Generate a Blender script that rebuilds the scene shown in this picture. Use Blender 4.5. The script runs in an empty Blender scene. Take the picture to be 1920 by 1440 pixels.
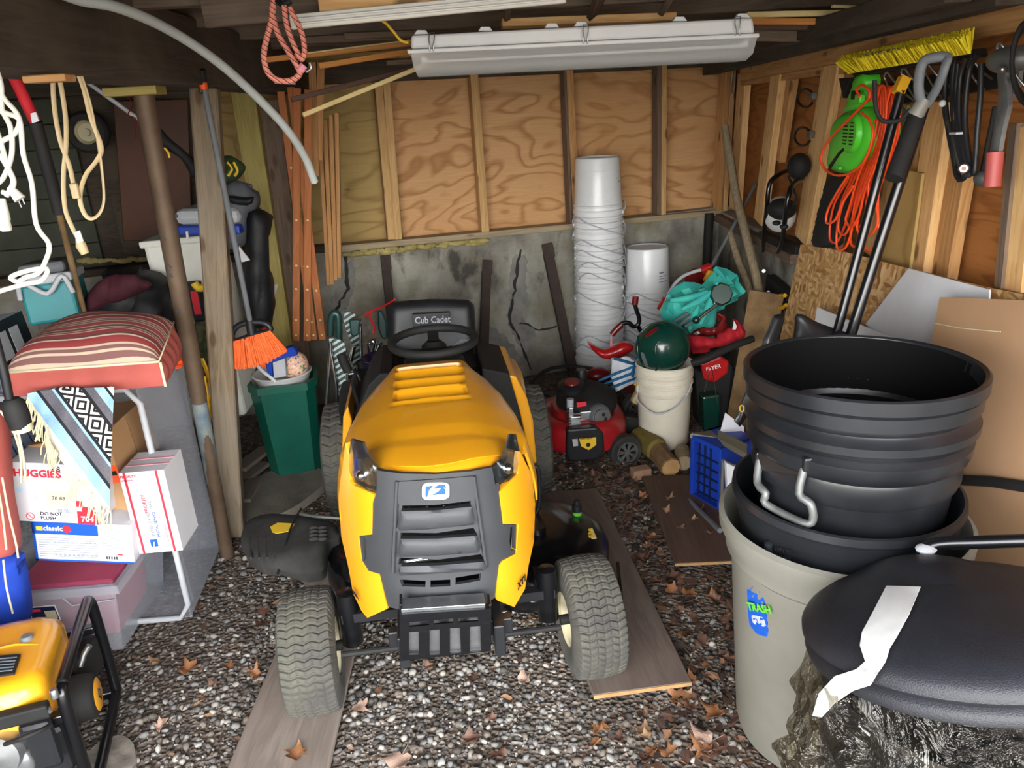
import bpy, bmesh, random
import numpy as np
from math import *
from mathutils import Vector, Matrix, Quaternion
from mathutils.geometry import delaunay_2d_cdt
random.seed(7)
V = Vector; PI = pi
S = bpy.context.scene
C = S.collection

# ------------------------------------------------------------------ camera
F = 1442.0
_psi, _th, _ro = radians(2.3), radians(20), radians(3.5)
CAM = V((0, 0, 1.7))
cf = V((sin(_psi)*cos(_th), cos(_psi)*cos(_th), -sin(_th)))
_r0 = V((cos(_psi), -sin(_psi), 0)); _u0 = _r0.cross(cf)
cr = _r0*cos(_ro) - _u0*sin(_ro); cu = _u0*cos(_ro) + _r0*sin(_ro)
cd = bpy.data.cameras.new('camera'); cam = bpy.data.objects.new('camera', cd); C.objects.link(cam)
cd.sensor_width = 36; cd.sensor_fit = 'HORIZONTAL'; cd.lens = 36*F/1920; cd.clip_start = .02
cam.matrix_world = Matrix(((cr.x, cu.x, -cf.x, CAM.x), (cr.y, cu.y, -cf.y, CAM.y), (cr.z, cu.z, -cf.z, CAM.z), (0, 0, 0, 1)))
S.camera = cam

# ------------------------------------------------------------------ light
w = bpy.data.worlds.new('daylight'); S.world = w; w.use_nodes = True
nt = w.node_tree; nt.nodes.clear()
wo = nt.nodes.new('ShaderNodeOutputWorld'); bg = nt.nodes.new('ShaderNodeBackground')
tc = nt.nodes.new('ShaderNodeTexCoord'); sp = nt.nodes.new('ShaderNodeSeparateXYZ'); rp = nt.nodes.new('ShaderNodeValToRGB')
nt.links.new(tc.outputs['Generated'], sp.inputs[0]); nt.links.new(sp.outputs['Z'], rp.inputs[0])
e = rp.color_ramp.elements
e[0].position = 0.0; e[0].color = (.55, .54, .50, 1)
e[1].position = .75; e[1].color = (.34, .38, .44, 1)
x = e.new(.04); x.color = (1.5, 1.5, 1.45, 1)
x = e.new(.22); x.color = (1.3, 1.3, 1.3, 1); x = e.new(.4); x.color = (.7, .72, .76, 1)
nt.links.new(rp.outputs[0], bg.inputs[0]); nt.links.new(bg.outputs[0], wo.inputs[0])
bg.inputs[1].default_value = 7
sd = bpy.data.lights.new('sun', 'SUN'); sd.energy = 1.2; sd.angle = radians(50); sd.color = (1, .97, .92)
so = bpy.data.objects.new('sun', sd); C.objects.link(so)
so.rotation_euler = (radians(52), 0, radians(-16))
S.view_settings.view_transform = 'Standard'; S.view_settings.look = 'None'
S.view_settings.exposure = 0.95; S.view_settings.gamma = 1

# ------------------------------------------------------------------ pixel rays -> world points
def ray(x, y): return cf + cr*((x-960)/F) - cu*((y-720)/F)
def P(x, y, Y): d = ray(x, y); return CAM + d*(Y/d.y)
def G(x, y, z=0): d = ray(x, y); return CAM + d*((z-1.7)/d.z)
def PX(x, y, X): d = ray(x, y); return CAM + d*(X/d.x)
BN = V((-.208, 1, 0)).normalized()      # back wall runs y = 4.79 + .208 x
RN = V((1, -.035, 0)).normalized()      # right wall runs x = 1.48 + .035 y
def PL(x, y, p, n): d = ray(x, y); return CAM + d*((p-CAM).dot(n)/d.dot(n))
def BW(x, y, off=0): return PL(x, y, V((0, 4.79, 0))-BN*off, BN)
def RW(x, y, off=0): return PL(x, y, V((1.48, 0, 0))-RN*off, RN)

# ------------------------------------------------------------------ materials
def lin(h):
    h = h.lstrip('#'); o = []
    for i in (0, 2, 4):
        c = int(h[i:i+2], 16)/255; o.append(c/12.92 if c <= .04045 else ((c+.055)/1.055)**2.4)
    return (*o, 1)
class NB:
    def __init__(s, name):
        s.m = bpy.data.materials.new(name); s.m.use_nodes = True; s.t = s.m.node_tree
        s.b = s.t.nodes['Principled BSDF']
    def n(s, ty, **k):
        q = s.t.nodes.new('ShaderNode'+ty)
        for a, b in k.items(): setattr(q, a, b)
        return q
    def l(s, a, b): s.t.links.new(a, b)
    def val(s, node, idx, v):
        if hasattr(v, 'is_linked'): s.l(v, node.inputs[idx])
        else: node.inputs[idx].default_value = v
    def math(s, op, a, b=0.0, c=None):
        q = s.n('Math', operation=op); s.val(q, 0, a); s.val(q, 1, b)
        if c is not None: s.val(q, 2, c)
        return q.outputs[0]
    def coord(s, kind='Object', scale=(1, 1, 1), rot=(0, 0, 0), rnd=False):
        c = s.n('TexCoord').outputs[kind] if kind != 'UV' else s.n('TexCoord').outputs['UV']
        mp = s.n('Mapping'); mp.inputs['Scale'].default_value = scale; mp.inputs['Rotation'].default_value = rot
        s.l(c, mp.inputs[0])
        if rnd:
            oi = s.n('ObjectInfo'); k = s.math('MULTIPLY', oi.outputs['Random'], 37.0)
            a = s.n('VectorMath', operation='ADD'); s.l(mp.outputs[0], a.inputs[0]); s.l(k, a.inputs[1]); return a.outputs[0]
        return mp.outputs[0]
    def noise(s, vec, scale=5, detail=4, rough=.55, dist=0):
        q = s.n('TexNoise'); s.l(vec, q.inputs['Vector']); q.inputs['Scale'].default_value = scale
        q.inputs['Detail'].default_value = detail; q.inputs['Roughness'].default_value = rough; q.inputs['Distortion'].default_value = dist
        return q.outputs[0]
    def ramp(s, fac, stops, interp='LINEAR'):
        q = s.n('ValToRGB'); s.l(fac, q.inputs[0]); q.color_ramp.interpolation = interp; e = q.color_ramp.elements
        while len(e) < len(stops): e.new(.5)
        for i, (p, c) in enumerate(stops):
            e[i].position = p; e[i].color = lin(c) if isinstance(c, str) else (c, c, c, 1)
        return q.outputs[0]
    def mix(s, f, a, b, ty='MIX'):
        q = s.n('MixRGB', blend_type=ty); s.val(q, 0, f)
        for i, v in ((1, a), (2, b)):
            if isinstance(v, str): q.inputs[i].default_value = lin(v)
            else: s.l(v, q.inputs[i])
        return q.outputs[0]
    def bump(s, h, strength=.3, dist=.01):
        q = s.n('Bump'); q.inputs['Strength'].default_value = strength; q.inputs['Distance'].default_value = dist
        s.l(h, q.inputs['Height']); s.l(q.outputs[0], s.b.inputs['Normal'])
    def base(s, v):
        if isinstance(v, str): s.b.inputs['Base Color'].default_value = lin(v)
        else: s.l(v, s.b.inputs['Base Color'])
    def set(s, **k):
        for a, b in k.items(): s.b.inputs[a.replace('_', ' ')].default_value = b
MC = {}
def mat(c1, c2=None, rough=.5, metal=0, scale=9, stretch=(1, 1, 1), bump=0, bscale=60, coat=0, lo=.35, hi=.7, trans=0, alpha=1, name=None, dist=0, ior=1.45):
    key = (c1, c2, rough, metal, scale, stretch, bump, bscale, coat, lo, hi, trans, alpha)
    if key in MC: return MC[key]
    b = NB(name or 'mat_'+c1.strip('#')); v = b.coord(scale=stretch, rnd=False)
    if c2:
        f = b.noise(v, scale, 5, .6, dist); b.base(b.ramp(f, [(lo, c1), (hi, c2)]))
    else: b.base(c1)
    b.set(Roughness=rough, Metallic=metal, Alpha=alpha, IOR=ior)
    b.b.inputs['Coat Weight'].default_value = coat; b.b.inputs['Transmission Weight'].default_value = trans
    if bump: b.bump(b.noise(v, bscale, 3), bump, .004)
    MC[key] = b.m; return b.m
def wood(c1, c2, c3=None, rough=.75, grain=26, knots=True, name='wood', rnd=True):
    b = NB(name); v = b.coord(scale=(1.1, grain/2, grain/2), rnd=rnd)
    n1 = b.noise(v, 1.4, 4, .55, .6)
    r = b.math('FRACT', b.math('MULTIPLY', n1, 5.5))
    col = b.ramp(r, [(0, c1), (.55, c2), (.92, c1)])
    v2 = b.coord(scale=(2, 60, 60), rnd=rnd)
    f = b.noise(v2, 3, 3)
    col = b.mix(.35, col, b.ramp(f, [(.3, c2), (.7, c1)]))
    v3 = b.coord(scale=(1, 1, 1), rnd=rnd)
    if c3: col = b.mix(b.ramp(b.noise(v3, 3.2, 4), [(.45, 0.), (.72, .75)]), col, c3)
    if knots:
        vo = b.n('TexVoronoi'); b.l(b.coord(scale=(4.5, 12, 12), rnd=rnd), vo.inputs['Vector']); vo.inputs['Scale'].default_value = 1.0
        k = b.ramp(vo.outputs['Distance'], [(.10, 1.), (.19, 0.)])
        col = b.mix(b.math('MULTIPLY', k, .75), col, '4a2c14')
    b.base(col); b.set(Roughness=rough); b.bump(f, .25, .002)
    return b.m
def plywood(c1, c2, c3, name='plywood', sc=(1, 1, 1), stain='5b3a1c', k=9):
    b = NB(name); v = b.coord(scale=sc)
    n = b.noise(v, 1.25, 3.0, .5, .35)
    r = b.math('FRACT', b.math('MULTIPLY', n, k))
    col = b.ramp(r, [(0, c2), (.28, c1), (.8, c1), (.97, c2)])
    v2 = b.coord(scale=(4*sc[0], 4*sc[0], 90))
    f = b.noise(v2, 2, 3)
    col = b.mix(.3, col, b.ramp(f, [(.3, c2), (.7, c1)]))
    col = b.mix(b.ramp(b.noise(b.coord(), 1.3, 5), [(.45, 0.), (.7, .65)]), col, c3)
    vo = b.n('TexVoronoi'); b.l(b.coord(scale=(2.0, 2.0, 3.6)), vo.inputs['Vector']); vo.inputs['Scale'].default_value = 1.2
    col = b.mix(b.ramp(vo.outputs['Distance'], [(.035, .8), (.075, 0.)]), col, stain)
    b.base(col); b.set(Roughness=.75); b.bump(r, .12, .002); return b.m

M = {}
M['ply'] = plywood('d0a272', 'a06e3c', 'bd8a54', sc=(.7, .7, 1.7), k=14)
M['ply_r'] = plywood('b5763c', '8a5020', '9c602c', name='plywood_orange', sc=(1, .45, 2.4), k=16)
M['ply_y'] = plywood('b0935a', '8c6f3a', '9c8048', name='plywood_left', sc=(.7, .7, 1.7), k=12)
M['stud'] = wood('cfa973', 'b0844e', 'bd9560', name='stud_pine')
M['stud2'] = wood('e2bb82', 'c4925a', 'd0a268', name='board_pine')
M['stud3'] = wood('c59762', 'a27240', 'b38250', name='board_tan')
M['treated'] = wood('a39355', '85763c', '94844a', name='treated_lumber', knots=False)
M['greywood'] = wood('786452', '5b4a3c', '6b5648', name='weathered_board')
M['post'] = wood('8b7a62', '66553f', '857a6c', name='old_post')
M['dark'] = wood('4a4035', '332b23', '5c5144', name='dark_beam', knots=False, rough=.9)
M['joist'] = wood('6a5a4b', '4a3d32', '75665a', name='joist_wood', knots=False, rough=.85)
M['cedar'] = wood('b06c3c', '935429', 'a05e32', name='cedar_slat', knots=False)
M['cedar2'] = wood('b98a58', '9c6c3c', 'aa7a48', name='cedar_slat_light', knots=False)
M['orangewood'] = wood('c98a4a', 'b0702f', 'bb7c3c', name='lath', knots=False)
M['palelath'] = wood('e3cf98', 'cfb478', 'd9c48c', name='pale_lath', knots=False)
M['brownlath'] = wood('5d4336', '47332a', '523c32', name='brown_lath', knots=False)
M['plank'] = wood('6f6158', '594c45', '63544b', name='weathered_plywood', knots=False, grain=16)
M['plank2'] = wood('5c463a', '483529', '51392e', name='brown_plywood', knots=False, grain=16)
M['plank0'] = wood('8b7f75', '6f635a', '7a6c62', name='grey_plywood', knots=False, grain=14)
M['woodend'] = mat('b08a5c', '8d6a42', rough=.8, scale=20)
M['log'] = mat('6b5236', '8a6e48', rough=.85, scale=14, bump=.4)
M['brick'] = mat('9a7a62', '7f6250', rough=.9, scale=18, bump=.4)
M['black'] = mat('17181b', '1f2024', rough=.45, scale=6)
M['blackgloss'] = mat('0c0d10', rough=.3, coat=.3)
M['shadeblack'] = mat('060607', rough=.8)  # near-black without sheen, paints the shade inside the topmost can
M['shadeblack'].node_tree.nodes['Principled BSDF'].inputs['Specular IOR Level'].default_value = .15
M['deckred'] = mat('a81c22', '86161b', rough=.35, scale=8, coat=.2)
M['blackmatte'] = mat('131313', '1d1c1b', rough=.75, scale=12)
M['tub'] = mat('17181b', '24262a', rough=.33, scale=5, bump=.05, bscale=30)
M['lid'] = mat('1d1e22', '23242a', rough=.42, scale=9, bump=.35, bscale=420)
M['yellow'] = mat('e29c1a', rough=.32, coat=.35, name='yellow_paint')
M['genyellow'] = mat('de9c1c', rough=.3, coat=.5, name='tank_yellow')
M['grille'] = mat('323437', '3a3c3f', rough=.5, scale=5, bump=.12, bscale=300)
M['lens'] = None
M['chrome'] = mat('d9dbdd', rough=.16, metal=1)
M['steel'] = mat('a9abad', '8d8f92', rough=.35, metal=.9, scale=14)
M['steelrough'] = mat('7b7d7c', '5f6160', rough=.55, metal=.6, scale=18)
M['rubber'] = mat('2c2c2b', '3b3a37', rough=.85, scale=14, bump=.2, bscale=150)
M['tyre'] = mat('403f3c', '545249', rough=.9, scale=10, bump=.25, bscale=120)
M['cream'] = mat('cfc6a4', rough=.5)
M['white'] = mat('d2d2d0', rough=.45)
M['whiteplastic'] = mat('e3e4e4', 'd5d7d8', rough=.28, scale=4, coat=.1)
M['pail'] = mat('e2ddcc', 'd2cbb8', rough=.4, scale=5)
M['offwhite'] = mat('dad9d0', 'c9c8bf', rough=.6, scale=6)
M['boardwhite'] = mat('d4d5d8', 'c6c7cb', rough=.6, scale=4)
M['red'] = mat('b01a1c', rough=.3, coat=.3)
M['darkred'] = mat('7d1518', '5e1013', rough=.35, scale=8, coat=.2)
M['redcloth'] = mat('c4202c', 'a81824', rough=.75, scale=10, bump=.2)
M['orange'] = mat('ef5b25', rough=.4)
M['bristle'] = mat('f2712f', 'e0561c', rough=.7, scale=40)
M['yellowbristle'] = mat('e8d21a', 'cdb80f', rough=.7, scale=30)
M['green'] = mat('53cc35', '46b82c', rough=.35, scale=4)
M['bin'] = mat('0f5a49', '0b4c3e', rough=.35, scale=5)
M['darkgreen'] = mat('0d3a30', '0b3029', rough=.25, scale=5, coat=.3)
M['teal'] = mat('2f8f95', '267c82', rough=.45, scale=4)
M['tealcloth'] = mat('3fb6a4', '2f9d98', rough=.7, scale=10, bump=.2)
M['blue'] = mat('1b3fa8', '17348c', rough=.4, scale=8)
M['navy'] = mat('141e40', rough=.5)
M['bluecloth'] = mat('1440b0', '0f3596', rough=.8, scale=8)
M['grey'] = mat('6c6f73', '5c5f62', rough=.6, scale=8)
M['greycloth'] = mat('5d6066', '4a4d52', rough=.9, scale=9, bump=.2)
M['greyplastic'] = mat('7d7b72', '6f6d64', rough=.45, scale=4, bump=.05)
M['lightgrey'] = mat('b9bcc0', 'a8abb0', rough=.5, scale=6)
M['crimsonbag'] = mat('4a1824', '331019', rough=.8, scale=8, bump=.3)
M['blackbag'] = mat('101013', '18181c', rough=.6, scale=8, bump=.3)
M['card'] = mat('b18a62', 'a57e56', rough=.8, scale=3, stretch=(1, 1, 1), bump=.1)
M['cardsheet'] = mat('a88464', '9a7757', rough=.8, scale=2.2)
M['paper'] = mat('d2d2d6', 'c8c9cf', rough=.6, scale=5)
M['redink'] = mat('d8283a', rough=.6); M['pinkink'] = mat('e0909c', rough=.6)
M['blueink'] = mat('1650b0', rough=.5); M['greyink'] = mat('7b8590', rough=.6); M['blackink'] = mat('15151a', rough=.6)
M['greenink'] = mat('58b030', rough=.6); M['yellowink'] = mat('e8c030', rough=.5); M['whiteink'] = mat('efefef', rough=.5)
M['cordwhite'] = mat('c4c2b6', rough=.5); M['cordbeige'] = mat('c8b38c', 'b7a17a', rough=.6, scale=10)
M['cordorange'] = mat('ef4f1f', rough=.42); M['cordyellow'] = mat('d9a320', rough=.5)
M['pipe'] = mat('5a493b', '6f5c4a', rough=.6, metal=.35, scale=9, bump=.3, bscale=50)
M['pipeblue'] = mat('5b6f80', '8f9488', rough=.55, metal=.2, scale=12, bump=.3)
M['conduit'] = mat('a8aeac', '959b99', rough=.45, scale=6)
M['dirt'] = None
M['foam'] = mat('b3a36a', '8a7c4c', rough=.9, scale=12, bump=.8, bscale=30)
M['mortar'] = mat('8d8b86', '74726d', rough=.95, scale=12, bump=.7, bscale=25)
M['crackdark'] = mat('3c3a37', '2a2826', rough=1, scale=14)
M['concreteslab'] = mat('857e74', '716a60', rough=.95, scale=8, bump=.6, bscale=60)
M['rust'] = mat('352b27', '443731', rough=.8, scale=12)
M['bark'] = mat('7d6d55', '9a8a70', rough=.9, scale=16, stretch=(4, 4, 1), bump=.5)
M['engine'] = mat('2a2b2e', '3a3b3f', rough=.45, scale=12, metal=.3)
M['alu'] = mat('b8babc', '9da0a2', rough=.32, metal=.85, scale=12)

# clear sheet plastics
def clearplastic(name, tint, rough=.15, mixf=.35):
    b = NB(name); out = b.t.nodes['Material Output']
    tr = b.n('BsdfTransparent'); tr.inputs[0].default_value = lin(tint)
    mx = b.n('MixShader'); mx.inputs[0].default_value = mixf
    b.base(tint); b.set(Roughness=rough)
    b.l(tr.outputs[0], mx.inputs[1]); b.l(b.b.outputs[0], mx.inputs[2]); b.l(mx.outputs[0], out.inputs[0])
    return b
_b = clearplastic('clear_tote_plastic', 'eceef2', .22, .20); M['tote'] = _b.m
_b = NB('clear_bag_film'); out = _b.t.nodes['Material Output']
tr = _b.n('BsdfTransparent'); tr.inputs[0].default_value = lin('e4e0d6'); gl = _b.n('BsdfGlossy'); gl.inputs['Color'].default_value = lin('f2efe8'); gl.inputs['Roughness'].default_value = .14
bu = _b.n('Bump'); bu.inputs['Strength'].default_value = 1.0; bu.inputs['Distance'].default_value = .05; _b.l(_b.noise(_b.coord(), 11, 4, .55, 2.5), bu.inputs['Height']); _b.l(bu.outputs[0], gl.inputs['Normal'])
lw = _b.n('LayerWeight'); lw.inputs[0].default_value = .3; _b.l(bu.outputs[0], lw.inputs['Normal'])
mx = _b.n('MixShader'); _b.l(_b.math('ADD', _b.math('MULTIPLY', lw.outputs['Fresnel'], .5), .05), mx.inputs[0]); _b.l(tr.outputs[0], mx.inputs[1]); _b.l(gl.outputs[0], mx.inputs[2]); _b.l(mx.outputs[0], out.inputs[0]); M['film'] = _b.m
_b = NB('clear_lens'); out = _b.t.nodes['Material Output']; tr = _b.n('BsdfTransparent'); tr.inputs[0].default_value = lin('e8ecee'); gl = _b.n('BsdfGlossy'); gl.inputs['Roughness'].default_value = .08
lw = _b.n('LayerWeight'); lw.inputs[0].default_value = .25; mx = _b.n('MixShader'); _b.l(_b.math('ADD', _b.math('MULTIPLY', lw.outputs['Fresnel'], .6), .03), mx.inputs[0]); _b.l(tr.outputs[0], mx.inputs[1]); _b.l(gl.outputs[0], mx.inputs[2]); _b.l(mx.outputs[0], out.inputs[0]); M['lens'] = _b.m
_b = clearplastic('ribbed_lens', 'f2f4f4', .22, .32); M['diffuser'] = _b.m

# osb
b = NB('osb'); v = b.coord()
vo = b.n('TexVoronoi'); b.l(b.coord(scale=(60, 60, 22), rot=(.5, .2, .4)), vo.inputs['Vector']); vo.inputs['Scale'].default_value = 1
sx = b.n('SeparateColor'); b.l(vo.outputs['Color'], sx.inputs[0])
c1 = b.ramp(sx.outputs[0], [(0, '7d5428'), (.3, 'a87c48'), (.7, 'c29a64'), (1, 'd6b584')])
vo2 = b.n('TexVoronoi'); b.l(b.coord(scale=(26, 26, 75), rot=(-.6, .3, -.3)), vo2.inputs['Vector']); vo2.inputs['Scale'].default_value = 1
sx2 = b.n('SeparateColor'); b.l(vo2.outputs['Color'], sx2.inputs[0])
c2 = b.ramp(sx2.outputs[0], [(0, '8a6032'), (.5, 'b48a54'), (1, 'cfae7c')])
b.base(b.mix(b.ramp(b.noise(v, 9, 3), [(.45, 0.), (.55, 1.)]), c1, c2)); b.set(Roughness=.8); b.bump(sx.outputs[0], .4, .003); M['osb'] = b.m
# concrete with remains of whitewash
b = NB('old_concrete'); v = b.coord()
c = b.ramp(b.noise(v, 2.2, 6, .6), [(.32, '5a554e'), (.5, '8c877c'), (.68, 'a8a59e')])
c = b.mix(b.ramp(b.noise(b.coord(scale=(1, 1, .6)), 3.4, 5), [(.5, 0.), (.66, .7)]), c, 'b4b2a4')
c = b.mix(b.ramp(b.noise(b.coord(scale=(.7, .7, 1)), 4.5, 4), [(.52, 0.), (.68, .55)]), c, '7f7658')
c = b.mix(b.ramp(b.noise(b.coord(scale=(2, 2, 1.2)), 2.6, 5), [(.6, 0.), (.68, .8)]), c, '35322d')
b.base(c); b.set(Roughness=.92); b.bump(b.noise(b.coord(scale=(1, 1, 3)), 9, 7, .65), .7, .03); M['concrete'] = b.m
# ground
b = NB('dirt_ground'); v = b.coord()
vo = b.n('TexVoronoi'); b.l(v, vo.inputs['Vector']); vo.inputs['Scale'].default_value = 62
sx = b.n('SeparateColor'); b.l(vo.outputs['Color'], sx.inputs[0])
c = b.ramp(sx.outputs[0], [(0, '4a4038'), (.45, '6a5e53'), (.75, '857a6f'), (1, 'a39a90')])
dn = b.noise(v, 2.4, 5)
c = b.mix(b.ramp(dn, [(.42, .1), (.62, .85)]), c, b.ramp(b.noise(v, 30, 4), [(.3, '4b3f37'), (.7, '766859')]))
b.base(c); b.set(Roughness=.95); b.bump(vo.outputs['Distance'], .9, .02); M['dirt'] = b.m
# pebbles and leaves use a colour stored on the mesh (their own colour)
def attr_mat(name, rough, n=None, scale=60):
    b = NB(name); a = b.n('Attribute', attribute_name='Col'); b.set(Roughness=rough)
    b.base(b.mix(.3, a.outputs['Color'], b.ramp(b.noise(b.coord(), scale, 3), [(.3, '2a2622'), (.7, 'ffffff')]), 'MULTIPLY'))
    return b.m
M['pebble'] = attr_mat('pebble_stone', .8)
M['litter'] = attr_mat('leaf_litter', .8)
def leafmat(c1, c2, nm):
    b = NB(nm); b.base(b.ramp(b.noise(b.coord(rnd=True), 26, 4), [(.3, c1), (.7, c2)])); b.set(Roughness=.65); return b.m
LEAFM = [leafmat('96785c', '7a5c42', 'leaf_tan'), leafmat('8f603c', '6e4628', 'leaf_orange'), leafmat('6a4a3a', '4f362b', 'leaf_dark'), leafmat('b79a86', '94766a', 'leaf_pale')]
# striped cushion
def stripes(name, axis, cols, scale, rough=.85):
    b = NB(name); s = b.n('SeparateXYZ'); b.l(b.coord(), s.inputs[0])
    f = b.math('FRACT', b.math('MULTIPLY', s.outputs[axis], scale))
    st = []; p = 0
    for c, wd in cols: st.append((p, c)); p += wd
    b.base(b.ramp(f, st, 'CONSTANT')); b.set(Roughness=rough); b.bump(b.noise(b.coord(), 220, 2), .2, .002); return b.m
M['cushion'] = stripes('striped_cushion', 2, [('8e3636', .16), ('c9b8a2', .03), ('8e3636', .05), ('c9b8a2', .03), ('6a4a48', .10), ('c9b8a2', .03), ('a04040', .14), ('b9a48e', .04), ('75504c', .05), ('b9a48e', .04), ('75504c', .05), ('b9a48e', .04), ('8e3636', .14), ('c9b8a2', .04), ('5e3b3c', .06)], 5.2)
M['cushionface'] = mat('a6524a', '984840', rough=.85, scale=5, bump=.2)
M['cushion'] = stripes('striped_cushion', 1, [('8e3636', .12), ('c9b8a2', .03), ('8e3636', .05), ('c9b8a2', .03), ('6a4a48', .10), ('c9b8a2', .03), ('a04040', .16), ('b9a48e', .04), ('75504c', .05), ('b9a48e', .04), ('75504c', .05), ('b9a48e', .04), ('8e3636', .16), ('c9b8a2', .04), ('5e3b3c', .06)], 6.6)
# woven blanket: bands across, zigzag diamonds in the black band
b = NB('woven_blanket'); s = b.n('SeparateXYZ'); b.l(b.coord('UV'), s.inputs[0])
vv = s.outputs[1]; uu = s.outputs[0]
band = b.ramp(vv, [(0, 'd8d4c4'), (.07, '8fb6d6'), (.20, '1c1c22'), (.24, '5c5a62'), (.37, '8fb6d6'), (.40, '16161a'), (.44, '000000'), (.66, '16161a'), (.70, '5c5a62'), (.80, '8fb6d6'), (.9, '16161a'), (.93, 'd8d4c4')], 'CONSTANT')
tri = b.math('ABSOLUTE', b.math('SUBTRACT', b.math('FRACT', b.math('MULTIPLY', uu, 2.1)), .5))
cen = b.math('ABSOLUTE', b.math('SUBTRACT', vv, .55))
dd = b.math('ADD', b.math('MULTIPLY', tri, 1.0), b.math('MULTIPLY', cen, 3.2))
zz = b.ramp(b.math('FRACT', b.math('MULTIPLY', dd, 3.6)), [(0, 'e6e4dc'), (.5, '111114')], 'CONSTANT')
inb = b.math('LESS_THAN', cen, .11)
b.base(b.mix(.18, b.mix(inb, band, zz), b.ramp(b.noise(b.coord(), 260, 2), [(.35, '000000'), (.65, 'ffffff')]), 'SOFT_LIGHT'))
b.set(Roughness=.95); b.bump(b.noise(b.coord(), 320, 2), .4, .003); M['blanket'] = b.m

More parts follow.
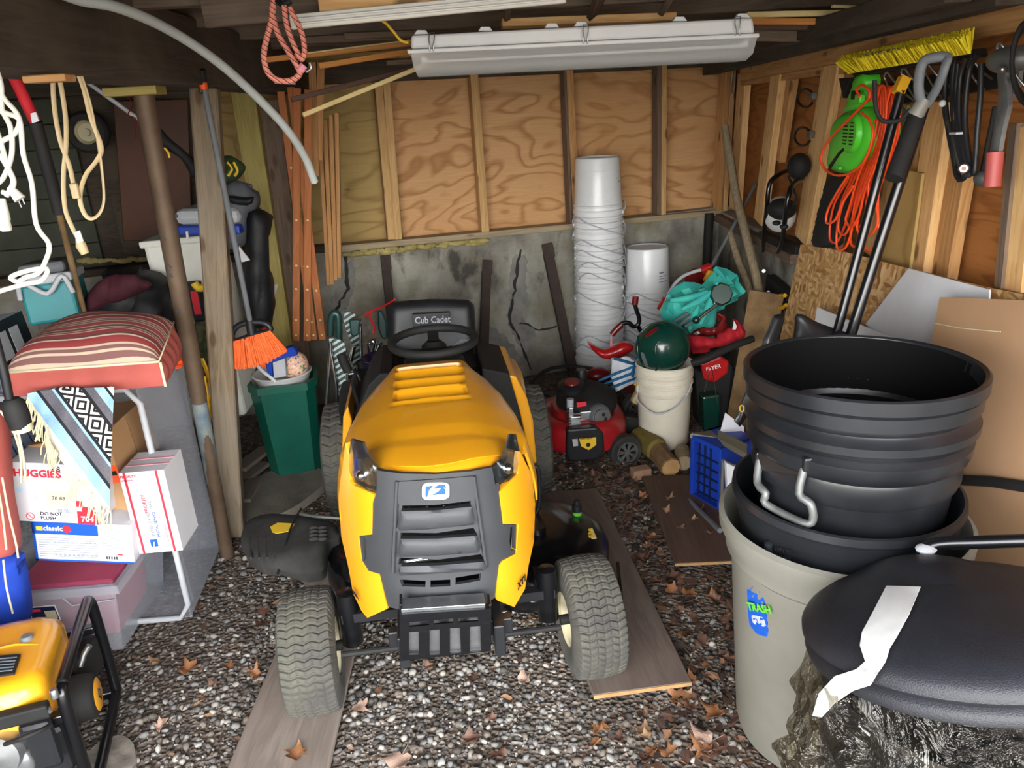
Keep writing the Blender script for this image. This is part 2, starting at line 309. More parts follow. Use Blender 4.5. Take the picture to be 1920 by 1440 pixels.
# ------------------------------------------------------------------ mesh helpers
class MB:
    def __init__(s): s.v = []; s.f = []; s.uv = {}; s.mi = []; s.m = 0
    def add(s, vs, fs):
        o = len(s.v); s.v += [tuple(v) for v in vs]; s.f += [tuple(i+o for i in f) for f in fs]; s.mi += [s.m]*len(fs); return s
    def box(s, c, d, R=None):
        x, y, z = d[0]/2, d[1]/2, d[2]/2
        vs = [V((a*x, b_*y, e*z)) for e in (-1, 1) for b_ in (-1, 1) for a in (-1, 1)]
        if R is not None: vs = [R @ v for v in vs]
        return s.add([v+V(c) for v in vs], [(0, 2, 3, 1), (4, 5, 7, 6), (0, 1, 5, 4), (1, 3, 7, 5), (3, 2, 6, 7), (2, 0, 4, 6)])
    def beam(s, p0, p1, w, t, n=(0, 0, 1)):
        p0, p1 = V(p0), V(p1); X = (p1-p0).normalized(); Z = V(n)-X*X.dot(V(n))
        Z = Z.normalized() if Z.length > 1e-6 else X.orthogonal().normalized(); Y = Z.cross(X)
        R = Matrix((X, Y, Z)).transposed(); return s.box((p0+p1)/2, ((p1-p0).length, w, t), R)
    def tube(s, pts, r, n=10, closed=False, smooth=0, flat=1.0, caps=True):
        pts = [V(p) for p in pts]; rs = list(r) if isinstance(r, (list, tuple)) else [r]*len(pts)
        if smooth and len(pts) > 2:
            q = []; qr = []; m = len(pts); rng = range(m if closed else m-1)
            for i in rng:
                a, b_, c, d = (pts[(i-1) % m] if closed or i > 0 else pts[0]*2-pts[1]), pts[i], pts[(i+1) % m], (pts[(i+2) % m] if closed or i+2 < m else pts[-1]*2-pts[-2])
                for k in range(smooth):
                    t = k/smooth
                    q.append(.5*((2*b_)+(c-a)*t+(2*a-5*b_+4*c-d)*t*t+(3*b_-a-3*c+d)*t*t*t)); qr.append(rs[i]*(1-t)+rs[(i+1) % m]*t)
            if not closed: q.append(pts[-1]); qr.append(rs[-1])
            pts, rs = q, qr
        m = len(pts); T = []
        for i in range(m):
            if closed: t = pts[(i+1) % m]-pts[(i-1) % m]
            else: t = pts[min(i+1, m-1)]-pts[max(i-1, 0)]
            T.append(t.normalized() if t.length > 1e-9 else V((0, 0, 1)))
        N = T[0].orthogonal().normalized(); vs = []
        for i in range(m):
            if i: N = (T[i-1].rotation_difference(T[i])) @ N
            N = (N-T[i]*N.dot(T[i])).normalized(); B = T[i].cross(N)
            for k in range(n):
                a = 2*PI*k/n; vs.append(pts[i]+N*cos(a)*rs[i]+B*sin(a)*rs[i]*flat)
        fs = []
        for i in range(m if closed else m-1):
            j = (i+1) % m
            for k in range(n): fs.append((i*n+k, i*n+(k+1) % n, j*n+(k+1) % n, j*n+k))
        if not closed and caps: fs.append(tuple(range(n))[::-1]); fs.append(tuple((m-1)*n+k for k in range(n)))
        return s.add(vs, fs)
    def lathe(s, prof, c=(0, 0, 0), axis=(0, 0, 1), n=40, a0=0, a1=2*PI, R=None, sx=1):
        Z = V(axis).normalized(); X = Z.orthogonal().normalized() if R is None else V(R); Y = Z.cross(X); c = V(c)
        full = abs(a1-a0-2*PI) < 1e-6; k = n if full else n+1; vs = []; fs = []
        for r, z in prof:
            for i in range(k):
                a = a0+(a1-a0)*i/n; vs.append(c+X*cos(a)*r*sx+Y*sin(a)*r+Z*z)
        for j in range(len(prof)-1):
            for i in range(n):
                fs.append((j*k+i, j*k+(i+1) % k, (j+1)*k+(i+1) % k, (j+1)*k+i))
        return s.add(vs, fs)
    def grid(s, pts):   # pts[j][i]
        h = len(pts); w_ = len(pts[0]); vs = [p for r in pts for p in r]
        return s.add(vs, [(j*w_+i, j*w_+i+1, (j+1)*w_+i+1, (j+1)*w_+i) for j in range(h-1) for i in range(w_-1)])
    def ball(s, c, r, seg=20, rings=12, R=None):
        rr = r if isinstance(r, (list, tuple)) else (r, r, r); vs = []; fs = []; c = V(c)
        for j in range(rings+1):
            t = PI*j/rings
            for i in range(seg):
                a = 2*PI*i/seg; v = V((rr[0]*sin(t)*cos(a), rr[1]*sin(t)*sin(a), rr[2]*cos(t)))
                if R is not None: v = R @ v
                vs.append(c+v)
        for j in range(rings):
            for i in range(seg): fs.append((j*seg+i, (j+1)*seg+i, (j+1)*seg+(i+1) % seg, j*seg+(i+1) % seg))
        return s.add(vs, fs)
    def prism(s, poly, off):   # poly: 3D points, off: extrusion vector
        n = len(poly); off = V(off)
        if n < 3: return s
        nrm = V((0, 0, 0))
        for i in range(n): nrm += V(poly[i]).cross(V(poly[(i+1) % n]))
        poly = [V(p) for p in poly]
        if nrm.dot(off) > 0: poly = poly[::-1]
        fs = [tuple(range(n)), tuple(range(2*n-1, n-1, -1))]+[(i, i+n, (i+1) % n+n, (i+1) % n) for i in range(n)]
        return s.add(poly+[p+off for p in poly], fs)
def inpoly(x, y, p):
    c = False; j = len(p)-1
    for i in range(len(p)):
        if (p[i][1] > y) != (p[j][1] > y) and x < (p[j][0]-p[i][0])*(y-p[i][1])/(p[j][1]-p[i][1])+p[i][0]: c = not c
        j = i
    return c
def rounded(p, r=.2, it=2):
    for _ in range(it):
        q = []
        for i in range(len(p)):
            a, b_ = p[i], p[(i+1) % len(p)]
            q += [(a[0]*(1-r)+b_[0]*r, a[1]*(1-r)+b_[1]*r), (a[0]*r+b_[0]*(1-r), a[1]*r+b_[1]*(1-r))]
        p = q
    return p
def edgedist(x, y, p):
    m = 1e9
    for i in range(len(p)):
        ax, ay = p[i]; bx, by = p[(i+1) % len(p)]; dx, dy = bx-ax, by-ay; L = dx*dx+dy*dy or 1e-9
        t = max(0, min(1, ((x-ax)*dx+(y-ay)*dy)/L)); m = min(m, hypot(x-ax-t*dx, y-ay-t*dy))
    return m
def patch(mb, poly, fmap, step, thick=.004, holes=(), puff=0, pd=None, back=True):
    """a shaped sheet: 2-D outline poly (2-D units), laid on the surface fmap(u,v)->point, thickened; puff swells it away from its rim"""
    vs = []; es = []
    def ring(p):
        s0 = len(vs)
        for i in range(len(p)):
            a, b_ = p[i], p[(i+1) % len(p)]; n = max(1, int(hypot(b_[0]-a[0], b_[1]-a[1])/step))
            for k in range(n): vs.append(V((a[0]+(b_[0]-a[0])*k/n, a[1]+(b_[1]-a[1])*k/n)))
        n = len(vs)-s0
        for k in range(n): es.append((s0+k, s0+(k+1) % n))
    ring(poly)
    for h in holes: ring(h)
    xs = [p[0] for p in poly]; ys = [p[1] for p in poly]
    y = min(ys)+step/2; odd = 0
    while y < max(ys):
        x = min(xs)+step*(.25+.5*odd)
        while x < max(xs):
            if inpoly(x, y, poly) and not any(inpoly(x, y, h) for h in holes) and edgedist(x, y, poly) > step*.45 and all(edgedist(x, y, h) > step*.45 for h in holes): vs.append(V((x, y)))
            x += step
        y += step; odd ^= 1
    ov, oe, of, _, _, _ = delaunay_2d_cdt(vs, es, [], 0, 1e-5)
    tri = []
    for f in of:
        cx = sum(ov[i][0] for i in f)/len(f); cy = sum(ov[i][1] for i in f)/len(f)
        if inpoly(cx, cy, poly) and not any(inpoly(cx, cy, h) for h in holes): tri.append(tuple(f))
    uv = [(v[0], v[1]) for v in ov]; p3 = [V(fmap(*q)) for q in uv]
    nm = [V((0, 0, 0)) for _ in p3]; ec = {}
    for f in tri:
        n = (p3[f[1]]-p3[f[0]]).cross(p3[f[2]]-p3[f[0]])
        for i in f: nm[i] += n
        for a in range(len(f)): ec[(f[a], f[(a+1) % len(f)])] = 1
    if sum(n.dot(CAM-p if not getattr(mb, 'local', 0) else V((0, -1, .3))) for n, p in zip(nm, p3)) < 0:
        tri = [f[::-1] for f in tri]; nm = [-n for n in nm]; ec = {(b_, a): 1 for a, b_ in ec}
    nm = [n.normalized() if n.length else V((0, 0, 1)) for n in nm]
    fr = p3
    bk = [p-n*thick for p, n in zip(p3, nm)]
    if puff:
        pd = pd or puff
        h = []
        for q in uv:
            d = min(1, min([edgedist(q[0], q[1], poly)]+[edgedist(q[0], q[1], x_) for x_ in holes])/pd); h.append(puff*sqrt(max(0, 1-(1-d)**2)))
        fr = [p+n*k for p, n, k in zip(p3, nm, h)]
        if back: bk = [p-n*(k*.6) for p, n, k in zip(bk, nm, h)]
    n = len(fr); o = len(mb.v)
    fs = list(tri)+[tuple(i+n for i in f[::-1]) for f in tri]
    for (a, b_) in ec:
        if (b_, a) not in ec: fs.append((a, a+n, b_+n, b_))
    mb.add(fr+bk, fs)
    for i, q in enumerate(uv): mb.uv[o+i] = q; mb.uv[o+i+n] = q
    return mb

WM = {}
def mk(name, mb, m, parent=None, local=False, smooth=None, bevel=0, label=None):
    me = bpy.data.meshes.new(name); me.from_pydata(mb.v, [], mb.f)
    ms = m if isinstance(m, (list, tuple)) else [m]
    for q in ms: me.materials.append(M[q] if isinstance(q, str) else q)
    if len(ms) > 1: me.polygons.foreach_set('material_index', mb.mi)
    if mb.uv:
        ul = me.uv_layers.new(name='UVMap')
        for lp in me.loops: ul.data[lp.index].uv = mb.uv.get(lp.vertex_index, (0, 0))
    me.update(); bm = bmesh.new(); bm.from_mesh(me); bmesh.ops.recalc_face_normals(bm, faces=bm.faces) if not getattr(mb, 'keepn', 0) else None
    bm.to_mesh(me); bm.free()
    if smooth is not None:
        me.shade_smooth(); me.set_sharp_from_angle(angle=radians(smooth))
    o = bpy.data.objects.new(name, me); C.objects.link(o); put(o, parent, local)
    if bevel:
        bv = o.modifiers.new('bevel', 'BEVEL'); bv.width = bevel; bv.segments = 2; bv.limit_method = 'ANGLE'; bv.angle_limit = radians(50)
    if label: o['label'] = label
    return o
def put(o, parent=None, local=False):
    if parent is None: WM[o.name] = o.matrix_basis.copy(); return o
    o.parent = parent
    if not local: o.matrix_parent_inverse = WM[parent.name].inverted(); WM[o.name] = o.matrix_basis.copy()
    else: WM[o.name] = WM[parent.name] @ o.matrix_basis
    return o
def tag(o, label, cat, group=None, kind=None):
    if label: o['label'] = label
    if cat: o['category'] = cat
    if group: o['group'] = group
    if kind: o['kind'] = kind
    return o
def struct(o): o['kind'] = 'structure'; return o
def thing(name, label, cat, loc=(0, 0, 0), rz=0, group=None):
    o = bpy.data.objects.new(name, None); C.objects.link(o); o.empty_display_size = .05
    o.matrix_basis = Matrix.Translation(V(loc)) @ Matrix.Rotation(rz, 4, 'Z')
    o.location = V(loc); o.rotation_euler = (0, 0, rz)
    WM[o.name] = Matrix.Translation(V(loc)) @ Matrix.Rotation(rz, 4, 'Z'); return tag(o, label, cat, group)
def dup(root, M4, label=None):
    """copy a thing, its parts and their sub-parts"""
    def cp(o, par):
        c = o.copy(); C.objects.link(c)
        if par: c.parent = par
        for ch in list(o.children): cp(ch, c)
        return c
    r = cp(root, None); r.matrix_basis = M4; WM[r.name] = M4.copy()
    if label: r['label'] = label
    return r
def board(name, p0, p1, w, t, n, m, label=None, cat=None, group=None, parent=None, kind=None, bevel=.002, cut=None):
    """a piece of timber from p0 to p1, wide face towards n; own frame so the grain runs along it"""
    p0, p1 = V(p0), V(p1); X = (p1-p0).normalized(); Z = (V(n)-X*X.dot(V(n))).normalized(); Y = Z.cross(X)
    L = (p1-p0).length; mb = MB().box((0, 0, 0), (L, w, t))
    me = bpy.data.meshes.new(name); me.from_pydata(mb.v, [], mb.f); me.materials.append(M[m] if isinstance(m, str) else m)
    o = bpy.data.objects.new(name, me); C.objects.link(o)
    c = (p0+p1)/2
    o.matrix_basis = Matrix(((X.x, Y.x, Z.x, c.x), (X.y, Y.y, Z.y, c.y), (X.z, Y.z, Z.z, c.z), (0, 0, 0, 1)))
    put(o, parent, False)
    if bevel:
        bv = o.modifiers.new('bevel', 'BEVEL'); bv.width = bevel; bv.segments = 1
    if kind: o['kind'] = kind
    return tag(o, label, cat, group)
def one(name, mb, m, label, cat, group=None, smooth=None, bevel=0, kind=None):
    return tag(mk(name, mb, m, None, False, smooth, bevel), label, cat, group, kind)
def text(txt, org, xd, ud, size, m, parent, name='lettering', ext=.0008, bold=0, sx=1.0, local=False):
    cu_ = bpy.data.curves.new('lettering', 'FONT'); cu_.body = txt; cu_.size = size; cu_.extrude = ext; cu_.offset = bold; cu_.resolution_u = 2
    to = bpy.data.objects.new('tmp', cu_); me = bpy.data.meshes.new_from_object(to); bpy.data.objects.remove(to); bpy.data.curves.remove(cu_)
    X = V(xd).normalized(); Y = V(ud); Y = (Y-X*X.dot(Y)).normalized(); Z = X.cross(Y); org = V(org)
    for v in me.vertices:
        c = v.co; v.co = org+X*c.x*sx+Y*c.y+Z*c.z
    me.materials.clear(); me.materials.append(M[m]); me.name = name
    o = bpy.data.objects.new(name, me); C.objects.link(o); return put(o, parent, local)
class Frame:
    """box-like thing seen front on: three corners of its front face"""
    def __init__(s, bl, br, tl, depth):
        s.o = V(bl); x = V(br)-s.o; s.W = x.length; s.X = x.normalized(); z = V(tl)-s.o; z -= s.X*z.dot(s.X); s.H = z.length; s.Z = z.normalized()
        s.Y = s.Z.cross(s.X); s.D = depth     # away from the viewer
    def at(s, u, v, d=0): return s.o+s.X*u+s.Z*v+s.Y*d
    def box(s, mb, u0=0, u1=None, v0=0, v1=None, d0=0, d1=None):
        u1 = s.W if u1 is None else u1; v1 = s.H if v1 is None else v1; d1 = s.D if d1 is None else d1
        R = Matrix((s.X, s.Y, s.Z)).transposed(); return mb.box(s.at((u0+u1)/2, (v0+v1)/2, (d0+d1)/2), (u1-u0, d1-d0, v1-v0), R)
    def txt(s, t, u, v, size, m, parent, name='lettering', **k): return text(t, s.at(u, v, -.0015), s.X, s.Z, size, m, parent, name, **k)
    def mark(s, name, u0, u1, v0, v1, m, parent, d=-.0012): return mk(name, s.box(MB(), u0, u1, v0, v1, d, -.0001), m, parent)
def pix(poly, Y): return [P(x, y, Y) for x, y in poly]
def pixpatch(name, poly, Y, m, parent=None, thick=.02, puff=0, pd=None, step=8, holes=(), wav=0, smooth=40, round_=0, tilt=0, label=None, back=True):
    """outline in picture coordinates standing at distance Y (tilt leans it back with height); sizes in metres"""
    if round_: poly = rounded(poly, .22, round_)
    cx = sum(p[0] for p in poly)/len(poly); cy = sum(p[1] for p in poly)/len(poly); k = 1442/Y
    def fm(x, y):
        yy = Y+tilt*(cy-y)/k
        if wav: yy += wav*(sin(x*.11+y*.03)+.6*sin(y*.13-x*.05)+.4*sin(x*.31+1))
        return P(x, y, yy)
    mb = MB(); patch(mb, poly, fm, step, thick, holes, puff, (pd or puff or 1)*k, back)
    return mk(name, mb, m, parent, smooth=smooth, label=label)
# ------------------------------------------------------------------ setting
fl = MB(); n = 60
def gz(x, y): return .012*sin(x*2.3+1)*cos(y*1.9) + .006*sin(x*7+y*5) - .012
fl.grid([[V((-5+10*i/n, -7+13*j/n, gz(-5+10*i/n, -7+13*j/n))) for i in range(n+1)] for j in range(n+1)])
struct(mk('floor', fl, 'dirt', smooth=60))
def bwp(x, z, off=0): return V((x, 4.79+.208*x, z))-BN*off
def wallslab(name, pts, off, m): return struct(mk(name, MB().prism(pts, off), m))
wallslab('wall_back', [bwp(-3.3, -.1), bwp(1.75, -.1), bwp(1.75, .97), bwp(-3.3, .93)], BN*.2, 'concrete')
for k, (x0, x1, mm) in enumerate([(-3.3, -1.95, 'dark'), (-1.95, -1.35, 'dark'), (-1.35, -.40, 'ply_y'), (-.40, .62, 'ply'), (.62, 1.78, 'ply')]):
    wallslab('wall_back', [bwp(x0, .95, -.085), bwp(x1, .95, -.085), bwp(x1, 2.1, -.085), bwp(x0, 2.1, -.085)], BN*.02, mm)
def rwp(y, z, off=0): return V((1.48+.035*y, y, z))-RN*off
wallslab('wall_right', [rwp(-.05, -.1), rwp(5.3, -.1), rwp(5.3, .95), rwp(-.05, .95)], RN*.2, 'concrete')
wallslab('wall_right', [rwp(-.05, .95, -.09), rwp(5.3, .95, -.09), rwp(5.3, 2.12, -.09), rwp(-.05, 2.12, -.09)], RN*.02, 'ply_r')
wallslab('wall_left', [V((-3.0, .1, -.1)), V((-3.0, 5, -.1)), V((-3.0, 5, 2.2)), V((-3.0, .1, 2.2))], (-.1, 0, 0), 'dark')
wallslab('wall_front_unseen', [V((-3.1, .25, -.1)), V((-1.75, .25, -.1)), V((-1.75, .25, 2.2)), V((-3.1, .25, 2.2))], (0, -.1, 0), 'dark')  # unseen wall, put in to block daylight and darken the left bay
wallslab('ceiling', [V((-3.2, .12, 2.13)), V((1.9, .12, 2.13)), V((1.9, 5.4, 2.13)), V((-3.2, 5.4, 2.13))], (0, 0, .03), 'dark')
# header over the door opening, ceiling joists, the carrying beam on the left
tn = [0]
M['platewood'] = wood('a8977a', '8a795c', '978668', name='plate_wood')
def trim(p0, p1, w_, t, n_, m, **k):
    tn[0] += 1; return struct(board('trim_%d' % tn[0], p0, p1, w_, t, n_, m, **k))
for y in (1.35, 1.85, 2.3, 2.8, 3.3, 3.8, 4.3): trim((-3, y, 2.06), (1.7, y+.02, 2.06), .05, .14, (0, 0, 1), 'joist')
trim((-.93, .55, 1.915), (-.90, 4.55, 1.915), .16, .2, (0, 0, 1), 'dark')
trim(P(380, 17, 2.25), P(1010, -40, 2.25), .09, .03, (0, -1, 0), 'joist')
trim((-3.1, .18, 2.02), (1.7, .18, 2.02), .12, .2, (0, 0, 1), 'dark')
trim(bwp(-3.2, 1.93, -.03), bwp(1.75, 1.90, -.03), .11, .1, BN, 'dark')          # dark plate over the back wall
trim(BW(640, 470, .0)+V((0, 0, .02)), BW(1350, 402, .0)+V((0, 0, .02)), .035, .1, BN, 'platewood')
trim(bwp(-3.0, .95, -.03), BW(640, 468, -.03)+V((0, 0, .02)), .04, .1, BN, 'dark')
# studs of the back wall
for (xt, yt, xb, yb, wp, m) in [(708, 168, 733, 447, 13, 'stud'), (723, 168, 746, 447, 12, 'stud'), (886, 152, 908, 437, 14, 'stud'), (1064, 143, 1078, 425, 13, 'stud3'),
                                (1232, 135, 1231, 402, 9, 'greywood'), (1240, 135, 1239, 402, 11, 'stud'), (1360, 128, 1343, 392, 10, 'stud3'), (1371, 128, 1354, 395, 9, 'stud'), (1055, 143, 1068, 425, 5, 'greywood')]:
    a, c = BW(xt, yt-14, 0), BW(xb, yb, 0); trim(c, a, wp*4.95/1442*1.0, .085, -BN, m)
# boards and studs of the right wall
for (xt, yt, xb, yb, wd, off, m) in [(1396, 140, 1379, 392, .15, .0, 'stud2'), (1462, 125, 1426, 416, .13, .02, 'stud2'), (1486, 140, 1462, 300, .09, -.02, 'stud3'), (1566, 110, 1508, 452, .155, .02, 'stud2'),
                                     (1610, 112, 1575, 300, .12, -.02, 'stud3'), (1625, 180, 1560, 480, .10, .0, 'stud3'), (1690, 190, 1640, 480, .17, -.03, 'stud2'), (1735, 186, 1695, 360, .12, -.04, 'stud3'), (1768, 190, 1722, 505, .13, .0, 'stud2'), (1803, 290, 1765, 520, .13, -.03, 'stud3'),
                                     (1912, 230, 1882, 540, .035, .02, 'greywood'), (1937, 235, 1905, 545, .10, .01, 'stud2')]:
    a, c = RW(xt, yt, off), RW(xb, yb, off); d_ = (a-c).normalized(); trim(c, a+d_*(.02 if yt < 135 else .0), wd, .038, -RN, m)
tag(board('plywood_offcut', RW(1677, 500, .03), RW(1700, 318, .03), .23, .012, -RN, 'greywood'), 'pale plywood offcut with two dark knots nailed over the right wall studs', 'plywood').data.materials[0] = M['ply_y']
trim(RW(1395, 133, .05), RW(1990, 5, .05), .10, .04, -RN, 'stud3')
trim(RW(1395, 150, .01), RW(1620, 118, .01), .06, .04, -RN, 'stud3')
trim(RW(1330, 128, .16), RW(1900, -22, .16), .075, .08, -RN, 'dark')
trim(RW(1380, 96, .26), RW(1800, -20, .26), .06, .07, -RN, 'dark')
trim(RW(1345, 402, -.01), RW(1500, 486, -.01), .05, .1, -RN, 'greywood')
# foam sealant squeezed along the plate; cement repairs and cracks in the concrete
fm = MB(); random.seed(3)
for k in range(60):
    x = 648+k*4.5; p = BW(x+random.uniform(-2, 2), 476-(x-650)*.09+random.uniform(-4, 4), .012); r_ = random.uniform(.012, .024); fm.ball(p, (r_*1.4, r_, r_*.8), 8, 6)
for k in range(26):
    x = 150+k*6.4; p = BW(x, 489-.02*(x-150)+random.uniform(-2, 2), .012); r_ = random.uniform(.012, .02); fm.ball(p, (r_*1.4, r_, r_*.8), 8, 6)
struct(mk('trim_foam_sealant', fm, 'foam', smooth=60))
def crack(pts, r, m, off=.0):
    mb = MB(); q = []
    for i in range(len(pts)-1):
        for k in range(5):
            t = k/5; q.append(BW(pts[i][0]*(1-t)+pts[i+1][0]*t+random.uniform(-2.2, 2.2), pts[i][1]*(1-t)+pts[i+1][1]*t+random.uniform(-2, 2), off))
    mb.tube(q, [r*random.uniform(.5, 1.4) for _ in q], 6); return mb
wallmark = MB()
struct(mk('wall_back_crack', crack([(975, 470), (968, 520), (962, 560), (955, 600), (975, 640), (1000, 705)], .010, None), 'crackdark'))
struct(mk('wall_back_crack', crack([(975, 605), (1010, 618), (1050, 612)], .007, None), 'crackdark'))
struct(mk('wall_back_crack', crack([(648, 480), (652, 540), (630, 580), (615, 600)], .012, None), 'crackdark'))
for nm, poly in (('a', [(962, 478), (990, 480), (985, 530), (995, 575), (978, 600), (1010, 622), (985, 660), (968, 640), (950, 600), (958, 560), (955, 520)]),
                 ('b', [(630, 540), (660, 480), (668, 520), (655, 570), (625, 600), (612, 590)]), ('c', [(905, 600), (960, 640), (985, 690), (930, 690), (905, 660)])):
    mb = MB(); patch(mb, rounded(poly, .2, 1), lambda x, y: BW(x+2*sin(y*.4), y+2*sin(x*.35), .004+.004*sin(x*.5)*sin(y*.4)), 6, .02); struct(mk('wall_back_patch', mb, 'mortar', smooth=50))

# ------------------------------------------------------------------ gravel, litter, leaves
PLK = []   # outlines of the boards lying on the ground (x, y)
def plank(name, quad, t, m, label, z=.012):
    q = [G(x, y, z+t) for x, y in quad]; PLK.append([(p.x, p.y) for p in q])
    c = sum(q, V((0, 0, 0)))/4; c.z = 0
    ax = ((q[1]+q[2])/2-(q[0]+q[3])/2); ang = atan2(ax.y, ax.x); R = Matrix.Rotation(-ang, 3, 'Z')
    loc = [R @ (p-c) for p in q]; mb = MB().prism([V((p.x, p.y, z+t)) for p in loc], (0, 0, -t))
    me = bpy.data.meshes.new(name); me.from_pydata(mb.v, [], mb.f); me.materials.append(M[m])
    o = bpy.data.objects.new(name, me); C.objects.link(o); o.location = c; o.rotation_euler = (0, 0, ang); bv = o.modifiers.new('bevel', 'BEVEL'); bv.width = .002
    e_ = mb = MB().beam(q[0]+V((0, -.001, -t/2)), q[3]+V((0, -.001, -t/2)), t*.8, .002, (0, -1, 0)); 
    WM[o.name] = Matrix.Translation(c) @ Matrix.Rotation(ang, 4, 'Z')
    tag(o, label, 'board'); mk('raw_edge', e_, 'woodend', o); return o
# quad order: near-left, far-left, far-right, near-right
plank('plywood_strip', [(418, 1460), (585, 1060), (700, 1060), (612, 1460)], .016, 'plank0', 'grey plywood strip on the gravel under the left front tyre')
plank('plywood_strip', [(1113, 1303), (968, 925), (1120, 915), (1297, 1278)], .016, 'plank', 'long brown plywood strip under the right front tyre, dusted with chips')
plank('plywood_strip', [(1266, 1056), (1203, 893), (1330, 888), (1400, 1050)], .014, 'plank2', 'dark brown plywood sheet on the ground left of the grey trash can')
plank('plywood_strip', [(1395, 1182), (1362, 1122), (1440, 1120), (1460, 1182)], .014, 'plank2', 'small brown plywood corner poking out left of the grey trash can')
t_, g_ = (1+5**.5)/2, 1
ICO = np.array([(-1, t_, 0), (1, t_, 0), (-1, -t_, 0), (1, -t_, 0), (0, -1, t_), (0, 1, t_), (0, -1, -t_), (0, 1, -t_), (t_, 0, -1), (t_, 0, 1), (-t_, 0, -1), (-t_, 0, 1)], float); ICO /= np.linalg.norm(ICO[0])
ICF = np.array([(0, 11, 5), (0, 5, 1), (0, 1, 7), (0, 7, 10), (0, 10, 11), (1, 5, 9), (5, 11, 4), (11, 10, 2), (10, 7, 6), (7, 1, 8), (3, 9, 4), (3, 4, 2), (3, 2, 6), (3, 6, 8), (3, 8, 9), (4, 9, 5), (2, 4, 11), (6, 2, 10), (8, 6, 7), (9, 8, 1)])
rng = np.random.default_rng(5)
def scatter(name, N, area, rmin, rmax, flat, cols, m, density, base=(ICO, ICF), lift=.25, jit=.22, pw=2.2):
    x = rng.uniform(area[0], area[1], N*3); y = rng.uniform(area[2], area[3], N*3)
    keep = rng.random(N*3) < density(x, y)
    for poly in PLK:
        ins = np.zeros(len(x), bool); j = len(poly)-1
        for i in range(len(poly)):
            xi, yi = poly[i]; xj, yj = poly[j]
            ins ^= ((yi > y) != (yj > y)) & (x < (xj-xi)*(y-yi)/(yj-yi+1e-12)+xi); j = i
        keep &= ~ins
    x, y = x[keep][:N], y[keep][:N]; n = len(x)
    r = rmin+(rmax-rmin)*rng.random(n)**pw
    bv, bf = base; nv = len(bv)
    q = rng.normal(size=(n, 4)); q /= np.linalg.norm(q, axis=1)[:, None]; a, b_, c_, d_ = q.T
    R = np.stack([1-2*(c_*c_+d_*d_), 2*(b_*c_-a*d_), 2*(b_*d_+a*c_), 2*(b_*c_+a*d_), 1-2*(b_*b_+d_*d_), 2*(c_*d_-a*b_), 2*(b_*d_-a*c_), 2*(c_*d_+a*b_), 1-2*(b_*b_+c_*c_)], 1).reshape(n, 3, 3)
    s = np.stack([rng.uniform(.75, 1.3, n), rng.uniform(.7, 1.1, n), rng.uniform(.5, .9, n)], 1)
    v = bv[None]*s[:, None]*(1+rng.uniform(-jit, jit, (n, nv, 1))); v = np.einsum('nij,nvj->nvi', R, v)*r[:, None, None]
    v[:, :, 2] *= flat
    z = np.array([gz(a_, c2) for a_, c2 in zip(x, y)])+r*flat*lift
    v += np.stack([x, y, z], 1)[:, None]
    me = bpy.data.meshes.new(name); f = (bf[None]+(np.arange(n)*nv)[:, None, None]).reshape(-1, bf.shape[1])
    me.from_pydata(v.reshape(-1, 3).tolist(), [], f.tolist())
    ca = me.color_attributes.new('Col', 'FLOAT_COLOR', 'POINT')
    pal = np.array([lin(c) for c in cols]); pc = pal[rng.integers(0, len(pal), n)]; pc[:, :3] *= rng.uniform(.75, 1.2, (n, 1))
    ca.data.foreach_set('color', np.repeat(pc, nv, 0).ravel())
    me.materials.append(M[m]); 
    o = bpy.data.objects.new(name, me); C.objects.link(o); return o
dens = lambda x, y: np.clip(.35+.9*np.exp(-((y-1.6)/.9)**2)*np.clip(1.2-np.abs(x+.3), .35, 1)+.25*np.sin(x*5+y*3)*np.cos(y*6-x*2), .12, 1)*np.where((x > .4) & (y > 1.9), .35, 1)
o = scatter('gravel', 19000, (-2.0, 1.3, .8, 4.0), .004, .016, .72, ['7b7a78', '8c8a86', '625f5c', '989389', '6f675d', '524c46', 'a5a098', '776b5f', '443f3a'], 'pebble', dens)
tag(o, 'grey and tan pebble gravel spread over the dirt floor', 'gravel', kind='stuff'); o.data.shade_smooth()
o = scatter('gravel', 9000, (-2.0, 1.4, .6, 4.2), .003, .007, .8, ['8b8a88', '7c7369', '5c554e', 'b0aba2', '6b6056'], 'pebble', lambda x, y: np.full(x.shape, .8))
tag(o, 'fine grit and crushed stone between the pebbles', 'grit', kind='stuff')
LB = (np.array([(-1, -.5, 0), (0, -.7, .25), (1, -.3, .0), (.8, .5, .3), (-.1, .8, -.1), (-.9, .4, .35)], float), np.array([(0, 1, 4), (1, 2, 3), (1, 3, 4), (0, 4, 5)]))
o = scatter('leaf_litter', 3600, (.28, 1.45, 1.5, 4.3), .008, .03, .5, ['4a352a', '5d4234', '3b2a22', '6b4c3a', '7d5a42', '2e221c'], 'litter', lambda x, y: np.where(x > .35+.05*np.sin(y*5), .9, .1), LB, lift=.5, pw=1.4)
tag(o, 'crumbled brown leaf litter covering the dirt right of the mower', 'leaf litter', kind='stuff')
o = scatter('leaf_litter', 900, (-2.0, .4, 1.2, 4.3), .006, .02, .5, ['6b4c3a', '7d5a42', '4a352a', '8d6a4c'], 'litter', lambda x, y: np.full(x.shape, .8), LB, lift=.5, pw=1.6)
tag(o, 'small brown leaf crumbs scattered among the pebbles', 'leaf litter', kind='stuff')
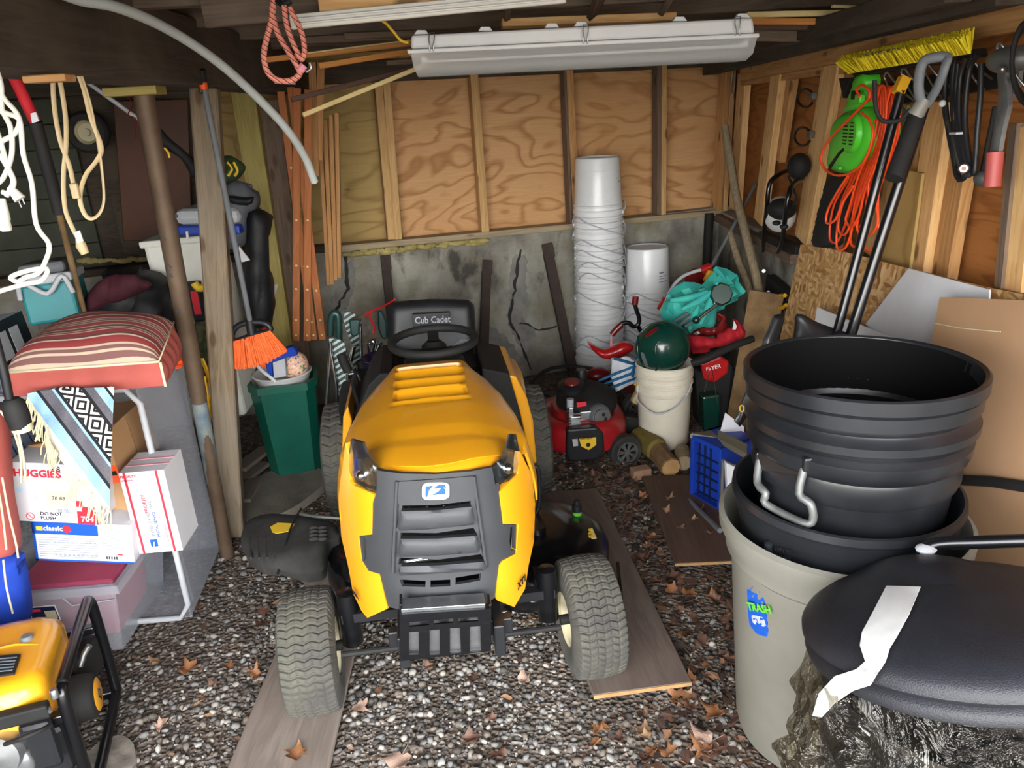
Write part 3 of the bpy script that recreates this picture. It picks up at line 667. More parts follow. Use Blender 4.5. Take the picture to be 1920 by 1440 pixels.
def leafmesh(seed, curl):
    r_ = random.Random(seed); pts = []
    lobes = [(-150, .45), (-118, .68), (-100, .5), (-80, .72), (-60, .95), (-50, .72), (-35, .66), (-24, .56), (-14, .8), (0, 1.1), (14, .8), (24, .56), (35, .66), (50, .72), (60, .95), (80, .72), (100, .5), (118, .68), (150, .45), (180, .22)]
    for a, d in lobes:
        d *= r_.uniform(.85, 1.1); a = radians(a+r_.uniform(-5, 5)); pts.append((d*sin(a), d*cos(a)))
    pts.append
    mb = MB(); mb.local = 1
    ph = r_.uniform(0, 6)
    def fm_(x, y): rr = hypot(x, y); return V((x, y, curl*(rr*rr*.35*(1+sin(3*atan2(y, x)+ph))+.12*sin(5*x+ph)*cos(4*y))))
    patch(mb, pts, fm_, .16, .012); mb.beam((0, -.15, .02), (r_.uniform(-.2, .2), -.85, .06), .025, .02)
    me = bpy.data.meshes.new('dry_leaf'); me.from_pydata(mb.v, [], mb.f); me.materials.append(None); return me
LM = [leafmesh(k, .5+.25*k) for k in range(5)]
def leaf(x, y, size, a, mi, me, label, grp, z=None, tilt=(0, 0)):
    o = bpy.data.objects.new('dry_leaf', me); C.objects.link(o); o.material_slots[0].link = 'OBJECT'; o.material_slots[0].material = LEAFM[mi]
    o.location = (x, y, (gz(x, y)+.012) if z is None else z); o.scale = (size,)*3; o.rotation_euler = (tilt[0], tilt[1], a); tag(o, label, 'leaf', grp)
for (px_, py_, s, a, mi, k, lb) in [
    (748, 1415, .055, 2.6, 3, 0, 'large pale maple leaf lying on gravel below the mower bumper'), (560, 1425, .042, 1.1, 1, 1, 'brown maple leaf resting on the grey plywood strip at the bottom edge'),
    (672, 1318, .038, 4.0, 3, 1, 'pale tan leaf against the edge of the grey plywood strip'), (1278, 1303, .05, .8, 1, 2, 'orange brown leaf at the end of the right plywood strip'),
    (1345, 1325, .052, 2.2, 1, 3, 'crumpled orange brown leaf left of the grey trash can'), (980, 1262, .036, 5, 3, 2, 'pale leaf on gravel just right of the front bumper'),
    (1125, 1350, .035, 3.3, 1, 4, 'reddish brown leaf in gravel in front of the right tyre'), (352, 1252, .045, .4, 1, 2, 'orange brown leaf in gravel between generator and left tyre'),
    (292, 1238, .03, 2.2, 0, 3, 'tan leaf in gravel just right of the generator'), (430, 1245, .028, 1.2, 1, 1, 'small orange leaf left of the left front tyre'),
    (370, 1128, .032, 3.2, 1, 0, 'orange leaf beside the clear tote lying on its side'), (1330, 1380, .06, 1.9, 3, 3, 'large greyish leaf by the foot of the grey trash can'),
    (1290, 1105, .04, 5.4, 1, 2, 'bright orange brown leaf between the two plywood strips on the right'), (1000, 1150, .03, 2.0, 0, 1, 'tan leaf under the mower beside the left side of the right tyre'),
    (300, 1360, .03, 4.4, 3, 4, 'pale curled leaf on gravel at the lower left'), (1210, 1355, .034, .9, 0, 0, 'small yellowish leaf in the gravel at the lower centre')]:
    g = G(px_, py_, .012); onb = any(inpoly(g.x, g.y, p) for p in PLK)
    leaf(g.x, g.y, s, a, mi, LM[k], lb, None, z=.034 if onb else None, tilt=(random.uniform(-.2, .2), random.uniform(-.2, .2)))
random.seed(12); cnt = 0
while cnt < 120:
    x, y = random.uniform(.3, 1.0), random.uniform(1.2, 3.4)
    if cnt > 95: x, y = random.uniform(-1.3, .3), random.uniform(1.35, 2.6)
    if any(inpoly(x, y, p) for p in PLK): continue
    if cnt > 95: lb, gp = 'small dry brown leaf lying loose on the gravel around the mower front', 'dry leaves around the mower front'
    elif y < 1.9: lb, gp = 'dry brown leaf in the litter at the foot of the grey trash can', 'dry leaves by the trash can'
    else: lb, gp = 'dry brown leaf in the litter right of the long plywood strip', 'dry leaves right of the long plywood strip'
    leaf(x, y, random.uniform(.018, .04), random.uniform(0, 6.28), random.choice([0, 1, 2, 2, 2]), random.choice(LM), lb, gp, tilt=(random.uniform(-.5, .5), random.uniform(-.5, .5))); cnt += 1
for (px_, py_) in [(1255, 935), (1300, 975), (1275, 990), (1330, 1000), (1310, 958), (1250, 960)]:
    g = G(px_, py_, .03); leaf(g.x, g.y, random.uniform(.02, .034), random.uniform(0, 6), 0, random.choice(LM), 'tan dry leaf lying on the dark brown plywood sheet', 'dry leaves on the brown plywood sheet', z=.034, tilt=(.2, .1))
# stone slab lower left, blocks near the white pail
mb = MB(); patch(mb, rounded([(175, 1395), (225, 1375), (250, 1390), (255, 1420), (240, 1460), (130, 1500), (150, 1440)], .2, 2), lambda x, y: G(x, y, .022+.004*sin(x*.1)*sin(y*.13)), 9, .05)
one('stone_slab', mb, 'concreteslab', 'flat tan concrete slab on the ground at the lower left by the generator', 'slab', smooth=50)
mb = MB(); patch(mb, rounded([(452, 905), (540, 870), (600, 875), (620, 900), (540, 960), (455, 985)], .2, 2), lambda x, y: G(x, y, .02+.003*sin(x*.1)*sin(y*.13)), 9, .04)
one('stone_slab', mb, 'concreteslab', 'dark concrete slab on the ground in front of the green bin', 'slab', smooth=50)
# ================================================================== riding mower (own frame: x right, y back, z up)
MO = V((-.15, 1.97, 0)); MA = radians(3.4)
mx_, my_ = V((cos(MA), sin(MA), 0)), V((-sin(MA), cos(MA), 0))
def ML(x, y, ly):
    d = ray(x, y); t = ((MO-CAM).dot(my_)+ly)/d.dot(my_); p = CAM+d*t-MO; return V((p.dot(mx_), ly, p.z))
def yf(x, z):     # the bowed nose of the hood
    return -.20+.09*max(0, z-.42)+9.0*abs(x)**3-.02*max(0, .42-z)
def MF(x, y, off=0):
    lo = -.45
    p = ML(x, y, lo)
    for k in range(90):
        q = ML(x, y, lo+.01*k)
        if q.y >= yf(q.x, q.z)+off: break
        p = q
    a, b_ = p.y, q.y
    for k in range(12):
        m_ = (a+b_)/2; q = ML(x, y, m_)
        if q.y >= yf(q.x, q.z)+off: b_ = m_
        else: a = m_
    return q
def z1(l): return [(440+x/2.25, 660+y/2.25) for x, y in l]
mower = thing('riding_mower', 'yellow and black riding lawn mower parked on the plywood strips in the middle', 'riding mower', MO, MA)
def mp(name, mb, m, parent=None, **k): return mk(name, mb, m, parent or mower, local=True, **k)
# hood
HS = [(-.17, .12, .772), (-.15, .17, .79), (-.12, .20, .80), (-.06, .235, .812), (0, .255, .822), (.1, .272, .832), (.25, .262, .838), (.45, .235, .838), (.62, .200, .832), (.74, .168, .818), (.80, .155, .80)]
def hw(y):
    for i in range(len(HS)-1):
        if HS[i][0] <= y <= HS[i+1][0]:
            t = (y-HS[i][0])/(HS[i+1][0]-HS[i][0]); return HS[i][1]*(1-t)+HS[i+1][1]*t, HS[i][2]*(1-t)+HS[i+1][2]*t
    return HS[-1][1:]
def hz(x, y):
    w_, zt = hw(y); a = abs(x); rid = .125+.0*y
    if a > rid: zt -= .055*((a-rid)/max(.01, w_-rid))**1.3 if w_ > rid else 0
    else: zt += .006*(1-(a/rid)**8)
    return zt
mb = MB(); rows = []; ys = [-.185+.0 for _ in range(1)]
NY, NX = 130, 44
for j in range(NY+1):
    y0 = -.17+(.97)*(j/NY); row = []
    for i in range(NX+1):
        s_ = -1+2*i/NX; w_, zt = hw(y0 if y0 > .02 else .02)
        x = s_*w_*(1.0)
        yfr = -.175+3.1*x*x; t = (y0+.17)/.97; y = yfr*(1-t)**2.2+ y0*(1-(1-t)**2.2) if y0 < .8 else y0
        y = max(y, yfr+(t*.97))if t < .12 else yfr*(1-t)**3+y0*(1-(1-t)**3)
        z = hz(x, min(.8, max(y, .03)))
        d = (t*.97); z -= .03*max(0, 1-d/.05)**2+.018*max(0, 1-d/.25)
        if abs(x) < .116 and .27 < y < .68:
            ph = ((y-.27)/.1025) % 1.0
            z -= .028*((1-ph/.45) if ph < .45 else (ph-.45)/.55)*min(1, (.116-abs(x))/.006)
        row.append(V((x, y, z)))
    rows.append(row)
mb.grid(rows)
hood = mp('hood', mb, 'yellow', smooth=38)
sld = hood.modifiers.new('thick', 'SOLIDIFY'); sld.thickness = .006; sld.offset = -1
# hood sides: from the shoulder down
for s_ in (-1, 1):
    mb = MB(); rows = []
    for j in range(31):
        y = .02+.78*j/30; w_, zt = hw(y); zs = hz(w_, y); zb = .60-.0*y+.04*(y > .6); row = []
        for k in range(9):
            t = k/8; row.append(V((s_*(w_-.002+.03*sin(t*PI*.5)*(1 if y < .5 else .6)), y, zs*(1-t)+zb*t)))
        rows.append(row)
    mb.grid(rows); o = mp('hood_side_panel', mb, 'yellow', smooth=40); q = o.modifiers.new('thick', 'SOLIDIFY'); q.thickness = .006
def front(name, zp, m, off=0, thick=.012, holes=(), step=6, rnd=0, smooth=35, puff=0, label=None):
    poly = z1(zp); poly = rounded(poly, .15, rnd) if rnd else poly
    mb = MB(); mb.local = 1; patch(mb, poly, lambda x, y: MF(x, y, off), step, thick, [z1(h) for h in holes], puff, 14 if puff else None)
    return mp(name, mb, m, smooth=smooth, label=label)
ch = [(467, 385), (480, 440), (484, 540), (500, 562), (590, 602), (580, 640), (577, 770), (522, 776), (535, 882), (560, 922), (608, 937), (645, 1083), (560, 1122), (535, 1092), (500, 1020), (478, 900), (450, 780), (438, 610), (455, 490)]
front('cheek_panel', ch, 'yellow', -.004, .02, smooth=30)
chr_ = [(1203, 420), (1255, 520), (1268, 640), (1262, 800), (1240, 900), (1225, 1000), (1180, 1076), (1108, 1048), (1100, 1035), (1118, 900), (1132, 880), (1188, 850), (1199, 726), (1135, 726), (1118, 590), (1195, 515)]
front('cheek_panel', chr_, 'yellow', -.004, .02, smooth=30)
gr = [(602, 500), (700, 513), (850, 516), (1000, 503), (1086, 486), (1100, 560), (1120, 556), (1118, 592), (1135, 728), (1188, 728), (1186, 848), (1132, 880), (1118, 900), (1100, 1035), (1060, 1062), (850, 1086), (700, 1088), (648, 1075), (610, 937), (560, 920), (537, 880), (524, 778), (577, 772), (582, 640), (596, 602)]
gh = [[(706, 648), (850, 645), (996, 628), (996, 646), (850, 664), (706, 668)], [(700, 762), (850, 764), (1008, 742), (1025, 772), (850, 786), (700, 786)], [(695, 868), (860, 876), (1040, 853), (1056, 880), (860, 902), (690, 896)],
      [(696, 960), (806, 966), (804, 992), (706, 988)], [(826, 964), (910, 960), (910, 988), (826, 992)], [(932, 952), (1040, 934), (1036, 964), (932, 982)],
      [(530, 784), (545, 780), (556, 800), (556, 868), (545, 884), (540, 870)], [(1164, 740), (1186, 732), (1186, 836), (1166, 836), (1160, 800)]]
front('grille', gr, 'grille', 0, .014, gh, step=6)
for a_, b_, c_ in (((700, 672), (1000, 652), 84), ((700, 788), (1025, 775), 78), ((700, 905), (1050, 885), 40)):
    front('grille_slat', [(a_[0], a_[1]), (850, (a_[1]+b_[1])/2+6), b_, (b_[0]+18, b_[1]+c_*.9), (850, (a_[1]+b_[1])/2+c_), (a_[0]-20, a_[1]+c_)], 'grille', -.012, .016, step=7, smooth=30, puff=.008)
front('emblem_plate', [(688, 548), (850, 538), (1008, 524), (1022, 618), (850, 634), (686, 640)], 'grille', -.006, .01, step=8)
for a_, b_ in (((686, 545), (668, 930)), ((1010, 523), (1062, 905))):
    mb = MB(); mb.tube([MF(*z1([(a_[0]+(b_[0]-a_[0])*k/10, a_[1]+(b_[1]-a_[1])*k/10)])[0], -.004) for k in range(11)], .006, 6); mp('grille_frame', mb, 'grille', smooth=50)
hl = [(490, 366), (538, 380), (560, 440), (604, 505), (598, 596), (560, 584), (502, 548), (482, 498), (481, 430)]
hr = [(1166, 345), (1188, 345), (1206, 432), (1196, 505), (1155, 546), (1100, 560), (1086, 488), (1128, 456), (1154, 400)]
for h_ in (hl, hr):
    front('headlight', h_, 'lens', -.001, .006, step=6, smooth=50, puff=.004)
    cx = sum(p[0] for p in h_)/len(h_); cy = sum(p[1] for p in h_)/len(h_)
    ins = [(cx+(x-cx)*.97, cy+(y-cy)*.97) for x, y in h_]
    front('headlight_reflector', ins, 'grille', .022, .01, step=6, smooth=50); front('reflector_bowl', [(cx+(x-cx)*.62, cy+22+(y-cy)*.5) for x, y in h_], 'alu', .016, .006, step=6, smooth=50)
    p = MF(*z1([(cx, cy-25)])[0], .012); q = MF(*z1([(cx, cy+38)])[0], .010)
    mp('reflector_bulb', MB().ball(q, .016, 14, 8), 'chrome', smooth=60)
# emblem
def rr(cx, cy, w_, h_, k=5): return rounded([(cx-w_, cy-h_), (cx+w_, cy-h_-4), (cx+w_, cy+h_-4), (cx-w_, cy+h_)], .16, 3)
front('emblem', rr(848, 590, 58, 36), 'white', -.012, .006, step=5, smooth=40)
front('emblem_mark', [(806, 568), (838, 564), (820, 584), (812, 614), (804, 606)], 'blueink', -.0135, .002, step=6)
front('emblem_mark', [(835, 580), (858, 562), (888, 560), (892, 574), (880, 572), (890, 582), (889, 600), (832, 604), (858, 590), (872, 574)], 'blueink', -.0135, .002, step=6)
front('emblem_mark', [(818, 614), (826, 592), (846, 575), (836, 596), (832, 612)], 'whiteink', -.0136, .002, step=6)
p0 = MF(*z1([(499, 1000)])[0], -.008); p1 = MF(*z1([(534, 1040)])[0], -.008)
text('XT1', MF(*z1([(500, 1018)])[0], -.020), p1-p0+V((0, 0, 0)), V((-.2, -.2, 1)), .036, 'blackink', mower, sx=.7, bold=.001, local=True)
p0 = MF(*z1([(1196, 1004)])[0], -.014); p1 = MF(*z1([(1230, 960)])[0], -.014)
text('XT1', p0, p1-p0, V((.0, -.2, 1)), .036, 'blackink', mower, sx=.7, bold=.001, local=True)
# engine and dark innards, frame rails, axle
mb = MB(); mb.box((0, .27, .52), (.34, .42, .36)); mp('engine_block', mb, 'engine', bevel=.02)
mb = MB()
for k in range(5): mb.tube([(-.12+.06*k, -.02, .56), (-.1+.05*k, -.06, .62), (-.08+.05*k, 0, .66)], .006, 6)
mb.tube([(-.15, -.07, .50), (.15, -.07, .505)], .007, 6); mb.tube([(-.15, -.04, .62), (.15, -.05, .60)], .006, 6); mp('engine_tubing', mb, 'chrome', smooth=60)
mb = MB(); mb.box((-.13, .3, .33), (.03, 1.1, .10)); mb.box((.13, .3, .33), (.03, 1.1, .10)); mb.box((0, -.2, .35), (.34, .03, .05)); mp('frame_rail', mb, 'black', bevel=.004)
mb = MB(); mb.tube([(-.33, .02, .27), (-.12, .0, .30), (.12, .0, .30), (.33, .02, .27)], .022, 12); mb.beam((-.32, -.01, .30), (.32, -.01, .30), .035, .03); mp('front_axle', mb, 'black', smooth=40); mp('tie_rod', MB().tube([(-.32, -.10, .235), (.32, -.10, .235)], .009, 8), 'blackmatte', smooth=40)
for s_ in (-1, 1):
    mb = MB(); mb.lathe([(0, .06), (.028, .055), (.032, .0), (.032, -.12), (0, -.13)], (s_*.30, .0, .32), n=20); mb.box((s_*.30, .06, .30), (.06, .10, .03)); mp('axle_spindle', mb, 'blackgloss', smooth=40)
# front bumper / weight bracket
def ly(zp, l=-.27): return [ML(x, y, l) for x, y in z1(zp)]
mb = MB(); mb.local = 1
patch(mb, z1([(698, 1108), (1082, 1084), (1080, 1262), (896, 1282), (696, 1304)]), lambda x, y: ML(x, y, -.27), 8, .006,
      [z1(h) for h in ([(737, 1140), (815, 1134), (822, 1152), (737, 1160)], [(840, 1132), (922, 1124), (922, 1142), (840, 1150)], [(944, 1124), (1026, 1118), (1028, 1136), (944, 1142)],
                       [(735, 1182), (776, 1180), (778, 1276), (735, 1278)], [(822, 1174), (864, 1171), (866, 1276), (822, 1279)], [(908, 1166), (950, 1163), (955, 1268), (908, 1274)], [(992, 1160), (1036, 1157), (1040, 1262), (992, 1268)])])
mp('front_bracket', mb, 'blackgloss')
for k, x in enumerate((735, 822, 908, 992)):
    a_ = ly([(x-4, 1166-6*k), (x+50, 1164-6*k), (x+50, 1290-6*k), (x-4, 1292-6*k)], -.250); mp('weight_bar', MB().prism(a_, (0, .03, 0)), 'steel', bevel=.003)
mp('bracket_plate', MB().prism(ly([(700, 1086), (1058, 1062), (1058, 1104), (704, 1128)], -.262), (0, .05, .0)), 'steel', bevel=.002)
mp('bracket_plate', MB().prism(ly([(700, 1128), (1058, 1104), (1056, 1160), (710, 1165)], -.24), (0, .03, .0)), 'steel', bevel=.002)
for x in (700, 1078): mp('bracket_arm', MB().prism(ly([(x-6, 1066), (x+6, 1066), (x+4, 1258), (x-4, 1260)], -.262), (0, .05, .0)), 'blackgloss', bevel=.002)
# wheels
def tyre(cx, cy, R, W, rim, side, lugs, steer=0, N=84):
    t = thing('wheel', None, None); C.objects.unlink(t); bpy.data.objects.remove(t)
    nw, na = 44, N*8; vs = []; fs = []
    prof = []
    for i in range(nw+1):
        s_ = -1+2*i/nw; a = abs(s_)
        if a < .72: w_ = s_*W/2*1.18; r = R-.008*(a/.72)**2.5
        else:
            t_ = (a-.72)/.28; ang = t_*PI*.62; w_ = (1 if s_ > 0 else -1)*(W/2*.85+.15*W/2*1.25*sin(min(ang, PI/2)*1.0)-.02*max(0, t_-.6)); r = R-.008-(R-rim-.008)*t_**1.15
        prof.append((w_, r, s_))
    Rz = Matrix.Rotation(steer, 3, 'Z')
    for j in range(na):
        th = 2*PI*j/na
        for w_, r, s_ in prof:
            a = abs(s_); rr_ = r
            if a < .80:
                zg = (abs(((s_*2.2) % 1)-.5)*2)*.36
                ph = (th*N/(2*PI)*.6+zg+(0.5 if (lugs and s_ > 0) else 0)) % 1
                if ph < .30: rr_ -= .0065
                elif abs(((s_*2.2+.25) % .5)-.25) < .03 and a < .6: rr_ -= .003
            elif a < .93:
                if ((th*N/(2*PI)*.5+.3) % 1) < .3: rr_ -= .004
            v = Rz @ V((w_, rr_*sin(th), rr_*cos(th))); vs.append(v+V((cx, cy, R)))
    k = nw+1
    for j in range(na):
        for i in range(nw): fs.append((j*k+i, j*k+i+1, ((j+1) % na)*k+i+1, ((j+1) % na)*k+i))
    mb = MB(); mb.add(vs, fs); to = mp('tyre', mb, 'tyre', smooth=35)
    mb = MB(); ax = Rz @ V((1, 0, 0))
    for sg in (-1, 1):
        mb.lathe([(rim+.012, sg*W*.42), (rim+.004, sg*W*.46), (rim-.008, sg*W*.42), (rim-.02, sg*W*.2), (rim*.5, sg*W*.14), (.035, sg*W*.16), (.03, sg*W*.3), (0, sg*W*.3)], (cx, cy, R), axis=ax, n=40)
    mk('rim', mb, 'cream', to, local=True, smooth=40)
    mb = MB(); mb.lathe([(0, -W*.55), (.016, -W*.55), (.016, W*.55), (0, W*.55)], (cx, cy, R), axis=ax, n=14); mk('hub', mb, 'blackmatte', to, local=True, smooth=40)
tyre(-.425, 0, .188, .165, .085, -1, False, radians(4))
tyre(.425, .0, .188, .165, .085, 1, False, radians(4))
tyre(-.385, 1.22, .255, .22, .12, -1, True, N=60)
tyre(.385, 1.22, .255, .22, .12, 1, True, N=60)
# mower deck with side chute
mb = MB(); mb.local = 1
dk = [(-.30, .25), (-.12, .20), (.12, .22), (.28, .13), (.44, .16), (.56, .28), (.60, .45), (.54, .64), (.40, .76), (.1, .80), (-.2, .82), (-.40, .74), (-.46, .5)]
def dz(x, y):
    d = hypot(x-.31, y-.46); return .205+.03*max(0, 1-abs(d-.12)/.06)*0+.02*(d < .16)-.05*max(0, min(1, (d-.2)/.12))**2*(x > .25)
patch(mb, rounded(dk, .2, 2), lambda x, y: V((x, y, dz(x, y))), .03, .10, puff=.03, pd=.06, back=False); mp('mower_deck', mb, 'blackgloss', smooth=45)
mp('deck_skirt', MB().prism([V((.565, .12, .17)), V((.60, .30, .17)), V((.605, .30, .05)), V((.57, .10, .05))], (-.012, 0, 0)), 'blackgloss', bevel=.002)
mb = MB(); mb.lathe([(0, .05), (.03, .05), (.035, .0)], (.33, .42, .225), n=20); mp('deck_pulley_cover', mb, 'blackgloss', smooth=40)
cp = V((.50, .54, .22))
mb = MB(); mb.lathe([(0, .0), (.017, 0), (.017, .03), (0, .03)], cp, n=16); wp_ = mp('hose_port', mb, 'greenink', smooth=40)
mk('port_cap', MB().lathe([(.019, .03), (.019, .055), (.012, .06), (.012, .075), (0, .075)], cp, n=16), 'black', wp_, local=True, smooth=40)
lab = mp('warning_label', MB().box((.52, .40, .232), (.03, .07, .002)), 'cream')
for k in range(3): mk('warning_mark', MB().box((.52, .378+.022*k, .2335), (.022, .016, .001)), 'yellowink', lab, local=True)
# chute on the left: black plastic deflector
def chz(x, y): return .265-.10*max(0, (.44-y)/.2)-.05*max(0, (-.5-x)/.25)
def chm(px_, py_):
    z = .2
    for _ in range(8):
        d = ray(px_, py_); t = (z-1.7)/d.z; p = CAM+d*t-MO; x, y = p.dot(mx_), p.dot(my_); z = chz(x, y)
    return V((x, y, z))
cpz = rounded([(450, 1010), (462, 975), (500, 962), (560, 966), (628, 980), (640, 1005), (612, 1015), (606, 1070), (560, 1075), (500, 1060), (458, 1040)], .18, 2)
mb = MB(); mb.local = 1; patch(mb, cpz, chm, 9, .05, puff=.015, pd=16, back=False); chute = mp('discharge_chute', mb, 'rubber', smooth=45)
for k in range(9):
    x = 470+k*15; a_, b_ = chm(x, 1012), chm(x+2, 1052); mk('chute_rib', MB().beam(a_+V((0, 0, .012)), b_+V((0, 0, .012)), .006, .008), 'rubber', chute, local=True)
mb = MB(); mb.local = 1; patch(mb, [(508, 996), (522, 988), (554, 990), (545, 1004), (520, 1008), (512, 1006)], lambda x, y: chm(x, y)+V((0, 0, .019)), 6, .002); mk('chute_label', mb, 'yellowink', chute, local=True)
for k in range(8): a_ = chm(590+16*(k % 2), 998+7*(k//2)); mk('chute_hinge', MB().ball(a_+V((0, 0, .018)), (.018, .007, .008), 10, 6), 'rubber', chute, local=True, smooth=50)
a_, b_, c_ = chm(566, 962)+V((0, 0, .02)), chm(545, 1010)+V((0, 0, .03)), chm(520, 1075)
mp('chute_cable', MB().tube([a_, b_, c_], .004, 6, smooth=4), 'blackmatte', smooth=50)
mp('chute_rod', MB().tube([chm(563, 972)+V((0, 0, .02)), chm(600, 982)+V((0, 0, .03)), chm(640, 985)+V((0, 0, .03))], .006, 8, smooth=3), 'steelrough', smooth=50)
for x_, y_ in ((570, 1090), (640, 1062)):
    a_ = chm(x_, y_); mp('gauge_wheel', MB().lathe([(0, -.02), (.05, -.02), (.055, -.01), (.055, .01), (.05, .02), (0, .02)], (a_.x+.04, a_.y, .12), axis=(1, .2, 0), n=24), 'rubber', smooth=40)
# footrest, fenders, console
mb = MB(); mb.box((0, .95, .30), (.66, .42, .04)); mb.box((0, 1.3, .42), (.40, .5, .30)); mp('floor_pan', mb, 'blackmatte', bevel=.01)
def slab(name, pts, l, dep, m, bev=.008, sm=None): return mp(name, MB().prism([ML(x, y, l) for x, y in pts], (0, dep, 0)), m, bevel=bev, smooth=sm)
slab('fender', [(955, 704), (968, 706), (988, 745), (1000, 790), (1007, 870), (994, 868), (984, 815), (974, 770)], .92, .42, 'yellow')
slab('fender', [(643, 782), (652, 760), (660, 790), (652, 840), (646, 875), (640, 872)], .92, .42, 'yellow')
mb = MB(); mb.local = 1
for s_ in (-1, 1):
    mb = MB(); mb.local = 1
    patch(mb, rounded([(s_*.20, 1.0), (s_*.39, 1.0), (s_*.41, 1.3), (s_*.40, 1.55), (s_*.2, 1.6)], .15, 2), lambda x, y: V((x, y, .53+.02*sin((y-1)*4))), .04, .05, puff=.02, pd=.05, back=False); mp('fender', mb, 'yellow' if s_ > 0 else 'blackmatte', smooth=50)
slab('side_console', [(903, 690), (955, 700), (972, 740), (980, 790), (962, 795), (945, 775), (905, 740)], .93, .4, 'blackmatte', .01)
a_ = ML(925, 712, 1.0); mp('cup_holder', MB().lathe([(.05, -.03), (.05, .0), (.042, .004), (.036, -.002), (.034, -.04), (0, -.04)], a_+V((0, -.02, .012)), n=28), 'black', smooth=40)
slab('side_console', [(690, 722), (712, 700), (735, 700), (735, 760), (700, 780), (668, 820), (664, 790)], .93, .4, 'blackmatte', .01)
mp('lift_lever', MB().tube([(-.30, 1.02, .55), (-.31, .98, .68), (-.29, .95, .74)], .009, 8, smooth=4), 'black', smooth=50)
mp('footrest_rail', MB().tube([ML(x, y, .55) for x, y in z1([(1240, 480), (1278, 490), (1285, 560), (1285, 640), (1270, 680), (1250, 690)])], .008, 8, smooth=4), 'black', smooth=50)
# dash, steering wheel
mb = MB(); mb.lathe([(.15, 0), (.14, .1), (.11, .18), (.05, .2), (0, .2)], (.02, .88, .62), n=30, sx=1); mp('dash_console', mb, 'blackmatte', smooth=50)
sc = V((.025, .97, .836)); tl = Matrix.Rotation(radians(2), 3, 'X')
sw = mp('steering_wheel', MB().tube([sc+tl @ V((.165*cos(2*PI*k/48), .165*sin(2*PI*k/48), 0)) for k in range(48)], .0165, 12, closed=True), 'blackmatte', smooth=60)
mb = MB(); mb.lathe([(.028, .0), (.05, -.02), (.045, -.05), (.03, -.12)], sc, n=20)
for a in (-2.45, -.7, 1.57):
    e_ = sc+V((.16*cos(a), .16*sin(a), -.003)); mb.beam(sc+V((0, 0, -.04)), e_, .045, .010, (0, 0, 1))
mk('wheel_spoke', mb, 'blackmatte', sw, local=True, smooth=40)
for k in range(3): mk('spoke_strap', MB().tube([sc+V((.03+.01*k, -.06, -.07)), sc+V((.07+.012*k, -.05, -.02)), sc+V((.115+.012*k, -.06, .01))], .005, 6, smooth=5, flat=.4), 'grey', sw, local=True, smooth=50)
# seat
st = mp('seat', MB().box((.03, 1.28, .60), (.42, .40, .12)), 'black', bevel=.04)
mb = MB(); mb.local = 1
sp_ = rounded([(728, 566), (810, 560), (889, 562), (893, 640), (900, 692), (800, 694), (724, 694), (727, 640)], .13, 3)
patch(mb, sp_, lambda x, y: ML(x, y, 1.47-.06*max(0, (650-y)/90)*-1), 7, .05, puff=.04, pd=20); sb = mp('seat_back', mb, 'black', smooth=55)
def seatp(x, y, l=1.405): return ML(x, y, l)
mk('seat_badge', MB().prism([seatp(773, 590), seatp(844, 586), seatp(845, 609), seatp(775, 613)], (0, .03, 0)), 'grille', sb, local=True, bevel=.004)
text('Cub Cadet', seatp(778, 607, 1.403), seatp(843, 604)-seatp(778, 607), V((0, 0, 1)), .044, 'lightgrey', sb, sx=.82, local=True, bold=.0006)
for k in range(2):
    a_ = ML(784+14*k, 663-2*k, 1.40); mk('seat_tag', MB().tube([a_+V((.018*cos(q*PI/4), 0, .010*sin(q*PI/4))) for q in range(8)], .002, 5, closed=True), mat('6a4fb0'), st, local=True)

# ================================================================== left front: generator
gen = thing('portable_generator', 'yellow and black portable generator with tube frame at the lower left corner', 'generator', (-1.35, 1.85, 0))
def gp(name, mb, m, parent=None, **k): return mk(name, mb, m, parent or gen, **k)
zt = .385
ftop, rtop = V((-1.12, 1.63, zt)), V((-1.225, 2.03, zt)); fbot, rbot = V((-1.12, 1.63, .03)), V((-1.225, 2.03, .03))
mb = MB(); mb.tube([fbot, ftop+V((0, 0, -.05)), ftop+V((-.006, .025, -.008)), ftop+V((-.012, .05, .0)), rtop+V((.012, -.05, 0)), rtop+V((.004, -.02, -.01)), rtop+V((0, 0, -.05)), rbot+V((0, 0, .04)), rbot+V((.01, -.04, .0)), fbot+V((-.01, .04, 0))], .0155, 14, closed=True, smooth=5)
gp('frame_hoop', mb, 'blackgloss', smooth=60)
off = V((-.60, -.16, 0))
mb = MB(); mb.tube([p+off for p in (fbot, ftop, rtop, rbot)], .0155, 12, closed=True); gp('frame_hoop', mb, 'blackgloss', smooth=60)
for a_ in (fbot+V((0, .02, .01)), rbot, ftop+V((0, .02, -.10)), rtop+V((0, -.02, -.10))): gp('frame_bar', MB().beam(a_, a_+off, .03, .025, (0, 0, 1)), 'blackgloss', bevel=.004)
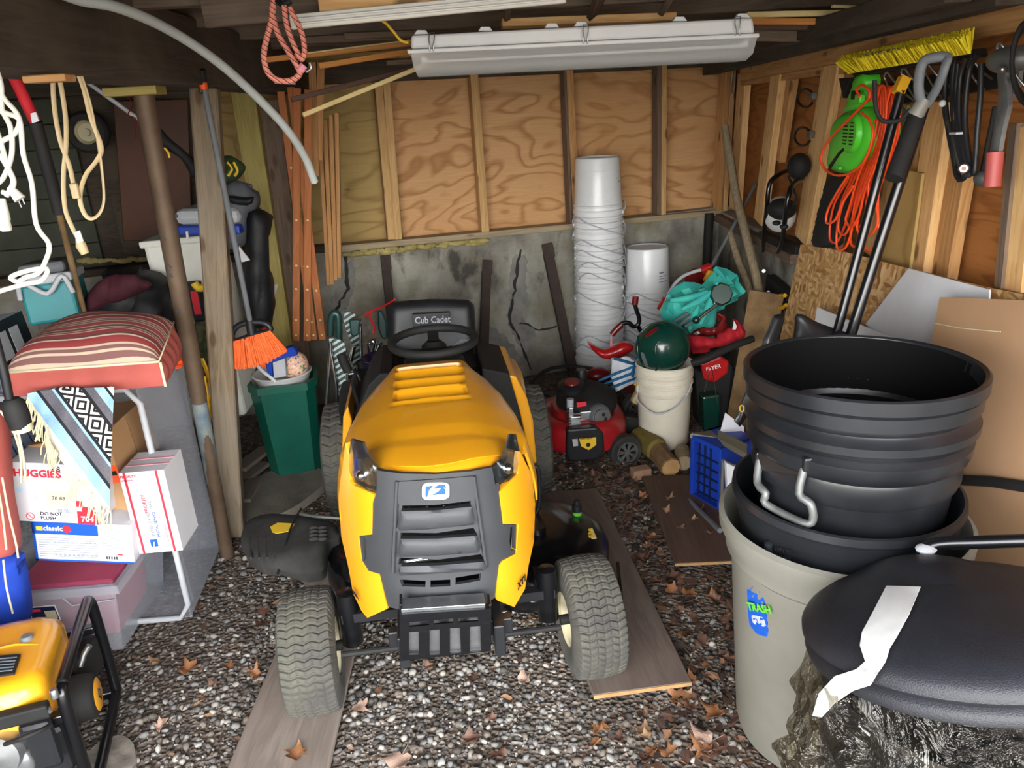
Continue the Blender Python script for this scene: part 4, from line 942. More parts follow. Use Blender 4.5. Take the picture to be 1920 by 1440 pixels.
# tank: rounded box
gx = (off*-1).normalized(); gy = (rtop-ftop).normalized()
def GT(u, v, z): return ftop+off*.5+gx*u+gy*v+V((0, 0, z))
mb = MB(); mb.local = 1; rows = []
L_, W0, W1 = .27, -.01, .36
patch(mb, rounded([(-L_, .0), (L_, .0), (L_-.005, .35), (-L_, .35)], .12, 3), lambda u, v: GT(u, v, -.01), .02, .10, puff=.035, pd=.045, back=False)
tk = gp('fuel_tank', mb, 'genyellow', smooth=60)
gp('tank_ridge', MB().tube([GT(-L_+.03, .20, .026), GT(L_-.10, .20, .026), GT(L_-.04, .18, .022)], .004, 6), 'genyellow', tk)
c_ = G(50, 1195, .415); gp('fuel_gauge', MB().lathe([(0, .006), (.012, .006), (.016, .0), (.016, -.02)], c_, n=24), 'grey', tk, smooth=40)
a_ = [G(x, y, .417) for x, y in [(-40, 1232), (38, 1226), (26, 1262), (-50, 1272)]]; lb = gp('warning_label', MB().prism(a_, (0, 0, -.006)), 'blackmatte', tk)
for k in range(5):
    p = [G(x, y, .4178) for x, y in [(-30, 1236+6*k), (32-2*k, 1231+6*k), (31-2*k, 1233+6*k), (-30, 1238+6*k)]]; gp('label_line', MB().prism(p, (0, 0, -.001)), 'greyink', lb)
gp('tank_bolt', MB().lathe([(0, .004), (.008, .004), (.01, 0), (.01, -.02)], G(100, 1295, .395), n=14), 'steel', tk, smooth=40)
gp('tank_rim', MB().beam(GT(-L_, -.012, -.045), GT(L_+.01, -.012, -.045), .03, .04, (0, 0, 1)), 'blackmatte', bevel=.006)
# recoil / fan side and engine
mb = MB(); ax = V((.92, .28, 0)).normalized(); c_ = P(150, 1310, 1.80)
mb.lathe([(0, .045), (.05, .045), (.062, .035), (.066, .0), (.066, -.05), (.05, -.06)], c_, axis=ax, n=40); rs = gp('recoil_starter', mb, 'blackmatte', smooth=45)
gp('recoil_badge', MB().lathe([(.042, .04), (.046, .046), (.040, .049), (0, .049)], c_, axis=ax, n=36), 'genyellow', rs, smooth=45)
gp('badge_mark', MB().tube([c_+ax*.0505+V((0, 0, .018)), c_+ax*.0505+V((-.005, .014, .0)), c_+ax*.0505+V((0, 0, -.018)), c_+ax*.0505+V((.003, -.012, .002))], .002, 5, closed=True), 'blackink', rs)
for k in range(9):
    a = 2*PI*k/9; gp('cooling_fin', MB().box(c_-ax*.07+V((0, .055*cos(a), .055*sin(a))), (.04, .01, .02)), 'blackmatte', rs)
gp('engine_cover', MB().box(P(140, 1250, 1.95), (.10, .16, .12)), 'blackmatte', bevel=.02)
gp('air_cleaner', MB().box(P(95, 1400, 1.66), (.10, .06, .16), Matrix.Rotation(.25, 3, 'Z')), 'black', bevel=.02)
gp('air_cleaner_lid', MB().box(P(78, 1395, 1.60), (.075, .03, .15), Matrix.Rotation(.25, 3, 'Z')), 'black', bevel=.014)
gp('engine_block', MB().box(P(-20, 1420, 1.72), (.30, .16, .20)), 'engine', bevel=.02)
gp('muffler', MB().lathe([(0, .05), (.05, .045), (.055, 0), (.05, -.045), (0, -.05)], P(18, 1400, 1.60), axis=(0, -1, .2), n=30), 'alu', smooth=45)
gp('engine_casting', MB().ball(P(35, 1430, 1.58), (.04, .02, .05), 20, 12), 'alu', smooth=60)
gp('carburetor', MB().box(P(62, 1375, 1.62), (.03, .04, .04)).lathe([(0, .02), (.014, .018), (.014, -.02), (0, -.022)], P(64, 1410, 1.6), n=16), 'cream', bevel=.003)
gp('fuel_line', MB().tube([P(10, 1395, 1.55), P(40, 1385, 1.53), P(75, 1370, 1.55), P(95, 1360, 1.58)], .006, 8, smooth=5), 'blackmatte', smooth=50)
gp('engine_strut', MB().tube([P(50, 1350, 1.62), P(62, 1330, 1.62), P(75, 1322, 1.62)], .005, 8, smooth=3).tube([P(85, 1320, 1.62), P(95, 1335, 1.6)], .005, 8), 'alu', smooth=50)
for x_ in (-.5, .02): gp('rubber_foot', MB().lathe([(.02, 0), (.02, .03), (0, .03)], fbot+gx*x_+V((0, .02, -.03)), n=14), 'rubber')
gp('switch_lever', MB().tube([P(150, 1250, 1.9), P(158, 1225, 1.92), P(168, 1210, 1.93)], .009, 8), 'steel', smooth=50)

# ================================================================== right front: trash cans
CT = V((.885, 1.675, 0))
can = thing('trash_can', 'big grey plastic trash can with a blue label at the right', 'trash can', CT)
mb = MB()
mb.lathe([(0, .015), (.215, .015), (.225, .0), (.232, .03), (.262, .50), (.266, .56), (.281, .575), (.283, .60), (.30, .64), (.302, .672), (.290, .680), (.284, .672), (.272, .60), (.255, .5), (.222, .04), (0, .035)], CT, n=96)
mk('can_body', mb, 'greyplastic', can, smooth=40)
for a in (20,):
    a = radians(a); d_ = V((cos(a), sin(a), 0)); mk('can_handle', MB().beam(CT+d_*.285+V((0, 0, .56)), CT+d_*.285+V((0, 0, .50)), .10, .05, d_), 'greyplastic', can, bevel=.01)
# label on the side
def canpt(x, y, off=.003):
    d = ray(x, y); lo, hi = .3, 2.6
    for k in range(400):
        t = lo+k*.006; p = CAM+d*t; r = hypot(p.x-CT.x, p.y-CT.y); R_ = .232+(.262-.232)*max(0, min(1, (p.z-.03)/.47))+off
        if r < R_: break
    return p
lp = rounded([(1400, 1096), (1422, 1104), (1434, 1128), (1442, 1195), (1420, 1190), (1404, 1170)], .12, 2)
mb = MB(); patch(mb, lp, canpt, 6, .002); lb = mk('can_label', mb, 'blueink', can, smooth=60)
text('TRASH', canpt(1403, 1143, .012), canpt(1440, 1150, .012)-canpt(1403, 1143, .012), V((0, 0, 1)), .028, 'greenink', lb, bold=.001)
mb = MB(); patch(mb, rounded([(1408, 1152), (1432, 1158), (1436, 1176), (1412, 1170)], .15, 1), lambda x, y: canpt(x, y, .004), 5, .001); mk('label_sticker', mb, 'lightgrey', lb)
# black ring / tub sunk in the grey can
mb = MB(); c_ = CT+V((0, 0, .60))
mb.lathe([(.262, .16), (.270, .158), (.272, .14), (.262, .125), (.262, .10), (.258, .09), (.250, .06), (.245, -.02), (.24, -.10), (.232, -.10), (.24, .0), (.248, .10), (.256, .15), (.262, .16)], c_, n=96)
t = thing('trash_can', 'black plastic can nested inside the grey trash can, only its rim showing', 'trash can', c_); mk('can_body', mb, 'tub', t, smooth=40)
def cylpt(x, y, cc, R_):
    d = ray(x, y)
    for k in range(600):
        p = CAM+d*(.5+k*.004)
        if hypot(p.x-cc.x, p.y-cc.y) < R_: break
    return p
a_ = cylpt(1441, 1035, CT, .263); mk('rim_latch', MB().lathe([(0, .03), (.011, .026), (.013, -.02), (0, -.03)], a_, n=16), 'tub', t, smooth=50)
for tx, yy in (('LIFT TO', 1032), ('OPEN', 1046)):
    a_, b_ = cylpt(1452, yy, CT, .2655), cylpt(1500, yy+12, CT, .2655); text(tx, a_, b_-a_, V((0, 0, 1)), .016, 'tub', t, ext=.0015)
# upper black tub with hinged metal handle, and lid ring on top
UC = V((.905, 1.69, 0))
t = thing('trash_can', 'black ribbed plastic can with a grey bail handle standing in the grey trash can', 'trash can', UC+V((0, 0, .60)))
mb = MB(); prof = [(0, .60), (.20, .60), (.212, .605), (.216, .64), (.222, .72), (.228, .795), (.236, .80), (.241, .815), (.240, .855), (.238, .862), (.250, .872), (.256, .89), (.256, .91), (.243, .922), (.250, .934), (.244, .945), (.246, .955), (.238, .96), (.232, .95), (.228, .86), (.21, .70), (.2, .62), (0, .62)]
mb.lathe(prof, UC, n=110); mk('can_body', mb, 'tub', t, smooth=35)
def ub(x, y, off=0): return cylpt(x, y, UC, .236+off)
hd = [(1424, 862), (1420, 905), (1436, 925), (1436, 945), (1505, 980), (1524, 975), (1520, 945), (1498, 925), (1510, 870)]
hp = [ub(*q, .03 if 0 < i < 8 else .012) for i, q in enumerate(hd)]
mk('bail_handle', MB().tube(hp, .0095, 12, smooth=3), 'steelrough', t, smooth=60)
for q in ((1422, 856), (1512, 868)): mk('handle_pivot', MB().box(ub(*q, .01), (.022, .03, .035)), 'tub', t, bevel=.005)
mk('handle_boss', MB().beam(ub(1430, 862, .004), ub(1508, 874, .004), .05, .03, (ub(1470, 868)-UC)*V((1, 1, 0))), 'tub', t, bevel=.006)
RC = UC+V((.0, .0, 0))
t = thing('trash_can', 'open-topped black can rim stacked topmost on the right, with an empty dark inside', 'trash can', RC+V((0, 0, .93)))
Rt = Matrix.Rotation(radians(-1.5), 3, 'X')
mb = MB(); mb.lathe([(.222, -.09), (.232, -.088), (.252, -.080), (.263, -.066), (.263, -.048), (.246, -.034), (.243, -.028), (.250, -.018), (.262, -.010), (.262, .020), (.256, .024), (.270, .030), (.270, .060), (.264, .064), (.256, .060), (.250, .03), (.246, -.01), (.238, -.03), (.232, -.07), (.222, -.09)], (0, 0, 0), n=110)
mb.v = [tuple((Rt @ V(v))+RC+V((0, 0, 1.005))) for v in mb.v]; mk('can_rim', mb, 'tub', t, smooth=35)
mk('shade_sheet', MB().lathe([(.2545, 1.058), (.249, 1.03), (.2445, 1.0), (.236, .97), (.228, .93), (.22, .88), (0, .87)], RC, n=60), 'shadeblack', t, smooth=60)  # added dark sheet: shade of the hollow can put into its colour
# black can with dome lid, wrapped in clear plastic
BC = V((.85, 1.11, 0))
t = thing('trash_can', 'black can with a domed lid at the lower right, wrapped in clear plastic', 'trash can', BC)
mk('can_body', MB().lathe([(0, .0), (.19, .0), (.205, .02), (.235, .5), (.238, .60), (.246, .61), (.248, .64), (.242, .65), (.232, .64), (.225, .55), (.195, .03), (0, .02)], BC, n=90), 'black', t, smooth=40)
LC = V((.858, 1.152, .757)); lt, ls = .266, -.092
ex_ = V((cos(ls), 0, -sin(ls))); ey_ = V((0, cos(lt), -sin(lt))); en = ex_.cross(ey_).normalized()
def LP(x, y, z): return LC+ex_*x+ey_*y+en*z
mb = MB(); R0 = .28; rows = []
pf = [(0, .05), (.10, .048), (.17, .040), (.22, .026), (.255, .012), (.272, .0), (.280, -.012), (.281, -.024), (.272, -.031), (.268, -.037), (.274, -.042), (.279, -.052), (.277, -.064), (.268, -.070), (.255, -.066), (.25, -.02), (.0, .03)]
mb.lathe(pf, (0, 0, 0), n=120)
def dome(v):
    x, y, z = v; z2 = z
    if hypot(x, y) < .26: z2 += .018*max(0, 1-(abs(x-.02)/.10)**2)*(1 if y > -.1 else .0)*max(0, min(1, (y+.1)/.2))
    return tuple(LP(x, y, z2))
mb.v = [dome(v) for v in mb.v]; lid = mk('dome_lid', mb, 'lid', t, smooth=40)
mk('lid_handle', MB().tube([LP(.04, .19, .035), LP(.07, .20, .062), LP(.16, .16, .066), LP(.30, .12, .06)], .014, 12, smooth=5), 'blackgloss', lid, smooth=60)
t2 = None
# strip of white paper tape over the lid
def lidray(x, y, h=.0):
    d = ray(x, y); best = None
    for k in range(700):
        p = CAM+d*(.5+k*.0025); q = p-LC; a, b_, c_ = q.dot(ex_), q.dot(ey_), q.dot(en); r = hypot(a, b_)
        zz = .05-.05*(r/.272)**2.6 if r < .272 else -9
        if c_ < zz+h+.018*max(0, 1-(abs(a-.02)/.10)**2)*max(0, min(1, (b_+.1)/.2)): return p
        if r < .284+h and -.07 < c_ < .0: return p
        if hypot(p.x-BC.x, p.y-BC.y) < .272+h and p.z < .64: return p
    return P(x, y, 1.0)
tp = [(1662, 1098), (1726, 1100), (1705, 1150), (1682, 1192), (1668, 1215), (1660, 1240), (1632, 1285), (1600, 1295), (1565, 1318), (1540, 1345), (1523, 1342), (1535, 1300), (1565, 1268), (1605, 1255), (1622, 1240), (1612, 1210), (1616, 1185), (1635, 1150)]
mb = MB(); patch(mb, tp, lambda x, y: lidray(x, y, .007)-ray(x, y)*.006, 7, .0012); mk('paper_strip', mb, 'white', lid, smooth=60, label='white paper tape strip hanging over the lid')
mk('torn_tape', MB().ball(LP(.055, .195, .058), (.022, .018, .010), 12, 8), 'lightgrey', lid, smooth=30)
# plastic film: a crumpled bag around the black can
rows = []; random.seed(9)
for j in range(44):
    f = j/43; row = []
    for i in range(161):
        a = 2*PI*i/160; top = LP(.268*cos(a), .268*sin(a), -.055); back = max(0, sin(a)-.35)
        zb = .02; z = top.z*(1-f)+zb*f; bl_ = sin(min(1, f*2.2)*PI/2)
        r0 = hypot(top.x-BC.x, top.y-BC.y); ang = atan2(top.y-BC.y, top.x-BC.x); r1 = .285-.045*back-.03*f+.02*max(0, cos(a-3.4))
        wr = .016*sin(9*a+17*f)+.012*sin(17*a-21*f+2)+.008*sin(31*a+24*f)+.009*sin(46*f+5*a)
        r = r0*(1-bl_)+(r1+wr*(1-.6*back))*bl_; th_ = ang+.03*sin(30*f+4*a)
        row.append(V((BC.x+r*cos(th_), BC.y+r*sin(th_), max(.012, z+bl_*(.012*sin(6*a+1)+.010*sin(15*a))))))
    rows.append(row)
one('plastic_bag', MB().grid(rows), 'film', 'crumpled clear plastic bag wrapped around the black can at the lower right', 'plastic bag', smooth=28)
# ================================================================== left side
def cord(name, pts, Y, r, m, parent=None, smooth=5, flat=1, n=8, wob=.0, label=None):
    q = [P(p[0], p[1], Y if len(p) < 3 else p[2]) for p in pts]
    return mk(name, MB().tube(q, r, n, smooth=smooth, flat=flat), m, parent, smooth=60, label=label)
def rod(x0, y0, Y0, x1, y1, Y1, r, n=14): return MB().tube([P(x0, y0, Y0), P(x1, y1, Y1)], r, n)
# old siding and brown panel on the far wall of the left bay
for k in range(7):
    a_, b_ = bwp(-3.2, 1.05+.125*k, -.04), bwp(-2.05, 1.05+.125*k, -.04); trim(a_, b_, .12, .02, -BN, M.setdefault('siding', mat('4c5044', '3a3d34', rough=.9, scale=5)))
one('brown_panel', MB().prism([BW(212, 190, .03), BW(352, 186, .03), BW(360, 448, .03), BW(232, 452, .03)], BN*.02), mat('5a2f16', '46230f', rough=.6, scale=4), 'dark reddish brown wooden panel standing against the back wall of the left bay', 'panel', bevel=.003)
# hanging small wheel
wc = P(165, 248, 4.33); t = thing('spare_wheel', 'small black tyre with a cream rim hanging in the dark left bay', 'wheel', wc)
mk('tyre', MB().lathe([(.06, -.035), (.09, -.035), (.105, -.015), (.105, .015), (.09, .035), (.06, .035)], wc, axis=(.1, -1, 0), n=40), 'rubber', t, smooth=50)
mk('rim', MB().lathe([(.062, .02), (.055, .028), (.045, .01), (.02, .01), (.018, .03), (0, .03)], wc, axis=(.1, -1, 0), n=30), 'cream', t, smooth=40)
# carrying posts
pb, pt = G(425, 1035), P(262, 138, 2.62)
t = thing('steel_post', 'rusty round steel jack post, lower half with worn blue paint, leaning under the dark beam', 'post', pb)
mid = pb.lerp(pt, .40); dirp = (pt-pb).normalized()
mk('outer_tube', MB().tube([mid, pt], .031, 28), 'pipe', t, smooth=60); mk('inner_tube', MB().tube([pb+V((0, 0, -.02)), mid+dirp*.05], .0275, 28), 'pipe', t, smooth=60)
pm = pb.lerp(pt, .25); mk('paint_patch', MB().tube([pb.lerp(pt, .19), pb.lerp(pt, .30), pb.lerp(pt, .385)], .0283, 28, caps=False), 'pipeblue', t, smooth=60)
for x, y in ((310, 446), (322, 516), (334, 583), (329, 405), (320, 498)):
    d = -ray(x, y).normalized(); c_ = None
    for k in range(500):
        p = CAM+ray(x, y)*(1.8+k*.004)
        if ((p-pb)-dirp*(p-pb).dot(dirp)).length < .0318: c_ = p; break
    if c_: mk('pin_hole', MB().lathe([(0, .001), (.008, .001), (.008, -.004)], c_, axis=d, n=14), 'blackink', t)
board('wood_post', G(432, 1005)+V((0, .04, -.01)), P(384, 163, 3.02), .095, .09, (.15, -1, 0), 'post', 'weathered square wooden post with nail holes, right of the rusty steel post', 'post', bevel=.006)
for (x, y, w_, l, m) in ((82, 104, .05, .085, 'stud3'), (245, 133, .09, .16, 'treated')):
    c_ = P(x, y, 2.6 if x > 200 else 1.75); c_.z = 1.802; board('wood_shim', c_+V((-l/2, 0, 0)), c_+V((l/2, 0, 0)), w_, .014 if x < 200 else .025, (0, 0, 1), m, 'reddish wooden block wedged under the dark beam at far left' if x < 200 else 'pale wooden shim between the dark beam and the steel post', 'shim')
# leaning lumber
board('lumber', P(545, 735, 4.05), P(457, 172, 4.1), .11, .09, (.1, -1, 0), 'treated', 'greenish pressure treated post leaning behind the cedar slats', 'lumber', bevel=.003)
board('lumber', P(575, 735, 4.15), P(505, 188, 4.2), .095, .05, (.1, -1, 0), 'greywood', 'grey brown weathered board leaning right of the greenish treated post', 'lumber')
# folded cedar trellis and slat bundle
t = thing('folding_trellis', 'folded reddish cedar lattice trellis with bright rivets hanging from the beam', 'trellis', P(565, 638, 3.9))
for (x0, y0, x1, y1, Y, m, riv) in [(525, 161, 589, 637, 3.93, 'cedar', (315, 500, 545, 604, 628)), (545, 163, 605, 637, 3.92, 'cedar', (545, 600, 628)), (557, 165, 555, 639, 3.90, 'cedar', (268, 413, 498, 542, 600, 628)),
                                    (578, 168, 576, 639, 3.90, 'cedar', (413, 500, 543, 600, 629)), (585, 116, 592, 330, 4.02, 'cedar2', ()), (602, 116, 598, 300, 4.03, 'cedar2', ())]:
    sl = board('slat', P(x1, y1, Y), P(x0, y0, Y), .036, .008, (0, -1, 0), m, parent=t)
    for y in riv: c_ = P(x0+(x1-x0)*(y-y0)/(y1-y0), y, Y-.006); mk('rivet', MB().lathe([(0, .002), (.005, .002), (.006, 0)], c_, axis=(0, -1, 0), n=10), 'palelath', sl)
t = thing('folding_trellis', 'bundle of thin pale wooden lattice strips hanging right of the cedar trellis', 'trellis', P(625, 535, 4.15))
for (x0, y0, x1, y1, Y) in [(598, 220, 617, 533, 4.18), (610, 224, 623, 532, 4.16), (621, 215, 630, 524, 4.15), (632, 211, 637, 520, 4.14)]: board('slat', P(x1, y1, Y), P(x0, y0, Y), .021, .03, (0, -1, 0), 'cedar2', parent=t)
# long handled tools in the left bay
t = thing('pole_saw', 'dark pole tool with a red sleeve hanging at the upper left', 'pole', P(40, 170, 2.0))
mk('sleeve', rod(14, 118, 2.0, 66, 228, 2.03, .0135), 'redcloth', t, smooth=60); mk('tip', rod(4, 94, 2.0, 14, 118, 2.0, .008), 'black', t, smooth=60); mk('shaft', rod(66, 228, 2.05, 112, 400, 2.1, .016), 'blackmatte', t, smooth=60)
mk('price_label', MB().prism([P(57, 213, 2.0), P(67, 210, 2.0), P(73, 227, 2.0), P(60, 231, 2.0)], (0, .004, 0)), 'paper', t)
one('wooden_pole', rod(96, 340, 3.1, 258, 990, 3.1, .012), 'log', 'thin brown wooden pole standing behind the hanging beige cord', 'pole', smooth=60)
t = thing('string_trimmer', 'trimmer with a shiny shaft and black grip leaning diagonally in the left bay', 'trimmer', P(300, 260, 3.1))
mk('shaft', rod(105, 112, 3.1, 300, 252, 3.1, .008), 'lightgrey', t, smooth=60)
mk('grip', MB().tube([P(296, 248, 3.1), P(312, 268, 3.1), P(345, 292, 3.1), P(372, 325, 3.1)], [.02, .022, .016, .03], 12, smooth=3), 'blackmatte', t, smooth=60)
mk('cable_stub', MB().tube([P(308, 277, 3.05), P(315, 285, 3.05), P(318, 296, 3.05)], .004, 6, smooth=3), 'yellowink', t)
mk('wire_tangle', MB().tube([P(236, 180, 3.0), P(250, 195, 3.0), P(240, 215, 3.0), P(256, 225, 3.0), P(252, 262, 3.0)], .002, 5, smooth=4), 'darkred', t)
# hanging cords
t = thing('extension_cord', 'white extension cord bundle hanging at the left edge of the garage', 'cord', P(20, 300, 1.35))
for pts in ([(-12, 150), (8, 185), (36, 222), (44, 290), (60, 345), (68, 420), (92, 458), (86, 488), (72, 512), (48, 520), (34, 528), (20, 520), (50, 508), (88, 504), (78, 526), (50, 532), (0, 546), (-30, 560)],
            [(-20, 205), (10, 212), (36, 224), (28, 250), (4, 265), (-8, 280), (6, 300), (22, 330), (24, 345), (12, 368)], [(-10, 120), (2, 160), (4, 205), (20, 240), (22, 290), (8, 330), (-5, 345)],
            [(-14, 225), (0, 262), (14, 310), (26, 340), (18, 362), (4, 360)]): cord('cord_run', pts, 1.35, .0042, 'cordwhite', t, n=8)
for (x, y, x2, y2) in ((18, 350, 38, 374), (4, 372, 8, 412)): mk('plug', MB().tube([P(x, y, 1.35), P((x+x2)/2, (y+y2)/2, 1.35), P(x2, y2, 1.35)], [.005, .008, .010], 8), 'cordwhite', t, smooth=50)
for d_ in (-3, 3): mk('prong', rod(38+d_, 374-d_, 1.35, 43+d_, 386-d_, 1.35, .0012, 6), 'steel', t)
mk('outlet', MB().box(P(8, 418, 1.35), (.018, .012, .028)), 'cordwhite', t, bevel=.004)
t = thing('extension_cord', 'flat beige extension cord hung in two loops from the dark beam', 'cord', P(150, 300, 1.95))
for pts in ([(99, 108), (101, 190), (112, 260), (130, 310), (138, 346)], [(105, 108), (122, 210), (124, 270), (119, 330), (122, 390), (135, 425), (146, 446)],
            [(136, 118), (155, 160), (170, 220), (190, 275), (182, 300), (160, 330), (150, 370), (158, 400), (172, 410), (188, 398), (195, 370), (190, 310), (182, 260), (168, 190), (146, 122)]): cord('cord_run', pts, 1.95, .0055, 'cordbeige', t, flat=.5)
mk('outlet', MB().box(P(141, 358, 1.94), (.018, .014, .036)), 'cordbeige', t, bevel=.004); mk('plug', MB().tube([P(146, 444, 1.94), P(152, 460, 1.94), P(160, 476, 1.94)], [.006, .013, .010], 8), 'cordbeige', t, smooth=50)
mk('cord_tag', MB().prism([P(139, 436, 1.93), P(149, 432, 1.93), P(156, 452, 1.93), P(145, 456, 1.93)], (0, .003, 0)), 'paper', t)
t = thing('extension_cord', 'thick black cable with a black and white twist connector hanging above the diaper box', 'cord', P(35, 780, 1.7))
cord('cord_run', [(-30, 560), (-5, 650), (8, 700), (17, 745), (22, 770)], 1.7, .010, 'black', t)
mk('connector', MB().lathe([(0, .04), (.016, .04), (.024, .03), (.026, .0), (.023, -.03), (0, -.03)], P(32, 778, 1.7), axis=P(20, 740, 1.7)-P(44, 806, 1.7), n=24), 'blackmatte', t, smooth=50)
mk('connector_end', MB().lathe([(0, .010), (.022, .010), (.0225, -.008), (.02, -.012), (0, -.012)], P(41, 799, 1.7), axis=P(20, 740, 1.7)-P(44, 806, 1.7), n=24), 'cream', t, smooth=50)
# turquoise cooler
f_ = Frame(P(55, 612, 3.0), P(152, 597, 3.05), P(14, 540, 3.0), .26)
t = thing('cooler', 'turquoise picnic cooler with a grey lid tilted on the pile at the left', 'cooler', f_.at(0, 0))
mk('cooler_body', f_.box(MB()), 'teal', t, bevel=.012)
mk('cooler_rim', f_.box(MB(), -.008, f_.W+.008, f_.H-.005, f_.H+.03, -.008, f_.D+.008), 'lightgrey', t, bevel=.008)
mk('cooler_lid', f_.box(MB(), .01, f_.W-.01, f_.H+.03, f_.H+.075, .01, f_.D-.01), 'grey', t, bevel=.015)
mk('cooler_handle', MB().tube([f_.at(.0, f_.H-.05, -.012), f_.at(.02, f_.H+.02, -.03), f_.at(.10, f_.H-.04, -.035), f_.at(f_.W-.02, f_.H+.02, -.03), f_.at(f_.W, f_.H-.05, -.012)], .010, 8, smooth=4), 'lightgrey', t, smooth=60)
# dark duffel bag
bagp = [(150, 612), (160, 555), (185, 525), (225, 512), (268, 520), (300, 548), (322, 590), (332, 660), (325, 720), (240, 715), (160, 700)]
t = thing('duffel_bag', 'soft crimson and black bag slumped behind the striped cushion', 'bag', P(240, 715, 3.25))
pixpatch('bag_body', bagp, 3.25, 'blackbag', t, .12, .09, .16, 9, wav=.006, smooth=60, round_=2)
pixpatch('bag_flap', [(163, 552), (188, 524), (228, 514), (262, 520), (285, 540), (240, 560), (190, 578), (160, 590)], 3.16, 'crimsonbag', t, .02, .03, .08, 8, wav=.008, smooth=60, round_=2)
# product box far left
f_ = Frame(P(-45, 752, 2.75), P(24, 740, 2.75), P(-50, 618, 2.75), .24)
t = thing('product_box', 'white box with a dark printed side, left edge, below the turquoise cooler', 'box', f_.at(0, 0)); mk('box_body', f_.box(MB()), 'paper', t, bevel=.003)
mk('box_side', f_.box(MB(), f_.W, f_.W+.001, .0, f_.H, 0, f_.D), 'blackink', t); mk('box_print', f_.box(MB(), f_.W+.001, f_.W+.002, f_.H*.45, f_.H*.85, .04, .10), 'lightgrey', t); mk('box_print', f_.box(MB(), f_.W+.001, f_.W+.002, f_.H*.45, f_.H*.85, .12, .18), 'lightgrey', t)
# big clear tote on its side, opening to the front
tl_, br_ = P(20, 712, 2.42), G(345, 1182)
X0, X1, YF, Z1 = -1.74, -1.125, 2.42, .90
t = thing('storage_tote', 'large clear plastic tote standing on its side around the cardboard boxes', 'storage tote', (-1.4, YF, 0))
def shell(x0, x1, y0, y1, z0, z1, th=.003, ins=.03):
    mb = MB(); a_ = [V((x0, y0, z0)), V((x1, y0, z0)), V((x1, y0, z1)), V((x0, y0, z1))]; b_ = [V((x0+ins, y1, z0+.01)), V((x1-ins, y1, z0+.01)), V((x1-ins, y1, z1-ins)), V((x0+ins, y1, z1-ins))]
    for i in range(4): j = (i+1) % 4; mb.add([a_[i], a_[j], b_[j], b_[i]], [(0, 1, 2, 3)])
    mb.add(b_, [(0, 1, 2, 3)]); return mb, a_
mb, a_ = shell(X0, X1, YF, YF+.46, .01, Z1); q = mk('tote_body', mb, 'tote', t); s_ = q.modifiers.new('thick', 'SOLIDIFY'); s_.thickness = .003; s_.offset = 0
mk('tote_rim', MB().tube([p for i in range(4) for p in (a_[i].lerp(a_[(i+1) % 4], .06), a_[i].lerp(a_[(i+1) % 4], .94))], .011, 8, closed=True), 'lightgrey', t, smooth=60)
mk('tote_rib', MB().tube([V((X1-.006, YF+.05, .05)), V((X1-.016, YF+.05, Z1-.04))], .007, 6), 'tote', t)
# clear tote with pink content
YA = 2.28; bl_, br_ = V((-1.66, YA, .0)), V((-1.315, YA, .0))
t = thing('storage_tote', 'clear plastic tote with a pink tub inside, on the ground under the boxes', 'storage tote', (bl_+br_)/2)
HT, fl_, DA = .285, .05, .38
mb = MB(); lo = [bl_, br_, br_+V((.0, DA, 0)), bl_+V((0, DA, 0))]; hi = [bl_+V((-fl_, -fl_*.7, HT)), br_+V((fl_, -fl_*.7, HT)), br_+V((fl_, DA+.02, HT)), bl_+V((-fl_, DA+.02, HT))]
for i in range(4): j = (i+1) % 4; mb.add([lo[i], lo[j], hi[j], hi[i]], [(0, 1, 2, 3)])
mb.add(lo, [(3, 2, 1, 0)]); q = mk('tote_body', mb, 'tote', t, bevel=.0); s_ = q.modifiers.new('thick', 'SOLIDIFY'); s_.thickness = .003; s_.offset = 0
lip = [p+V((dx, dy, 0)) for p, dx, dy in zip(hi, (-.014, .014, .014, -.014), (-.014, -.014, .01, .01))]
mb = MB(); 
for i in range(4): j = (i+1) % 4; mb.add([hi[i], hi[j], lip[j], lip[i]], [(0, 1, 2, 3)]).add([lip[i], lip[j], lip[j]-V((0, 0, .03)), lip[i]-V((0, 0, .03))], [(0, 1, 2, 3)])
q = mk('tote_rim', mb, 'tote', t); s_ = q.modifiers.new('thick', 'SOLIDIFY'); s_.thickness = .004; s_.offset = 0
mb = MB(); a_ = hi[0].lerp(hi[1], .30)-V((0, .012, .03)); b_ = hi[0].lerp(hi[1], .62)-V((0, .012, .03))
mb.tube([hi[0].lerp(hi[1], .05)-V((0, .010, .055)), a_-V((0, -.004, .025)), a_], .003, 6, smooth=0).tube([b_, b_-V((-.02, -.004, .035)), hi[1]-V((.01, .0, .06))], .003, 6); mk('tote_grip', mb, 'lightgrey', t, smooth=60)
fl2 = Frame(lo[0].lerp(hi[0], .1), lo[1].lerp(hi[1], .1), lo[0].lerp(hi[0], .95), .3)
lb = mk('tote_label', fl2.box(MB(), .10, .19, .13, .195, -.006, -.003), 'whiteink', t); mk('label_field', fl2.box(MB(), .103, .187, .133, .192, -.0075, -.006), 'navy', lb); mk('label_mark', fl2.box(MB(), .11, .14, .175, .186, -.009, -.0075), 'redink', lb); mk('label_picture', fl2.box(MB(), .15, .185, .14, .175, -.009, -.0075), 'cream', lb)
one('plastic_tub', MB().prism([V((-1.60, 2.31, .04)), V((-1.33, 2.31, .04)), V((-1.30, 2.305, .262)), V((-1.64, 2.305, .262))], (0, .26, 0)), mat('d2607c', 'c4526e', rough=.5, scale=3), 'pink plastic tub sitting inside the clear tote', 'tub', bevel=.01)
